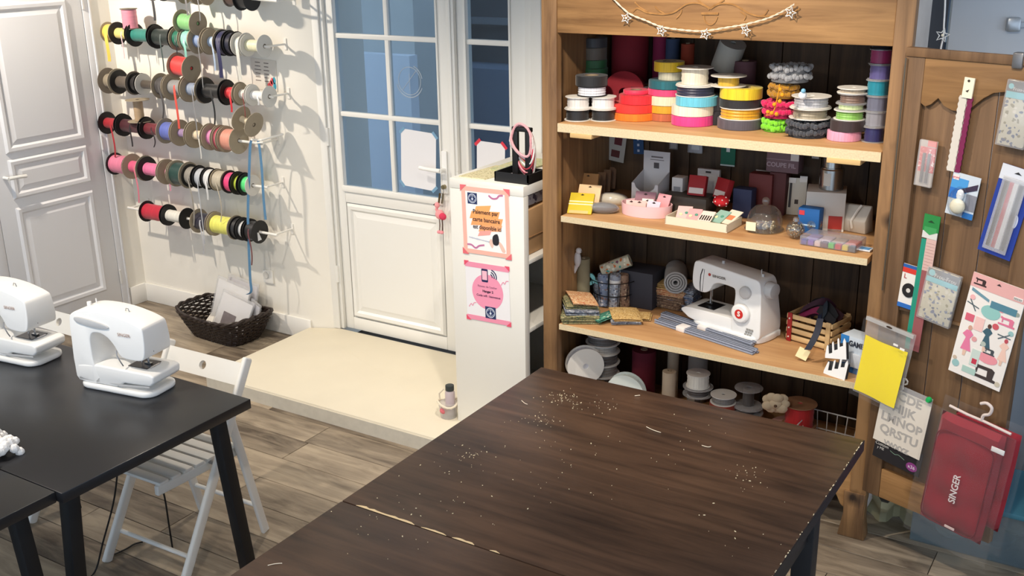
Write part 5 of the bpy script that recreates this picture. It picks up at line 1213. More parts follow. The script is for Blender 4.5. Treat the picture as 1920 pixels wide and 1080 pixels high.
# flat white box with cards
P = onshelf(1318, 432, Z2, 0.09)
wbx = thing('card_tray', 'flat white cardboard tray of button cards on second shelf', 'box', (P.x, P.y, Z2+0.001), math.radians(-2))
tb = MB(); L_, D_, H_ = 0.27, 0.15, 0.034
tb.bb(-L_/2, L_/2, -D_/2, D_/2, 0, 0.004)
for (x0, x1, y0, y1) in ((-L_/2, L_/2, -D_/2, -D_/2+0.004), (-L_/2, L_/2, D_/2-0.004, D_/2), (-L_/2, -L_/2+0.004, -D_/2, D_/2), (L_/2-0.004, L_/2, -D_/2, D_/2)): tb.bb(x0, x1, y0, y1, 0.004, H_)
tb.build('tray_body', mat((226, 216, 192), 0.7), wbx)
for k, (dx, dy, w_, h_, c, rr, lab) in enumerate(((-0.085, -0.01, 0.06, 0.085, (244, 200, 196), 0.25, 'leftmost pink button card in the flat white tray'), (-0.04, -0.02, 0.055, 0.08, (240, 176, 178), 0.15, 'second pink button card in the flat white tray'), (0.01, -0.02, 0.055, 0.075, (246, 222, 212), 0.0, 'pale card with black bars in the flat white tray'), (0.05, 0.01, 0.055, 0.08, (150, 190, 176), -0.3, 'mint green card in the flat white tray'), (0.09, 0.01, 0.06, 0.09, (238, 226, 206), -0.35, 'cream card with orange patch in the flat white tray'))):
    t = thing('button_card', lab, 'card', (wbx.location.x+dx, wbx.location.y+dy, Z2+0.02), rot=(-1.15, 0, rr), group='cards in the flat white tray')
    MB().box((0, 0, h_/2-0.01), (w_, 0.003, h_)).build('card', mat(c, 0.6), t)
    if k == 2:
        for q in range(5): MB().box((-0.02+q*0.01, -0.0022, 0.02), (0.005, 0.001, 0.03)).build('black_bar', BLACK, t)
    elif k == 4: MB().box((0.004, -0.0022, 0.03), (0.03, 0.002, 0.028)).build('orange_patch', mat((226, 134, 92), 0.6), t)
    else:
        for q in range(2): MB().lathe([(0.007, 0), (0.007, 0.003)], 'y', 12, Matrix.Translation((-0.012+q*0.022, -0.0045, 0.02+0.01*q))).build('button', mat(((244, 236, 190), (96, 160, 140))[q], 0.4), t)
# display box with backboard and scooped front
P = aty(1218, 345, 4.14); P.z = Z2
db = thing('display_box', 'grey white display box with scooped front and tall backboard', 'display box', (P.x, 4.15, Z2+0.001), 0.0)
gm_ = mat((196, 194, 194), 0.7)
fr = [(-0.062, 0), (0.062, 0), (0.062, 0.105), (0.05, 0.105), (0.042, 0.085), (0.02, 0.07), (-0.02, 0.07), (-0.042, 0.085), (-0.05, 0.105), (-0.062, 0.105)]
MB().prism(fr, -0.06, -0.057, 'y').build('front', gm_, db, smooth=False)
for x in (-0.0605, 0.0605): MB().prism([(-0.0565, 0), (0.0565, 0), (0.0565, 0.14), (-0.0565, 0.105)], x-0.0015, x+0.0015, 'x').build('side', gm_, db, smooth=False)
bbd = MB().bb(-0.062, 0.062, 0.057, 0.06, 0, 0.225).build('backboard', gm_, db)
MB().bb(-0.025, 0.03, 0.0555, 0.0572, 0.197, 0.203).build('printed_line', mat((110, 104, 104), 0.7), bbd); MB().bb(-0.03, 0.035, 0.0555, 0.0572, 0.186, 0.189).build('printed_line', mat((130, 124, 124), 0.7), bbd); MB().bb(-0.012, 0.012, 0.0555, 0.0572, 0.15, 0.175).build('printed_square', mat((80, 76, 76), 0.7), bbd)
# packs hung on the back boards
def hung(name, label, px_, py_, w, h, c, Yp=4.345, rz=0.0, extras=(), sleeve=False, cat='packet', tilt=0.0):
    P = aty(px_, py_, Yp)
    t = thing(name, label, cat, (P.x, Yp, P.z), rot=(0, tilt, rz))
    MB().box((0, 0, 0), (w, 0.004, h)).build('card', mat(c, 0.7), t)
    for (x0, x1, z0, z1, cc, nm) in extras: MB().bb(x0*w, x1*w, -0.004, -0.002, z0*h, z1*h).build(nm, mat(cc, 0.6), t)
    if sleeve: MB().box((0, -0.003, 0), (w+0.006, 0.012, h+0.006)).build('sleeve', CLR, t)
    return t
hung('gift_pouch', 'white pouch with dark red motifs hung on back boards', 1155, 276, 0.095, 0.13, (198, 192, 180), tilt=0.12, extras=((-0.1, 0.3, 0.1, 0.4, (110, 50, 54), 'motif'), (-0.2, 0.25, -0.35, -0.1, (104, 56, 54), 'motif')))
hung('snap_strip', 'blue strip with white stars hung on back boards', 1197, 262, 0.05, 0.13, (52, 86, 128), tilt=-0.06, extras=[(-0.1, 0.1, -0.42+k*0.2, -0.34+k*0.2, (206, 214, 226), 'star') for k in range(5)])
hung('clear_packet', 'narrow clear packet hung beside the blue strip', 1264, 255, 0.03, 0.11, (170, 158, 150), sleeve=True)
hung('clear_packet', 'clear packet of grey bits hung near the middle back', 1305, 262, 0.06, 0.11, (150, 146, 148), sleeve=True, extras=((-0.3, 0.3, 0.0, 0.3, (110, 116, 130), 'contents'), (-0.3, 0.3, -0.4, -0.1, (206, 204, 200), 'contents')))
hung('hook_card', 'green hook and eye card hung on back boards', 1366, 278, 0.065, 0.155, (36, 104, 78), extras=((-0.12, 0.12, -0.1, 0.1, (226, 226, 220), 'fastener'), (-0.12, 0.12, 0.2, 0.4, (226, 226, 220), 'fastener'), (-0.5, 0.5, -0.5, -0.46, (206, 214, 206), 'edge')))
# boxes and packets mid shelf
def carton(name, label, px_, py_, Yp, w, d, h, c, rz=0.0, z=Z2, extras=(), cat='box', tilt=0.0):
    P = aty(px_, py_, Yp)
    t = thing(name, label, cat, (P.x, Yp, z+0.001), rot=(tilt, 0, rz))
    MB().box((0, 0, h/2), (w, d, h)).build('carton', mat(c, 0.65, noise=0.04, nscale=20), t, bevel=0.002)
    for (x0, x1, z0, z1, cc, nm) in extras: MB().bb(x0*w, x1*w, -d/2-0.0015, -d/2, z0*h, z1*h).build(nm, mat(cc, 0.6), t)
    return t
carton('small_box', 'small white box beside the display box', 1275, 340, 4.19, 0.05, 0.06, 0.13, (206, 204, 202), extras=((-0.3, 0.3, 0.3, 0.7, (140, 140, 144), 'printed_panel'),))
carton('blister_pack', 'white blister pack standing behind the red packets', 1330, 320, 4.26, 0.10, 0.02, 0.16, (184, 180, 178), extras=((-0.4, 0.4, 0.1, 0.85, (200, 198, 196), 'window'), (-0.12, 0.12, 0.9, 0.95, (50, 46, 44), 'hang_slot')))
carton('open_tray', 'dark woven tray at the middle of second shelf', 1292, 380, 4.14, 0.20, 0.12, 0.07, (74, 68, 62), 0.0)
for k, (px_, rz, lab) in enumerate(((1306, 0.05, 'red packet with white label leaning on the dark tray'), (1352, -0.5, 'red packet turned askew right of its twin'))):
    t = carton('red_packet', lab, px_, 362, 4.12, 0.075, 0.03, 0.085, (150, 30, 36), rz, Z2+0.072, extras=((-0.42, 0.42, 0.1, 0.38, (214, 204, 198), 'white_label'),), tilt=-0.3, cat='packet')
P = aty(1352, 377, 4.06)
pc = thing('pin_cushion', 'red pin cushion with white dots on second shelf', 'pin cushion', (P.x, 4.06, P.z))
MB().ball((0, 0, 0), 0.034, 16, 10, (1, 0.8, 0.72)).build('cushion', mat((190, 26, 36), 0.8), pc)
for k in range(14):
    a_ = k*2.4; zz = -0.018+0.0028*k; rr_ = math.sqrt(max(0.0, 1-(zz/0.0245)**2)); MB().ball((0.034*rr_*math.cos(a_), 0.0272*rr_*math.sin(a_), zz), 0.0032, 6, 5).build('dot', mat((240, 226, 220), 0.7), pc)
carton('dark_box', 'dark blue box in the middle of the second shelf', 1396, 372, 4.16, 0.08, 0.06, 0.12, (44, 52, 84))
carton('maroon_box', 'tall maroon box behind the glass cloche', 1430, 345, 4.25, 0.10, 0.06, 0.17, (104, 44, 42))
carton('maroon_box', 'dim brown red box right of the tall maroon one', 1462, 345, 4.27, 0.07, 0.06, 0.18, (84, 40, 40))
cardpack('hang_card', 'white hang card standing behind the glass cloche', 1423, 400, Z2, 0.065, 0.16, (214, 208, 198), -0.15, 0.0, 'card', 0.003, 0.10)
mv = carton('thread_cutter_box', 'mauve thread cutter box on tall boxes at back', 1472, 305, 4.26, 0.135, 0.07, 0.085, (116, 92, 96), z=Z2+0.185, extras=((0.25, 0.5, 0.62, 0.98, (214, 208, 200), 'price_tag'),))
text('COUPE FIL', 0.026, mat((172, 152, 156), 0.6), mv, (-0.005, -0.0358, 0.03), bold=0.0006)
MB().bb(-0.0675, 0.0675, -0.036, -0.034, 0.052, 0.055).build('lid_seam', mat((150, 126, 130), 0.6), mv)
wbox = carton('white_carton', 'large white carton under the steel can', 1550, 365, 4.16, 0.15, 0.14, 0.155, (206, 200, 192), 0.25, extras=((0.1, 0.45, 0.0, 0.4, (176, 56, 50), 'red_print'), (-0.5, 0.5, 0.0, 0.06, (226, 222, 216), 'edge')))
P = Vector((aty(1560, 330, 4.16).x, 4.16, Z2+0.157))
can = thing('steel_can', 'round steel tin standing on the white carton', 'tin', tuple(P))
MB().lathe([(0.044, 0.0), (0.047, 0.003), (0.047, 0.08), (0.044, 0.085), (0.044, 0.088)], 'z', 28).build('tin_body', mat((176, 174, 170), 0.22, 0.95), can, ang=30)
MB().lathe([(0.036, 0.088), (0.036, 0.125), (0.040, 0.128), (0.040, 0.136), (0.034, 0.14)], 'z', 28).build('neck_and_lid', mat((186, 184, 180), 0.2, 0.95), can, ang=30)
MB().add([(0.0478*math.cos(a_), 0.0478*math.sin(a_), z) for z in (0.02, 0.07) for a_ in (4.3, 4.5, 4.7, 4.9)], [(0, 1, 5, 4), (1, 2, 6, 5), (2, 3, 7, 6)]).build('window_label', mat((206, 200, 190), 0.4), can)
hung('wall_note', 'white note on back boards behind the steel tin', 1530, 284, 0.03, 0.06, (214, 210, 204), cat='note')
cardpack('scissors_card', 'white scissors card with dark tips on second shelf', 1490, 415, Z2, 0.075, 0.155, (216, 210, 196), -0.12, 0.15, 'card', 0.004, 0.10, ((-0.5, -0.1, 0.86, 1.0, (236, 232, 226), 'cap', 0.004), (0.1, 0.5, 0.9, 1.06, (236, 232, 226), 'cap', 0.004), (-0.42, -0.3, 0.2, 0.86, (60, 58, 60), 'blade', 0.003), (-0.1, 0.1, 0.3, 0.42, (70, 60, 56), 'printed_mark', 0.001)), hole=False)
bl = carton('blue_box', 'small bright blue box behind the silver baubles', 1521, 395, 4.05, 0.085, 0.05, 0.10, (28, 92, 158), -0.05, extras=((-0.45, -0.2, 0.72, 0.9, (206, 60, 70), 'logo_dot'), (-0.35, 0.35, 0.3, 0.36, (180, 210, 236), 'text_bar')))
# glass cloche
JG = clear_mat('jar_glass', (240, 240, 236), 0.08, 0.03, 0.03)
P = onshelf(1432, 440, Z2, 0.07)
cl = thing('glass_cloche', 'glass cloche with knob and cream price tag on second shelf', 'cloche', (P.x, P.y, Z2+0.001))
MB().lathe([(0.066, 0.0), (0.07, 0.004), (0.07, 0.045), (0.06, 0.075), (0.04, 0.095), (0.012, 0.102), (0.008, 0.106)], 'z', 30).build('dome', JG, cl)
MB().ball((0, 0, 0.118), 0.016, 12, 8).build('knob', JG, cl)
MB().lathe([(0.0, 0.001), (0.075, 0.001), (0.078, 0.006)], 'z', 30).build('base_plate', JG, cl)
ct = MB()
for k in range(40): ct.ball((random.uniform(-0.045, 0.045), random.uniform(-0.04, 0.04), 0.009+random.uniform(0, 0.022)), random.uniform(0.004, 0.009), 6, 5)
tag(ct.build('charms', mat((190, 176, 150), 0.35, 0.4, noise=0.4, nscale=60), cl), kind='stuff')
MB().bb(-0.05, -0.01, -0.0735, -0.0715, 0.01, 0.045).build('price_tag', mat((240, 230, 196), 0.7), cl)
def bauble(label, px_, py_, r):
    P = onshelf(px_, py_, Z2, r); t = thing('bauble_jar', label, 'bauble', (P.x, P.y, Z2+0.001))
    MB().ball((0, 0, r), r, 18, 12).build('globe', JG, t)
    b = MB()
    for k in range(90):
        a_ = random.random()*2*PI; u = random.uniform(-1, 0.75); rr_ = math.sqrt(1-u*u)*r*random.uniform(0.5, 0.86); b.ball((rr_*math.cos(a_), rr_*math.sin(a_), r+u*r*0.84), random.uniform(0.003, 0.006), 6, 4)
    tag(b.build('sequins', mat((206, 200, 188), 0.18, 0.95), t), kind='stuff')
    MB().lathe([(0.012, 0), (0.012, 0.012), (0.008, 0.016)], 'z', 14, Matrix.Translation((0, 0, 2*r-0.003))).build('cap', mat((214, 214, 216), 0.2, 0.9), t)
bauble('silver bauble full of sequins left of the other one', 1490, 452, 0.036)
bauble('silver bauble behind, nearer to the blue box', 1524, 440, 0.034)
# crumpled white bag
P = onshelf(1594, 440, Z2, 0.05)
wb_ = thing('white_pouch', 'crumpled white pouch at the right end of second shelf', 'pouch', (P.x, P.y+0.02, Z2+0.001), -0.2)
MB().add([(-0.075, -0.03, 0), (0.07, -0.03, 0), (0.075, 0.03, 0), (-0.075, 0.03, 0), (-0.08, -0.012, 0.10), (0.075, -0.004, 0.108), (0.075, 0.008, 0.108), (-0.08, 0.006, 0.105), (-0.07, -0.042, 0.05), (0.07, -0.04, 0.05), (0.07, 0.03, 0.05), (-0.07, 0.03, 0.05)],
         [(0, 3, 2, 1), (4, 5, 6, 7), (0, 1, 9, 8), (8, 9, 5, 4), (1, 2, 10, 9), (9, 10, 6, 5), (2, 3, 11, 10), (10, 11, 7, 6), (3, 0, 8, 11), (11, 8, 4, 7)]).build('pouch_body', mat((206, 200, 188), 0.6, noise=0.1, nscale=30, bump=0.5), wb_, bevel=0.004)
MB().tube([(0.02, -0.044, 0.02), (0.015, -0.047, 0.05), (0.03, -0.03, 0.09), (0.04, -0.018, 0.11)], 0.005, 6).build('ribbon_tie', mat((236, 232, 222), 0.5), wb_)
# bead organiser
P = onshelf(1560, 470, Z2, 0.07)
og = thing('bead_box', 'clear bead organiser with coloured compartments, front right of second shelf', 'organiser', (P.x, P.y, Z2+0.001), math.radians(-4))
MB().box((0, 0, 0.019), (0.215, 0.12, 0.036)).build('clear_case', clear_mat('organiser_plastic', (244, 244, 246), 0.08, 0.12, 0.22, (206, 206, 216)), og, bevel=0.004)
for k, c in enumerate(((70, 70, 160), (130, 90, 190), (236, 206, 200), (96, 60, 70), (84, 200, 70), (206, 40, 40), (232, 206, 50), (70, 74, 66))):
    MB().box((-0.092+k*0.0263, -0.045, 0.013), (0.022, 0.024, 0.02)).build('bead_compartment', mat(c, 0.5, noise=0.3, nscale=200, bump=0.5), og, bevel=0.003)
for k, c in enumerate(((150, 130, 190), (210, 190, 200), (190, 170, 150), (220, 120, 100))):
    MB().box((-0.075+k*0.05, 0.012, 0.012), (0.044, 0.07, 0.018)).build('bead_compartment', mat(c, 0.5, noise=0.3, nscale=200), og, bevel=0.003)
P = atz(1619, 470, Z2)
t = thing('needle_packet', 'white and blue packet lying at right front of second shelf', 'packet', (P.x, P.y+0.01, Z2+0.002), -0.1)
MB().box((0, 0, 0.003), (0.06, 0.05, 0.005)).build('card', mat((226, 230, 234), 0.5), t, bevel=0.001); MB().box((0.005, -0.004, 0.006), (0.036, 0.03, 0.002)).build('blue_print', mat((96, 150, 200), 0.5), t)
# ------------------------------------------------------------------ third shelf
random.seed(23)
PRINTS = [print_mat('liberty_olive', (150, 144, 104), [(96, 92, 60), (190, 180, 140), (84, 104, 84)], 110), print_mat('liberty_peach', (222, 176, 130), [(196, 120, 84), (236, 206, 168), (206, 146, 104)], 95),
          print_mat('liberty_teal', (74, 140, 120), [(110, 176, 150), (56, 110, 96), (196, 214, 190)], 70), print_mat('liberty_tan', (200, 166, 106), [(176, 136, 76), (216, 190, 136), (160, 126, 76)], 120),
          print_mat('liberty_grey', (150, 156, 168), [(96, 104, 122), (200, 204, 210), (120, 110, 110)], 80), print_mat('liberty_blue', (128, 140, 164), [(80, 92, 126), (206, 206, 214), (150, 120, 110)], 70),
          print_mat('liberty_floral', (190, 184, 160), [(70, 150, 140), (196, 110, 60), (120, 70, 90), (226, 220, 200)], 60), print_mat('liberty_brown', (140, 112, 92), [(90, 66, 54), (186, 160, 130), (120, 90, 70)], 80)]
def folded(label, P, w, d, h, m_, rot, name='folded_fabric'):
    """folded fat quarter: a few rounded leaves stacked"""
    t = thing(name, label, 'fabric', tuple(P), rot=rot)
    n = max(2, int(h/0.006)); bx, by = random.uniform(-1.2, -0.4), random.uniform(-1.2, -0.2)
    for k in range(n):
        z = h*k/n+0.0005; hh = h/n*0.9; vs = []; NX, NY = 8, 6; ox, oy = random.uniform(-0.006, 0.006), random.uniform(-0.006, 0.006)
        for s_ in (0, 1):
            for b_ in range(NY+1):
                for a_ in range(NX+1):
                    x, y = w*(a_/NX-0.5), d*(b_/NY-0.5)
                    e = 0.0 if (a_ in (0, NX) or b_ in (0, NY)) else 1.0
                    zz = z+hh*(0.5+(s_-0.5)*(0.35+0.65*e))+max(0.0, (bx*x*x+by*y*y)*0.9*(k+1)/n+0.006*(k+1)/n)+0.0015*math.sin(40*x+k)*math.cos(33*y)*(k/n)
                    vs.append((x+ox, y+oy, zz))
        N = (NX+1)*(NY+1); fs = []
        for b_ in range(NY):
            for a_ in range(NX):
                q = b_*(NX+1)+a_; fs.append((q, q+NX+1, q+NX+2, q+1)); fs.append((N+q, N+q+1, N+q+NX+2, N+q+NX+1))
        rim = [a_ for a_ in range(NX+1)]+[b_*(NX+1)+NX for b_ in range(1, NY+1)]+[NY*(NX+1)+a_ for a_ in range(NX-1, -1, -1)]+[b_*(NX+1) for b_ in range(NY-1, 0, -1)]
        for i in range(len(rim)):
            p_, q_ = rim[i], rim[(i+1) % len(rim)]; fs.append((p_, q_, N+q_, N+p_))
        MB().add(vs, fs).build('fabric_layer', m_, t, ang=60)
    return t
P = onshelf(1085, 608, Z3, 0.09)
folded('olive printed fabric at the bottom of the pile, left of third shelf', (P.x+0.01, P.y, Z3+0.001), 0.17, 0.17, 0.03, PRINTS[0], (0, 0, 0.5))
folded('grey green printed fabric second in the left pile', (P.x, P.y+0.01, Z3+0.034), 0.15, 0.17, 0.022, PRINTS[4], (0, 0.05, 0.62))
folded('olive printed fabric third in the left pile', (P.x-0.015, P.y+0.015, Z3+0.060), 0.14, 0.16, 0.018, PRINTS[0], (0.08, 0.1, 0.7))
folded('peach printed fabric on top of the left pile', (P.x+0.012, P.y+0.005, Z3+0.083), 0.115, 0.15, 0.012, PRINTS[1], (0.06, 0.16, 0.75))
P = onshelf(1142, 610, Z3, 0.06)
folded('teal printed fabric leaning right of the left pile', (P.x-0.012, P.y, Z3+0.012), 0.09, 0.14, 0.012, PRINTS[2], (0.12, -0.18, -0.5))
P = onshelf(1172, 613, Z3, 0.075)
folded('tan printed fabric on top beside the teal one', (P.x, P.y, Z3+0.024), 0.125, 0.125, 0.016, PRINTS[3], (0.08, 0.05, 0.62))
folded('grey printed fabric under the tan one', (P.x, P.y, Z3+0.001), 0.13, 0.12, 0.017, PRINTS[4], (0, 0.0, 0.55))
P = onshelf(1213, 605, Z3, 0.05)
folded('small straw yellow fabric right of the tan one', (P.x-0.02, P.y, Z3+0.001), 0.07, 0.09, 0.012, PRINTS[3], (0, 0.0, 0.35))
# wire basket of fabric rolls
P = onshelf(1150, 580, Z3, 0.09)
wk = thing('wire_basket', 'round black wire basket of fabric rolls on third shelf', 'basket', (P.x, P.y, Z3+0.001))
for z, r in ((0.004, 0.085), (0.06, 0.098), (0.125, 0.11)):
    MB().tube([(r*math.cos(2*PI*i/32), r*math.sin(2*PI*i/32), z) for i in range(32)], 0.0022, 5, True).build('wire_ring', BLACK, wk)
for i in range(14):
    a = 2*PI*i/14; MB().tube([(0.085*math.cos(a), 0.085*math.sin(a), 0.004), (0.098*math.cos(a), 0.098*math.sin(a), 0.06), (0.11*math.cos(a), 0.11*math.sin(a), 0.125)], 0.0016, 5).build('wire_upright', BLACK, wk)
rl_ = [(-0.062, -0.035, 4, 0.115, 'pale grey print'), (-0.022, -0.062, 5, 0.15, 'blue grey print'), (0.03, -0.06, 4, 0.16, 'silver floral print'), (0.066, -0.02, 7, 0.155, 'brown floral print'), (-0.02, -0.004, 6, 0.17, 'bright floral print'), (0.025, 0.02, 5, 0.16, 'slate blue print'), (-0.06, 0.03, 7, 0.15, 'russet print'), (0.02, 0.066, 4, 0.16, 'ash grey print')]
for k, (dx, dy, mi, hh, nm) in enumerate(rl_):
    t = thing('fabric_roll', '%s fabric roll standing in the wire basket' % nm, 'fabric roll', (wk.location.x+dx, wk.location.y+dy, Z3+0.003), rot=(random.uniform(-0.06, 0.06), random.uniform(-0.06, 0.06), random.random()), group='fabric rolls in the wire basket')
    pts = []; N = 26
    for i in range(N):
        a = 4.4*PI*i/N; r = 0.008+0.017*i/N; pts.append((r*math.cos(a), r*math.sin(a)))
    up = [(p[0]*1.06, p[1]*1.06) for p in pts]
    m2 = MB(); vs = []; fs = []
    for z in (0.0, hh):
        vs += [(p[0], p[1], z) for p in pts]
    for i in range(N-1): fs.append((i, i+1, N+i+1, N+i))
    m2.add(vs, fs).lathe([(0.024, 0.0), (0.025, 0.004), (0.025, hh-0.004), (0.022, hh)], 'z', 18).build('rolled_cloth', PRINTS[mi], t)
    if k == 2: MB().lathe([(0.0256, hh*0.72), (0.0256, hh*0.84)], 'z', 18).build('paper_band', mat((232, 230, 226), 0.6), t)
t = thing('fabric_roll', 'bright floral roll lying across the wire basket rolls', 'fabric roll', (wk.location.x+0.02, wk.location.y-0.02, Z3+0.19), rot=(0, 1.15, 0.35))
MB().lathe([(0.006, -0.07), (0.028, -0.07), (0.029, 0.0), (0.028, 0.07), (0.006, 0.07)], 'z', 18, closed=True).build('rolled_cloth', PRINTS[6], t)
t = thing('ribbon_coil', 'small turquoise ribbon coil hanging at left of wire basket', 'ribbon', (wk.location.x-0.085, wk.location.y-0.08, Z3+0.125), rot=(0, 0.2, 0.5))
MB().lathe([(0.012, -0.008), (0.028, -0.008), (0.028, 0.008), (0.012, 0.008)], 'y', 20, closed=True).build('coil', mat((130, 200, 200), 0.5), t)
MB().strip([(0.02, -0.005, 0.0), (0.05, -0.01, -0.012), (0.08, -0.008, -0.008), (0.1, -0.005, -0.02)], 0.014, (0, 0.3, 1)).build('loose_end', mat((130, 200, 200), 0.5), t)
# white bird ornament on a tall roll
P = aty(1083, 486, 4.02)
bd = thing('bird_ornament', 'small white bird ornament at the left of third shelf', 'ornament', (P.x, 4.02, P.z-0.05))
MB().ball((0, 0, 0.05), 0.03, 14, 10, (0.55, 0.5, 1.25)).build('body', mat((206, 204, 206), 0.6), bd); MB().ball((0.008, -0.004, 0.092), 0.014, 12, 8).build('head', mat((210, 208, 210), 0.6), bd)
MB().tube([(-0.004, 0, 0.02), (-0.014, 0, -0.005), (-0.022, 0, -0.03)], [0.010, 0.008, 0.004], 8).build('tail', mat((200, 198, 200), 0.6), bd); MB().tube([(0.02, -0.006, 0.092), (0.028, -0.008, 0.09)], [0.003, 0.0008], 6).build('beak', mat((120, 110, 100), 0.6), bd)
bolt(1094, 484, 4.06, 0.03, (130, 122, 98), 'khaki roll standing behind the wire basket, left', z0=Z3)
# fabrics behind
def heap(label, px_, py_, w, d, hs, mis, rz=0.0):
    P = onshelf(px_, py_, Z3, d/2); z = Z3+0.001
    for k, (h_, mi) in enumerate(zip(hs, mis)):
        folded('%s, %s' % (label, ('bottom layer', 'second layer', 'third layer', 'fourth layer', 'top layer')[k]), (P.x+random.uniform(-0.006, 0.006), min(P.y, 4.33-d/2), z), w, d, h_, PRINTS[mi], (0, 0, rz+random.uniform(-0.1, 0.1))); z += h_+0.001
heap('folded fabric in brown pile behind basket', 1262, 582, 0.14, 0.13, (0.03, 0.03, 0.03, 0.02), (7, 7, 1, 3))
heap('folded fabric in grey pile left of the machine', 1300, 572, 0.12, 0.12, (0.035, 0.03, 0.035), (4, 5, 4))
t = thing('fabric_roll', 'grey white striped fabric roll lying at the back of third shelf', 'fabric roll', (aty(1262, 522, 4.22).x, 4.25, aty(1262, 522, 4.22).z), rot=(PI/2, 0, 0.4))
for k in range(4): MB().lathe([(0.010+0.011*k, -0.09), (0.018+0.011*k, -0.09), (0.018+0.011*k, 0.09), (0.010+0.011*k, 0.09)], 'z', 22, closed=True).build('cloth_turn', mat((150, 148, 146), 0.8), t)
carton('dark_fabric_box', 'dark cloth covered box behind the wire basket', 1205, 540, 4.22, 0.16, 0.14, 0.17, (46, 46, 54), z=Z3)
# zip bundles lying in front of the machine
ZG = mat((146, 154, 172), 0.5, noise=0.25, nscale=120)
def zip_bundle(label, a, b, n, bands, w=0.05):
    A, B = atz(a[0], a[1], Z3), atz(b[0], b[1], Z3); A.z = B.z = Z3+0.005; L_ = (B-A).length; an = math.atan2(B.y-A.y, B.x-A.x)
    t = thing('zip_bundle', label, 'zips', tuple((A+B)/2), an)
    for k in range(n):
        lay = k//3; off = (k % 3-1)*w/3+(0.004 if lay else 0)
        ob = MB().box((random.uniform(-0.006, 0.006), off, lay*0.009), (L_, w/3*0.86, 0.007)).build('zip', ZG, t, bevel=0.002)
        MB().box((0, off, lay*0.009+0.004), (L_*0.98, 0.0035, 0.0016)).build('zip_teeth', mat((84, 90, 104), 0.4, 0.3), ob)
    for f in bands: MB().box((f*L_, 0.002, 0.006), (0.045, w*1.08, 0.022)).build('paper_band', mat((236, 232, 230), 0.7), t, bevel=0.003)
zip_bundle('front bundle of grey zips with white paper bands', (1232, 604), (1416, 664), 6, (-0.22,), 0.045)
zip_bundle('rear bundle of grey zips against the sewing machine', (1242, 592), (1412, 650), 6, (-0.02,), 0.045)
# wooden crate with red corner, full of dark zips
P = onshelf(1520, 655, Z3, 0.09)
ck = thing('wooden_crate', 'small wooden slat crate with red corner post on third shelf', 'crate', (P.x+0.02, P.y+0.015, Z3+0.001), math.radians(-14))
PINE = wood('crate_pine', (196, 160, 108), (230, 200, 150), scale=(1, 14, 14), rings=1.4, bump=0.1)
for z in (0.018, 0.048, 0.078, 0.108):
    for (x0, x1, y0, y1) in ((-0.105, 0.105, -0.075, -0.069), (-0.105, 0.105, 0.069, 0.075), (-0.105, -0.099, -0.069, 0.069), (0.099, 0.105, -0.069, 0.069)):
        MB().bb(x0, x1, y0, y1, z-0.010, z+0.010).build('slat', PINE, ck, bevel=0.0015)
for sx in (-1, 1):
    for sy in (-1, 1):
        MB().box((sx*0.088, sy*0.078, 0.062), (0.02, 0.006, 0.124)).build('corner_post', mat((160, 32, 34), 0.6) if (sx < 0 and sy < 0) else PINE, ck, bevel=0.0015)
for z in (0.02, 0.06, 0.1): MB().ball((-0.088, -0.082, z), 0.004, 8, 6).build('stud', mat((230, 214, 204), 0.4), ck)
MB().bb(-0.1, 0.1, -0.07, 0.07, 0.004, 0.010).build('bottom', PINE, ck)
for k, (c, nm) in enumerate((((30, 28, 34), 'black'), ((70, 24, 44), 'burgundy'), ((22, 34, 60), 'navy'), ((130, 24, 70), 'magenta'), ((34, 32, 36), 'charcoal'), ((60, 20, 30), 'wine'), ((24, 24, 28), 'jet black'), ((40, 50, 60), 'slate'), ((52, 22, 40), 'plum'))):
    a = random.uniform(-1.2, 1.2); pts = []
    for i in range(7):
        f = i/6-0.5; pts.append((f*0.17*math.cos(a)+0.01*math.sin(5*f+k), f*0.12*math.sin(a)+0.02*math.cos(k), 0.095+0.012*k*0.6+0.045*math.cos(f*3)-0.02))
    t = tag(MB().strip(spline(pts, 4, False), 0.034, (0.2, 0.6, 0.8), 0.006).build('zip', mat(c, 0.7, noise=0.2, nscale=80), None, tuple(ck.location), (0, 0, ck.rotation_euler.z)), '%s zip tangled in the wooden slat crate' % nm, 'zip', 'zips in the crate')
P1_, P2_ = ck.location, None
pts = [tuple(aty(x, y, yy)-Vector(ck.location)) for x, y, yy in ((1538, 598, 3.98), (1533, 620, 3.93), (1524, 640, 3.90), (1514, 656, 3.885))]
tag(MB().strip(spline(pts, 4, False), 0.026, (1, 0.1, 0.1), 0.004).build('zip', mat((38, 42, 56), 0.7), None, tuple(ck.location)), 'dark blue zip hanging over the crate front with price tag', 'zip', 'zips in the crate')
P = onshelf(1504, 680, Z3, 0.02)
tag(MB().box((0, 0, 0), (0.045, 0.003, 0.042)).build('price_tag', mat((240, 226, 176), 0.7), None, (P.x, P.y, Z3+0.03), (-0.5, 0.35, 0.1)), 'cream price tag leaning below the hanging dark zip', 'tag')
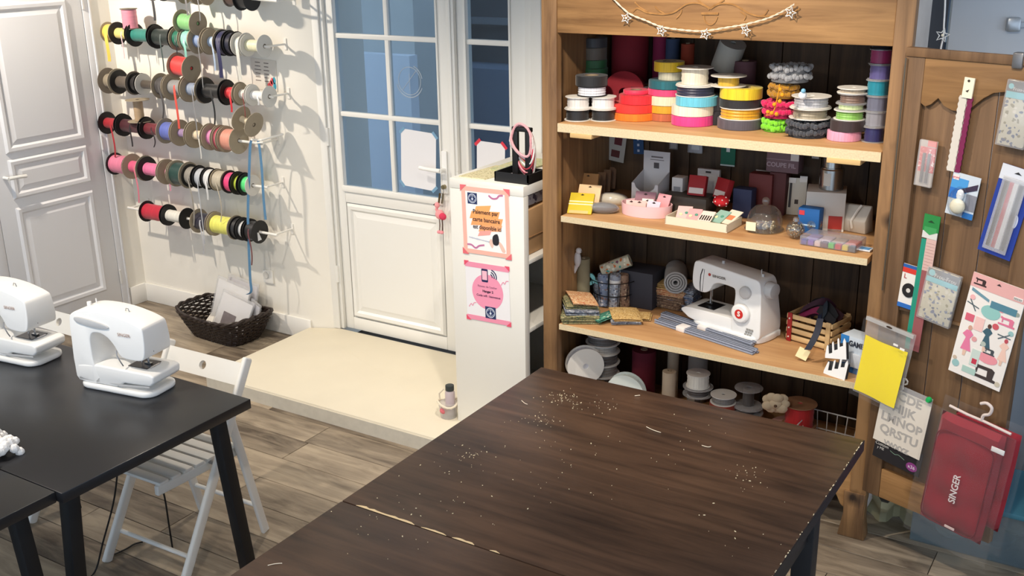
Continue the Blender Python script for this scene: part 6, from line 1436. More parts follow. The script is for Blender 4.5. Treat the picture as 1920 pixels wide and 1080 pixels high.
# white stepped comb display and blue-white box at the right end
cb = thing('thread_comb', 'white stepped plastic comb display at the right of third shelf', 'display', (-0.952, 3.818, Z3+0.001), math.radians(-16))
for lvl in range(2):
    pts = [(-0.046, 0.0), (0.046, -0.006), (0.046, 0.062), (0.040, 0.075), (0.034, 0.062)]
    for k in range(3):
        x = 0.026-k*0.024; hh = 0.046-k*0.013
        pts += [(x+0.008, hh), (x-0.008, hh-0.004), (x-0.009, hh+0.026), (x-0.0125, hh+0.03), (x-0.016, hh+0.024)]
    pts += [(-0.046, 0.012)]
    M_ = Matrix.Translation((-0.004-0.012*lvl, 0.022*lvl, 0.0665*lvl)) @ Matrix.Rotation(-0.28*lvl, 4, 'Y') @ Matrix.Rotation(-0.25, 4, 'X')
    MB().prism(pts, -0.003, 0.0, 'y', M_).build('comb_plate', mat((234, 234, 234), 0.5), cb, smooth=False)
    MB().prism([(-0.046, 0.0), (0.046, -0.004), (0.046, 0.06), (-0.046, 0.05)], 0.012, 0.016, 'y', M_).build('comb_back', mat((52, 54, 58), 0.6), cb, smooth=False)
gb2 = carton('thread_box', 'blue and white thread box behind the comb display', 1612, 655, 3.925, 0.12, 0.08, 0.145, (196, 208, 220), math.radians(-20), z=Z3, extras=((-0.5, 0.5, 0.0, 0.22, (42, 104, 170), 'blue_band'), (-0.5, -0.2, 0.5, 1.0, (48, 128, 200), 'blue_corner')))
text('GAME', 0.03, mat((40, 46, 60), 0.6), gb2, (0.01, -0.0425, 0.118), bold=0.0008, sx=0.8)
MB().box((0.03, -0.045, 0.055), (0.07, 0.012, 0.055)).build('label_block', mat((206, 212, 220), 0.5), gb2, bevel=0.003)

# ------------------------------------------------------------------ bottom shelf, seen over the table edge
def lowreel(label, px_, py_, Yp, r, h, c, fl=WREEL, rr=0.8, rot=(0, 0, 0), zc=None):
    P = aty(px_, py_, Yp)
    t = thing('ribbon_reel', label, 'ribbon', (P.x, Yp, P.z if zc is None else zc), rot=rot)
    vreel(t, r, h, c, fl, rr); return t
GREYF = mat((190, 186, 180), 0.55)
carton('shoe_box', 'brown cardboard box low in the left corner of bottom shelf', 1112, 760, 4.02, 0.13, 0.2, 0.13, (120, 92, 64), z=Z4)
lowreel('big white reel standing on edge at left of bottom shelf', 1094, 690, 3.96, 0.085, 0.05, (206, 206, 212), WREEL, 0.9, (PI/2, 0, 0.7), Z4+0.217)
P = aty(1122, 705, 4.02)
stack(Vector((P.x, 4.06, Z4)), [('reelW', 30, 30, (120, 100, 90), 'brown'), ('reelW', 32, 26, (60, 56, 58), 'charcoal'), ('reelW', 32, 22, (150, 146, 140), 'ash'), ('reelW', 32, 22, (90, 84, 80), 'umber'), ('reelW', 30, 16, (180, 176, 170), 'grey'), ('reelW', 32, 18, (110, 104, 100), 'flint')], 'low on the left')
lowreel('pale green white reel standing on edge behind the table', 1177, 720, 3.96, 0.088, 0.045, (214, 224, 218), mat((214, 222, 216), 0.5), 0.9, (PI/2, 0, 0.15), 0.335)
def tube_roll(label, px_, ytop, Yp, r, c, z0=Z4, h=None):
    bolt(px_, ytop, Yp, r, c, label, 0.0, h, z0, 'cardboard_tube')
tube_roll('tall beige cardboard tube at back left of bottom shelf', 1145, 630, 4.22, 0.022, (168, 152, 128))
tube_roll('dark red woven roll on the bottom shelf', 1208, 655, 4.16, 0.055, (96, 24, 40))
tube_roll('beige tube standing right of the red woven roll', 1263, 652, 4.24, 0.026, (176, 160, 138))
tube_roll('crumpled beige roll in the middle of the bottom shelf', 1255, 696, 4.02, 0.03, (186, 166, 142))
tube_roll('grey cylinder lying high at the back of bottom shelf', 1310, 656, 4.28, 0.045, (140, 134, 128))
P = aty(1306, 712, 4.03)
stack(Vector((P.x, 4.05, Z4)), [('reelW', 20, 60, (50, 46, 46), 'black', 0, 0.3), ('reelC', 28, 16, (70, 62, 60), 'dark', 0, 0.7), ('reelW', 22, 26, (232, 226, 214), 'ecru white', 0, 0.92)], 'low in the middle')
P = aty(1348, 745, 4.0)
stack(Vector((P.x, 4.05, Z4)), [('tape', 24, 18, (96, 60, 50), 'brown'), ('tape', 25, 9, (178, 206, 60), 'lime green'), ('tape', 24, 12, (70, 56, 50), 'coffee'), ('tape', 24, 16, (150, 56, 36), 'brick red'), ('reelW', 24, 16, (120, 116, 112), 'grey')], 'beside low ecru reel')
P = aty(1399, 745, 4.05)
stack(Vector((P.x, 4.08, Z4)), [('reelK', 24, 40, (110, 108, 106), 'mouse grey', 0, 0.62), ('reelC', 28, 14, (70, 66, 64), 'graphite', 0, 0.5), ('reelC', 26, 36, (84, 78, 74), 'smoke', 0, 0.4)], 'of low grey reels')
P = aty(1490, 770, 4.05)
rdd = thing('pink_box', 'round dusty pink box under the red reel, bottom shelf', 'box', (aty(1486, 770, 4.02).x, 4.04, Z4+0.001))
MB().lathe([(0.092, 0), (0.092, 0.085), (0.088, 0.09)], 'z', 30).build('drum', mat((196, 156, 152), 0.7), rdd); MB().lathe([(0.095, 0.082), (0.095, 0.1), (0.09, 0.103)], 'z', 30).build('lid', mat((186, 142, 130), 0.7), rdd)
t = thing('ribbon_reel', 'big red ribbon reel on the dusty pink round box', 'ribbon', (aty(1500, 745, 4.04).x, 4.05, Z4+0.1045)); vreel(t, 0.07, 0.10, (186, 34, 36), mat((150, 110, 80), 0.7), 0.85)
t = thing('linen_rosette', 'beige linen rosette leaning on the red reel', 'fabric', (aty(1455, 755, 3.96).x, 3.955, aty(1455, 755, 3.96).z), rot=(0.3, 0, 0.3))
rz_ = MB()
for k in range(9):
    a = 2*PI*k/9; rz_.ball((0.034*math.cos(a), 0.008*math.sin(3*a), 0.034*math.sin(a)), 0.024, 9, 6, (1, 0.4, 1))
rz_.ball((0, -0.004, 0), 0.028, 10, 7, (1, 0.5, 1)).build('petals', mat((206, 184, 152), 0.9, bump=0.4, nscale=60), t)
MB().ball((0, -0.018, 0), 0.007, 8, 6).build('centre_button', mat((96, 70, 50), 0.7), t)
wbk = thing('wire_tray', 'white wire basket at right of the bottom shelf', 'basket', (aty(1560, 800, 4.0).x, 3.99, Z4+0.001), math.radians(-4))
WW = mat((206, 204, 200), 0.4)
def wires(pts, loop=False, name='wire', r=0.0022): MB().tube(pts, r, 5, loop).build(name, WW, wbk)
for z, g in ((0.0, 0.0), (0.075, 0.012), (0.15, 0.024)): wires([(-0.10-g, -0.09-g, z), (0.10+g, -0.09-g, z), (0.10+g, 0.11+g, z), (-0.10-g, 0.11+g, z)], True, 'wire_ring', 0.003)
for k in range(6):
    x = -0.09+k*0.036; wires([(x*1.2, -0.114, 0.15), (x, -0.09, 0), (x, 0.11, 0), (x*1.2, 0.134, 0.15)])
for k in range(5):
    y = -0.08+k*0.042; wires([(-0.124, y*1.2, 0.15), (-0.10, y, 0), (0.10, y, 0), (0.124, y*1.2, 0.15)])
MB().box((-0.01, -0.117, 0.145), (0.09, 0.004, 0.014)).build('label_strip', mat((226, 214, 190), 0.7), wbk)

# ================================================================== things hung on the open wardrobe door
OFF = 0.03
def on_door(px_, py_, off=OFF): return atd(px_, py_, off)
def dthing(name, label, cat, px_, py_, off=OFF, tilt=0.0, lean=0.0):
    P = on_door(px_, py_, off); t = thing(name, label, cat, tuple(P), rot=(lean, tilt, DA)); return t, mpp(P)
def dflat(t, x0, x1, z0, z1, c, name, d0=0.0, th=0.001, rough=0.6, m_=None):
    return MB().bb(x0, x1, -d0-th, -d0, z0, z1).build(name, m_ or mat(c, rough), t)
def dpoly(t, pts, c, name, d0, th=0.0006, m_=None):
    return MB().prism(pts, -d0-th, -d0, 'y').build(name, m_ or mat(c, 0.6), t, smooth=False)
def ell(cx, cz, rx, rz, n=18): return [(cx+rx*math.cos(2*PI*i/n), cz+rz*math.sin(2*PI*i/n)) for i in range(n)]
# lace trims clipped together
t, k = dthing('lace_trim', 'cream and plum scalloped trims hanging from a cream clip', 'trim', 1806, 235, tilt=0.06)
dflat(t, -0.018, 0.016, 0.09, 0.155, (236, 228, 204), 'clip_card', 0.004, 0.006)
MB().lathe([(0.004, 0), (0.004, 0.002)], 'y', 10, Matrix.Translation((-0.002, -0.012, 0.145))).build('nail', mat((70, 60, 50), 0.5, 0.6), t)
dpoly(t, [(-0.008, 0.112), (0.004, 0.118), (0.0, 0.108)], (60, 54, 48), 'clip_mark', 0.0105)
for (x0, x1, c, nm) in ((-0.026, 0.000, (206, 200, 190), 'cream_lace'), (0.000, 0.017, (118, 28, 74), 'plum_lace')):
    pts = []; n = 26
    for i in range(n+1): pts.append((x0+(-0.003 if i % 2 else 0.0), 0.095-0.25*i/n))
    for i in range(n, -1, -1): pts.append((x1+(0.003 if i % 2 else 0.0), 0.095-0.25*i/n))
    dpoly(t, pts, c, nm, 0.002, 0.003)
# red flowered pen pack
t, k = dthing('pen_pack', 'slim blister pack with red floral card on wardrobe door', 'packet', 1738, 306, tilt=0.04)
dflat(t, -0.030, 0.030, -0.078, 0.078, (188, 178, 168), 'backing', 0, 0.004)
dflat(t, -0.028, 0.028, -0.03, 0.055, (206, 70, 70), 'floral_card', 0.004, 0.001, m_=print_mat('red_floral', (206, 66, 66), [(240, 220, 214), (226, 130, 120), (206, 66, 66)], 120))
dflat(t, -0.004, 0.028, 0.058, 0.078, (226, 84, 60), 'orange_flash', 0.004)
for x in (-0.009, 0.009): MB().cyl((x, -0.009, -0.065), (x, -0.009, 0.035), 0.005, n=10).build('pen', mat((110, 104, 104), 0.35, 0.3), t)
MB().box((0, -0.008, 0), (0.062, 0.012, 0.158)).build('blister', CLR, t, bevel=0.003)
# blue card with a measuring egg
t, k = dthing('gadget_card', 'blue and white card with cream egg-shaped gadget on door', 'packet', 1806, 367, tilt=0.10)
dflat(t, -0.048, 0.048, -0.072, 0.072, (196, 206, 216), 'card', 0, 0.003)
dflat(t, -0.048, 0.01, 0.01, 0.055, (70, 146, 206), 'blue_panel', 0.003); dflat(t, -0.048, 0.0, -0.015, 0.02, (40, 110, 190), 'deep_blue_panel', 0.0035); dflat(t, 0.012, 0.048, -0.045, 0.01, (130, 132, 142), 'grey_photo', 0.003)
dflat(t, 0.012, 0.048, -0.072, -0.052, (40, 110, 180), 'blue_footer', 0.003); dpoly(t, [(-0.02, 0.0), (0.044, 0.03), (0.044, 0.05), (-0.02, 0.016)], (54, 44, 66), 'arm_photo', 0.0042); dflat(t, -0.044, -0.024, 0.048, 0.064, (226, 214, 212), 'logo_patch', 0.004)
text('prym', 0.011, mat((206, 60, 70), 0.6), t, (-0.034, -0.0056, 0.056))
MB().ball((-0.004, -0.016, -0.035), 0.026, 16, 10, (1, 0.6, 1)).build('egg', mat((240, 232, 206), 0.5), t); MB().ball((-0.004, -0.014, 0.004), 0.013, 12, 8, (1, 0.6, 1.5)).build('tip', mat((236, 236, 236), 0.5), t)
MB().ball((-0.004, -0.015, -0.02), 0.045, 18, 10, (0.8, 0.5, 1.15)).build('blister', clear_mat('blister_dome', (246, 248, 250), 0.06, 0.05), t)
# floral fabric packs
FLOR = print_mat('blue_meadow', (212, 204, 176), [(92, 104, 140), (150, 142, 96), (226, 220, 200), (110, 122, 150), (60, 76, 110)], 75)
FLOR2 = print_mat('cream_meadow', (206, 200, 178), [(90, 98, 124), (226, 220, 204), (140, 132, 96), (206, 200, 178), (84, 100, 130)], 75)
def floral(label, px_, py_, w, h, m_, tilt):
    t, k = dthing('fabric_pack', label, 'packet', px_, py_, tilt=tilt)
    MB().bb(-w/2, w/2, -0.012, 0.0, -h/2, h/2).build('folded_fabric', m_, t, bevel=0.003)
    dflat(t, -w/2, w/2, h*0.24, h/2, (84, 78, 74), 'header_card', 0.012); dflat(t, -w/2, w/2, h*0.24, h*0.34, (116, 196, 204), 'turquoise_band', 0.0132)
    dpoly(t, ell(-w*0.36, h*0.42, w*0.10, w*0.10), (126, 200, 206), 'round_logo', 0.0132); text('Frou-Frou', w*0.17, mat((226, 222, 214), 0.6), t, (w*0.08, -0.0142, h*0.385), depth=0.0003)
    MB().box((0, -0.007, 0.0), (w+0.008, 0.018, h+0.008)).build('sleeve', CLR, t, bevel=0.003); return t
floral('cream meadow print fabric pack at the upper right of the door', 1908, 214, 0.085, 0.20, FLOR2, 0.07)
floral('blue meadow print fabric pack in the middle of the door', 1763, 556, 0.115, 0.185, FLOR, 0.12)
# blue zip pack
t, k = dthing('zip_pack', 'slanted blue pack of black, red and white zips on door', 'packet', 1888, 398, tilt=0.16)
dflat(t, -0.056, 0.056, -0.15, 0.15, (34, 60, 150), 'blue_card', 0, 0.003); dflat(t, -0.056, 0.056, 0.10, 0.15, (214, 218, 226), 'white_top', 0.003, 0.001)
for x, c in ((-0.026, (26, 26, 32)), (-0.008, (196, 40, 48)), (0.006, (232, 232, 232)), (0.024, (30, 30, 36))): MB().bb(x-0.008, x+0.008, -0.009, -0.003, -0.125, 0.10).build('zip', mat(c, 0.6), t, bevel=0.002)
MB().bb(-0.04, 0.04, -0.013, -0.009, -0.135, 0.115).build('sleeve', CLR, t, bevel=0.002); dpoly(t, ell(0.036, -0.02, 0.008, 0.022), (206, 214, 236), 'printed_oval', 0.004)
dpoly(t, [(-0.012, 0.128), (0.0, 0.136), (0.012, 0.128)], (40, 40, 44), 'hang_slot', 0.0045)
# green and white pack behind the ruler
t, k = dthing('elastic_pack', 'white pack with red letter and black disc, behind the ruler', 'packet', 1703, 537, tilt=0.06)
dflat(t, -0.028, 0.035, -0.08, 0.08, (226, 222, 216), 'card', 0, 0.004); dflat(t, -0.028, 0.035, 0.05, 0.068, (206, 56, 44), 'red_band', 0.004); dflat(t, -0.028, 0.035, 0.068, 0.08, (40, 90, 160), 'blue_band', 0.004); dflat(t, -0.028, 0.035, -0.08, -0.064, (44, 104, 180), 'blue_footer', 0.004)
dpoly(t, ell(0.006, -0.012, 0.024, 0.026), (30, 28, 30), 'elastic_disc', 0.004, 0.003); dpoly(t, ell(0.006, -0.012, 0.008, 0.008), (206, 202, 196), 'disc_hole', 0.0072); text('L', 0.024, mat((170, 40, 40), 0.6), t, (-0.014, -0.0055, 0.036))
# patchwork ruler
t, k = dthing('patchwork_ruler', 'long teal and rose ruler with green header card on door', 'ruler', 1729, 532, off=0.037, tilt=0.045)
dflat(t, -0.026, -0.008, -0.25, 0.16, (34, 140, 116), 'teal_strip', 0, 0.003); dflat(t, -0.008, 0.028, -0.25, 0.05, (146, 84, 86), 'rose_strip', 0, 0.003); dflat(t, -0.008, 0.028, 0.05, 0.165, (206, 172, 164), 'pale_strip', 0, 0.003)
dflat(t, -0.028, 0.03, 0.19, 0.248, (36, 128, 62), 'green_header', 0, 0.004); dflat(t, -0.026, 0.028, 0.165, 0.19, (206, 206, 202), 'white_label', 0, 0.004); dpoly(t, [(-0.022, 0.19), (0.0, 0.178), (0.024, 0.19), (0.024, 0.205), (-0.022, 0.205)], (60, 150, 84), 'green_swoosh', 0.0042)
for i in range(9): dflat(t, -0.006, 0.026, 0.06+i*0.011, 0.0608+i*0.011, (150, 110, 108), 'scale_line', 0.003, 0.0004)
dpoly(t, [(-0.012, 0.222), (0.0, 0.23), (0.012, 0.222)], (20, 60, 30), 'hang_slot', 0.0045)
# pink sewing sticker sheet
t, k = dthing('sticker_sheet', 'pink and white sewing sticker sheet on right of door', 'stickers', 1851, 622, off=0.032, tilt=0.125)
w, h = 0.185, 0.37
dflat(t, -w/2, w/2, -h/2, h/2, (236, 230, 224), 'sheet', 0, 0.004); dflat(t, -w/2, w/2, h*0.37, h/2, (226, 172, 168), 'pink_header', 0.004)
def printed_machine(cx, cz, s, c, nm='machine_print', d=0.0048):
    pts = [(-1, -0.55), (1, -0.55), (1, -0.35), (0.75, -0.3), (0.8, 0.35), (0.55, 0.5), (-0.5, 0.45), (-0.8, 0.55), (-0.85, 0.3), (-0.65, 0.25), (-0.62, -0.2), (-0.5, -0.2), (-0.48, 0.2), (0.25, 0.22), (0.3, -0.3), (-1, -0.35)]
    dpoly(t, [(cx+p[0]*s, cz+p[1]*s) for p in pts], c, nm, d)
printed_machine(-w*0.33, h*0.43, 0.022, (60, 44, 44), d=0.0052); printed_machine(w*0.30, h*0.16, 0.028, (222, 120, 150)); printed_machine(w*0.14, -h*0.17, 0.02, (70, 76, 82)); printed_machine(w*0.14, -h*0.38, 0.045, (66, 56, 54))
dpoly(t, [(-w*0.45, h*0.36), (-w*0.1, h*0.30), (-w*0.1, h*0.275), (-w*0.45, h*0.33)], (110, 150, 165), 'tape_print', 0.0046); dflat(t, -w*0.06, w*0.42, h*0.235, h*0.30, (84, 132, 150), 'ruler_print', 0.0045)
dpoly(t, ell(-w*0.02, h*0.19, w*0.18, h*0.065), (146, 196, 190), 'oval_print', 0.0046); dpoly(t, ell(w*0.14, -h*0.24, w*0.19, h*0.05), (232, 150, 160), 'oval_print', 0.0046)
def lady(cx, cz, s, c, c2):
    dpoly(t, [(cx-0.35*s, cz-1.0*s), (cx+0.45*s, cz-1.0*s), (cx+0.15*s, cz), (cx+0.35*s, cz+0.35*s), (cx+0.1*s, cz+0.6*s), (cx-0.2*s, cz+0.6*s), (cx-0.45*s, cz+0.2*s), (cx-0.15*s, cz)], c, 'dress_print', 0.0047)
    dpoly(t, ell(cx, cz+0.8*s, 0.16*s, 0.2*s), c2, 'head_print', 0.0047); dpoly(t, [(cx-0.1*s, cz-1.45*s), (cx+0.1*s, cz-1.45*s), (cx+0.14*s, cz-1.0*s), (cx-0.14*s, cz-1.0*s)], (226, 190, 170), 'legs_print', 0.0047)
lady(-w*0.30, -h*0.12, 0.046, (226, 124, 160), (206, 160, 140)); lady(w*0.03, -h*0.03, 0.042, (64, 96, 110), (90, 64, 54)); lady(w*0.38, -h*0.10, 0.04, (238, 200, 184), (190, 80, 90))
for i, (x, z, r, c) in enumerate(((-0.40, 0.27, 0.05, (236, 180, 180)), (0.16, 0.25, 0.05, (232, 140, 150)), (0.44, 0.26, 0.04, (150, 160, 150)), (0.13, 0.08, 0.06, (206, 90, 100)), (-0.18, -0.11, 0.05, (222, 160, 160)), (-0.40, -0.40, 0.07, (150, 190, 190)), (-0.44, -0.35, 0.04, (200, 180, 160)), (0.43, -0.44, 0.05, (200, 190, 170)), (0.42, 0.07, 0.05, (150, 190, 190)), (0.0, -0.12, 0.05, (180, 190, 180)))):
    dpoly(t, ell(x*w, z*h, r*w, r*w, 12), c, 'button_print', 0.0048)
dflat(t, -w*0.44, -w*0.28, h*0.04, h*0.11, (214, 100, 120), 'spool_print', 0.0045); dflat(t, -w*0.25, -w*0.08, -h*0.02, h*0.11, (238, 196, 190), 'pattern_print', 0.0045); dflat(t, -w*0.16, 0.0, -h*0.36, -h*0.2, (200, 214, 206), 'label_print', 0.0045); dflat(t, -w*0.12, -w*0.03, -h*0.34, -h*0.29, (196, 60, 80), 'thread_print', 0.0052); dflat(t, -w*0.26, 0.0, -h*0.45, -h*0.39, (170, 200, 190), 'tag_print', 0.0045)
for (x, z, an) in ((-w*0.36, h*0.2, 0.6), (w*0.32, h*0.02, -0.3)):
    for s_ in (-1, 1):
        M_ = Matrix.Translation((x, -0.005, z)) @ Matrix.Rotation(an+s_*0.35, 4, 'Y'); MB().box((0, 0, 0), (0.045, 0.0008, 0.0035), M_).build('scissors_print', mat((90, 104, 110), 0.5), t)
dpoly(t, [(-0.008, h*0.455), (0.008, h*0.455), (0.0, h*0.475)], (60, 50, 50), 'hang_slot', 0.0055); dflat(t, w*0.30, w*0.46, h*0.385, h*0.415, (240, 236, 232), 'barcode_label', 0.0052)
for i in range(7): dflat(t, w*0.31+i*0.0038, w*0.31+i*0.0038+0.0016, h*0.388, h*0.408, (50, 46, 46), 'barcode_bar', 0.0064, 0.0003)
FILM = clear_mat('clear_film', (254, 254, 254), 0.0, 0.12, 0.03, (225, 225, 228))
# yellow felt sheet in a clear bag, hung in front of the hinge stile
t, k = dthing('felt_sheet', 'bright yellow felt sheet in clear bag hanging by hinge', 'felt', 1652, 690, off=0.075, tilt=0.115)
MB().add([(-0.085+0.17*i/6, -0.004+0.004*math.sin(i*0.9+j*0.4), -0.125+0.225*j/6) for j in range(7) for i in range(7)], [(j*7+i, j*7+i+1, j*7+i+8, j*7+i+7) for j in range(6) for i in range(6)]).build('felt', mat((250, 226, 40), 0.85), t)
MB().add([(-0.095+0.19*i/8, -0.020+0.0018*math.sin(i*1.1+j*0.7), -0.14+0.31*j/8) for j in range(9) for i in range(9)], [(j*9+i, j*9+i+1, j*9+i+10, j*9+i+9) for j in range(8) for i in range(8)]).build('bag_front', FILM, t)
MB().add([(-0.095+0.19*i/8, 0.010+0.0018*math.sin(i*1.1+j*0.7), -0.14+0.31*j/8) for j in range(9) for i in range(9)], [(j*9+i, j*9+i+1, j*9+i+10, j*9+i+9) for j in range(8) for i in range(8)]).build('bag_back', CLR, t)
dflat(t, -0.095, 0.095, 0.158, 0.172, (190, 186, 180), 'seal_strip', 0.002, 0.004, m_=clear_mat('seal', (225, 222, 218), 0.1, 0.2, 0.45)); dpoly(t, ell(0.0, 0.165, 0.012, 0.004), (60, 46, 36), 'hang_slot', 0.0065)
for (x, z) in ((0.045, 0.118), (0.072, 0.112)): dflat(t, x-0.009, x+0.009, z-0.004, z+0.004, (244, 240, 236), 'sticker', 0.02)
# alphabet stencil sheet and black price card
t, k = dthing('alphabet_stencil', 'white stencil sheet of grey alphabet letters below the felt', 'stencil', 1692, 786, off=0.05, tilt=0.10)
w, h = 0.19, 0.25
dflat(t, -w/2, w/2, -h/2, h/2-0.02, (226, 218, 206), 'sheet', 0, 0.002)
for r, row in enumerate(('BCDE', 'HIJK', 'LMNOP', 'QRSTU', 'VWXYZ')): text(row, 0.046 if r < 4 else 0.026, mat((176, 172, 168), 0.7), t, (0.0, -0.0028, h*0.33-r*0.05), bold=0.0012, sx=1.05)
dflat(t, -w/2, w/2, h/2-0.03, h/2, (150, 140, 130), 'clear_header', 0, 0.003, m_=CLR)
MB().tube([(0.012*math.cos(a_)-0.02, -0.004, h/2+0.022+0.012*math.sin(a_)) for a_ in (-1.3, -0.5, 0.4, 1.3, 2.2)]+[(-0.02, -0.004, h/2-0.01)], 0.003, 6).build('plastic_hook', mat((206, 200, 190), 0.4), t)
MB().lathe([(0.011, 0.0), (0.011, 0.006), (0.007, 0.014)], 'y', 16, Matrix.Translation((0.082, -0.016, h/2-0.006)) @ Matrix.Rotation(PI, 4, 'Z') @ Matrix.Translation((0, -0.014, 0))).build('green_pin', mat((30, 170, 90), 0.4), t)
t, k = dthing('chalk_card', 'black handwritten card with purple price disc below stencil', 'card', 1682, 858, off=0.045, tilt=0.10)
dflat(t, -0.095, 0.095, -0.035, 0.06, (34, 32, 36), 'card', 0, 0.003); dpoly(t, ell(0.062, -0.008, 0.022, 0.017), (136, 60, 130), 'purple_disc', 0.003)
text('x36', 0.019, mat((236, 220, 236), 0.6), t, (0.062, -0.0045, -0.008)); text('Custom', 0.017, mat((206, 204, 200), 0.6), t, (-0.065, -0.0038, 0.024)); text('y ME', 0.014, mat((206, 204, 200), 0.6), t, (-0.068, -0.0038, 0.008)); squiggle(t, [(-0.03, 0.016), (-0.01, 0.01), (0.005, 0.014), (0.03, 0.006)], 0.002, 0.0032, (120, 150, 130), 'chalk_stroke')
# red sewing machine bag in a clear cover on a hanger
t, k = dthing('red_fabric_bag', 'dark red padded bag in clear cover on a plastic hanger', 'bag', 1803, 895, off=0.08, tilt=0.085)
RB = mat((138, 20, 38), 0.8, noise=0.22, nscale=14, bump=0.35, sheen=0.2)
def pillow(w, h, d, nx=16, nz=22):
    vs = []; fs = []
    for s_ in (-1, 1):
        for j_ in range(nz+1):
            for i in range(nx+1):
                u, v = -1+2*i/nx, -1+2*j_/nz
                e = (1-abs(u)**6)**0.35*(1-abs(v)**8)**0.35 if abs(u) < 1 and abs(v) < 1 else 0
                wob = 0.004*math.sin(5*u+7*v)+0.003*math.sin(11*v)
                vs.append((u*w/2*(1-0.03*v*v), s_*d/2*e+wob*e, v*h/2))
    N = (nx+1)*(nz+1)
    for s_ in (0, 1):
        for j_ in range(nz):
            for i in range(nx):
                a_ = s_*N+j_*(nx+1)+i; fs.append((a_, a_+1, a_+nx+2, a_+nx+1))
    return MB().add(vs, fs)
pillow(0.235, 0.43, 0.055).build('bag_front', RB, t)
m2 = pillow(0.235, 0.38, 0.04); m2.v = [(p[0]+0.035, p[1]+0.03, p[2]+0.035) for p in m2.v]; m2.build('bag_gusset', RB, t)
def loop_on(w, h, r, d): return [(p[0], d, p[1]) for p in rrect(w, h, r, 4)]
MB().tube([(p[0]-0.003, -0.026, p[1]-0.018) for p in rrect(0.205, 0.36, 0.035, 5)], 0.0022, 6, True).build('piping', mat((110, 16, 34), 0.7), t)
text('SINGER', 0.034, mat((240, 230, 230), 0.6), t, (0.0, -0.034, -0.035), rot=(PI/2, -PI/2, 0), bold=0.0005, depth=0.0006, name='maker_lettering')
MB().box((0.01, -0.029, -0.19), (0.036, 0.003, 0.008)).build('fabric_tag', mat((236, 210, 206), 0.7), t)
MB().box((0.105, -0.022, 0.165), (0.045, 0.003, 0.018)).build('size_label', mat((240, 238, 236), 0.6), t, bevel=0.001)
HG = mat((214, 200, 194), 0.35)
MB().tube([(-0.095, 0.0, 0.24), (-0.03, 0, 0.235), (0.03, 0, 0.235), (0.125, 0, 0.23)], 0.005, 8).build('hanger_bar', HG, t)
MB().tube(spline([(0.022, 0, 0.235), (0.024, 0, 0.255), (0.042, 0, 0.268), (0.045, 0, 0.292), (0.025, 0, 0.302), (0.006, 0, 0.292)], 4, False), 0.0055, 8).build('hanger_hook', HG, t)
COV = clear_mat('cover_film', (253, 253, 253), 0.0, 0.12, 0.045, (225, 225, 228))
for (yy, nm) in ((-0.048, 'cover_front'), (0.055, 'cover_back')):
    MB().add([(-0.145+0.31*i/12, yy+0.003*math.sin(i*1.3+j*0.5)+0.002*math.sin(j*1.1-i), -0.265+0.51*j/14) for j in range(15) for i in range(13)], [(j*13+i, j*13+i+1, j*13+i+14, j*13+i+13) for j in range(14) for i in range(12)]).build(nm, COV, t)

# ================================================================== star string light on the wardrobe
WIRE = mat((226, 206, 184), 0.5)
sl = thing('string_light', 'pale twisted string light with clear stars across wardrobe rail', 'string light', tuple(aty(1330, 57, WF-0.012)))
O = Vector(sl.location)
pts = [aty(x, y, WF-0.012)-O for x, y in ((1146, -6), (1178, 24), (1210, 38), (1240, 50), (1278, 56), (1318, 58), (1360, 52), (1400, 45), (1440, 34), (1470, 20), (1489, 8))]
pp = spline([tuple(p) for p in pts], 10, False)
for ph_ in (0, PI):
    MB().tube([(p[0], p[1]+0.0022*math.cos(i*0.9+ph_), p[2]+0.0022*math.sin(i*0.9+ph_)) for i, p in enumerate(pp)], 0.0017, 5).build('twisted_wire', WIRE, sl)
SG = mat((226, 230, 232), 0.15, spec=0.8)
def star(parent, c, r, rot, name='star'):
    b = MB(); P_ = [((r if i % 2 == 0 else r*0.42)*math.cos(PI/2+i*PI/5), (r if i % 2 == 0 else r*0.42)*math.sin(PI/2+i*PI/5)) for i in range(10)]
    b.tube([(p[0], 0, p[1]) for p in P_], r*0.10, 5, True)
    b.build(name, SG, parent, tuple(c), rot); MB().ball(tuple(c), r*0.22, 8, 6).build('bulb', mat((240, 236, 220), 0.3), parent)
for (x, y, rz_) in ((1174, 34, 0.6), (1240, 58, 0.2), (1322, 64, 0.9), (1398, 57, -0.3), (1482, 24, 0.1)):
    star(sl, aty(x, y, WF-0.018)-O, 0.021, (0.15, 0.3, rz_*0.5))
s2 = thing('string_light', 'white string light strand with star hanging right of the wardrobe', 'string light', tuple(aty(1768, 66, 4.0)))
O2 = Vector(s2.location)
MB().tube(spline([tuple(aty(x, y, 4.0)-O2) for x, y in ((1773, -30), (1772, 10), (1770, 45), (1769, 68), (1764, 92), (1760, 130))], 5, False), 0.003, 6).build('twisted_wire', mat((226, 228, 230), 0.5), s2)
star(s2, Vector((0, -0.006, 0)), 0.024, (0, 0.2, 0.3))

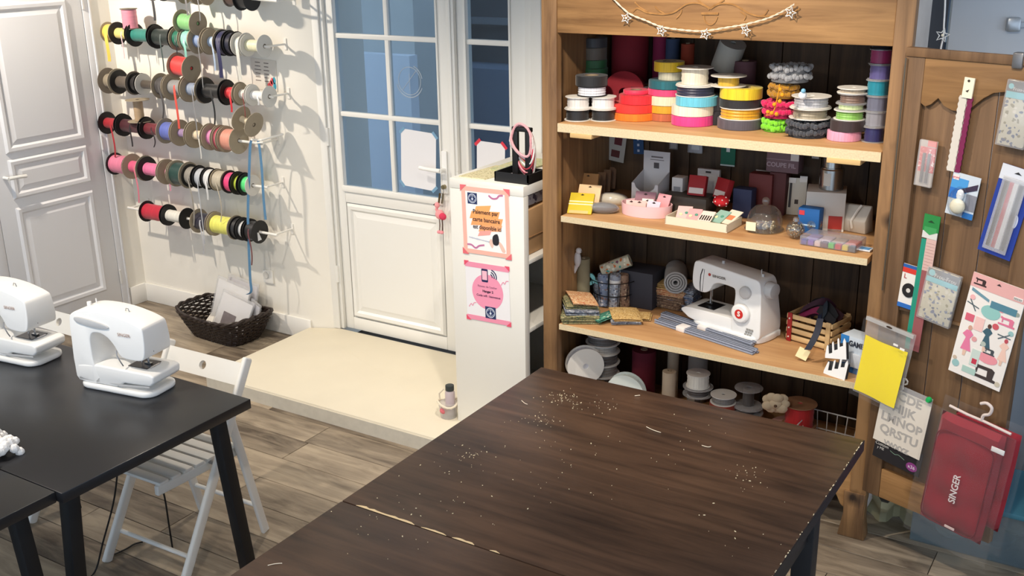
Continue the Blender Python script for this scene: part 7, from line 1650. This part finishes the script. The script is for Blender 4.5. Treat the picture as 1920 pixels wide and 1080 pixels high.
# ================================================================== floor right: storage boxes and stray fabric
BXP = clear_mat('storage_plastic', (226, 236, 240), 0.06, 0.15, 0.30, (150, 168, 176))
def storage(label, loc, rz, w, d, h, lidc, fills):
    t = thing('storage_box', label, 'storage box', loc, rz)
    b = MB()
    for (x0, x1, y0, y1) in ((-w/2, w/2, -d/2, -d/2+0.004), (-w/2, w/2, d/2-0.004, d/2), (-w/2, -w/2+0.004, -d/2+0.004, d/2-0.004), (w/2-0.004, w/2, -d/2+0.004, d/2-0.004)): b.bb(x0, x1, y0, y1, 0.004, h)
    b.bb(-w/2, w/2, -d/2, d/2, 0, 0.004).build('tub', BXP, t)
    MB().box((0, 0, h+0.012), (w+0.02, d+0.02, 0.022)).build('lid', mat(lidc, 0.5), t, bevel=0.005)
    for i, (x, y, z, r, c) in enumerate(fills): MB().ball((x, y, z), r, 10, 7, (1.3, 1, 0.6)).build('cloth_inside', mat(c, 0.9, noise=0.2, nscale=20), t)
    return t
storage('clear storage box with teal cloth under the open door', (-0.41, 4.08, 0.0), 0.0, 0.44, 0.36, 0.20, (70, 130, 150), ((-0.12, -0.08, 0.14, 0.06, (60, 130, 150)), (-0.08, -0.13, 0.06, 0.045, (190, 186, 172)), (0.06, -0.1, 0.07, 0.07, (90, 110, 120)), (0.14, -0.08, 0.12, 0.05, (120, 120, 116)), (-0.15, -0.1, 0.05, 0.04, (80, 90, 96))))
storage('clear storage box with blue striped lid at right edge', (0.06, 4.0, 0.0), 0.0, 0.38, 0.36, 0.30, (70, 104, 170), ((-0.12, -0.1, 0.1, 0.07, (130, 128, 96)), (-0.02, -0.1, 0.18, 0.08, (90, 104, 120)), (-0.12, -0.1, 0.22, 0.05, (150, 170, 190))))
dk = thing('leaning_panel', 'dark framed panel leaning beyond the open wardrobe door', 'panel', (0.02, 4.3, 0), 0.0)
MB().box((0.2, 0, 0.75), (0.75, 0.03, 1.45)).build('panel_face', mat((46, 52, 66), 0.45), dk, bevel=0.003); MB().box((-0.16, -0.02, 0.75), (0.03, 0.02, 1.45)).build('edge_strip', mat((26, 26, 30), 0.5), dk)
fx = MB()
vs = []; 
for j in range(7):
    for i in range(9): vs.append((-0.10+0.2*i/8, 0.03*math.sin(i*1.4)+0.02*math.sin(j), 0.16*j/6*(1+0.1*math.sin(i))))
fx.add(vs, [(j*9+i, j*9+i+1, j*9+i+10, j*9+i+9) for j in range(6) for i in range(8)])
tag(fx.build('loose_fabric', mat((170, 164, 132), 0.9), None, (-0.745, 4.0, 0.002), (0.45, 0, 0.2)), 'crumpled pale green fabric on the floor under wardrobe door', 'fabric')
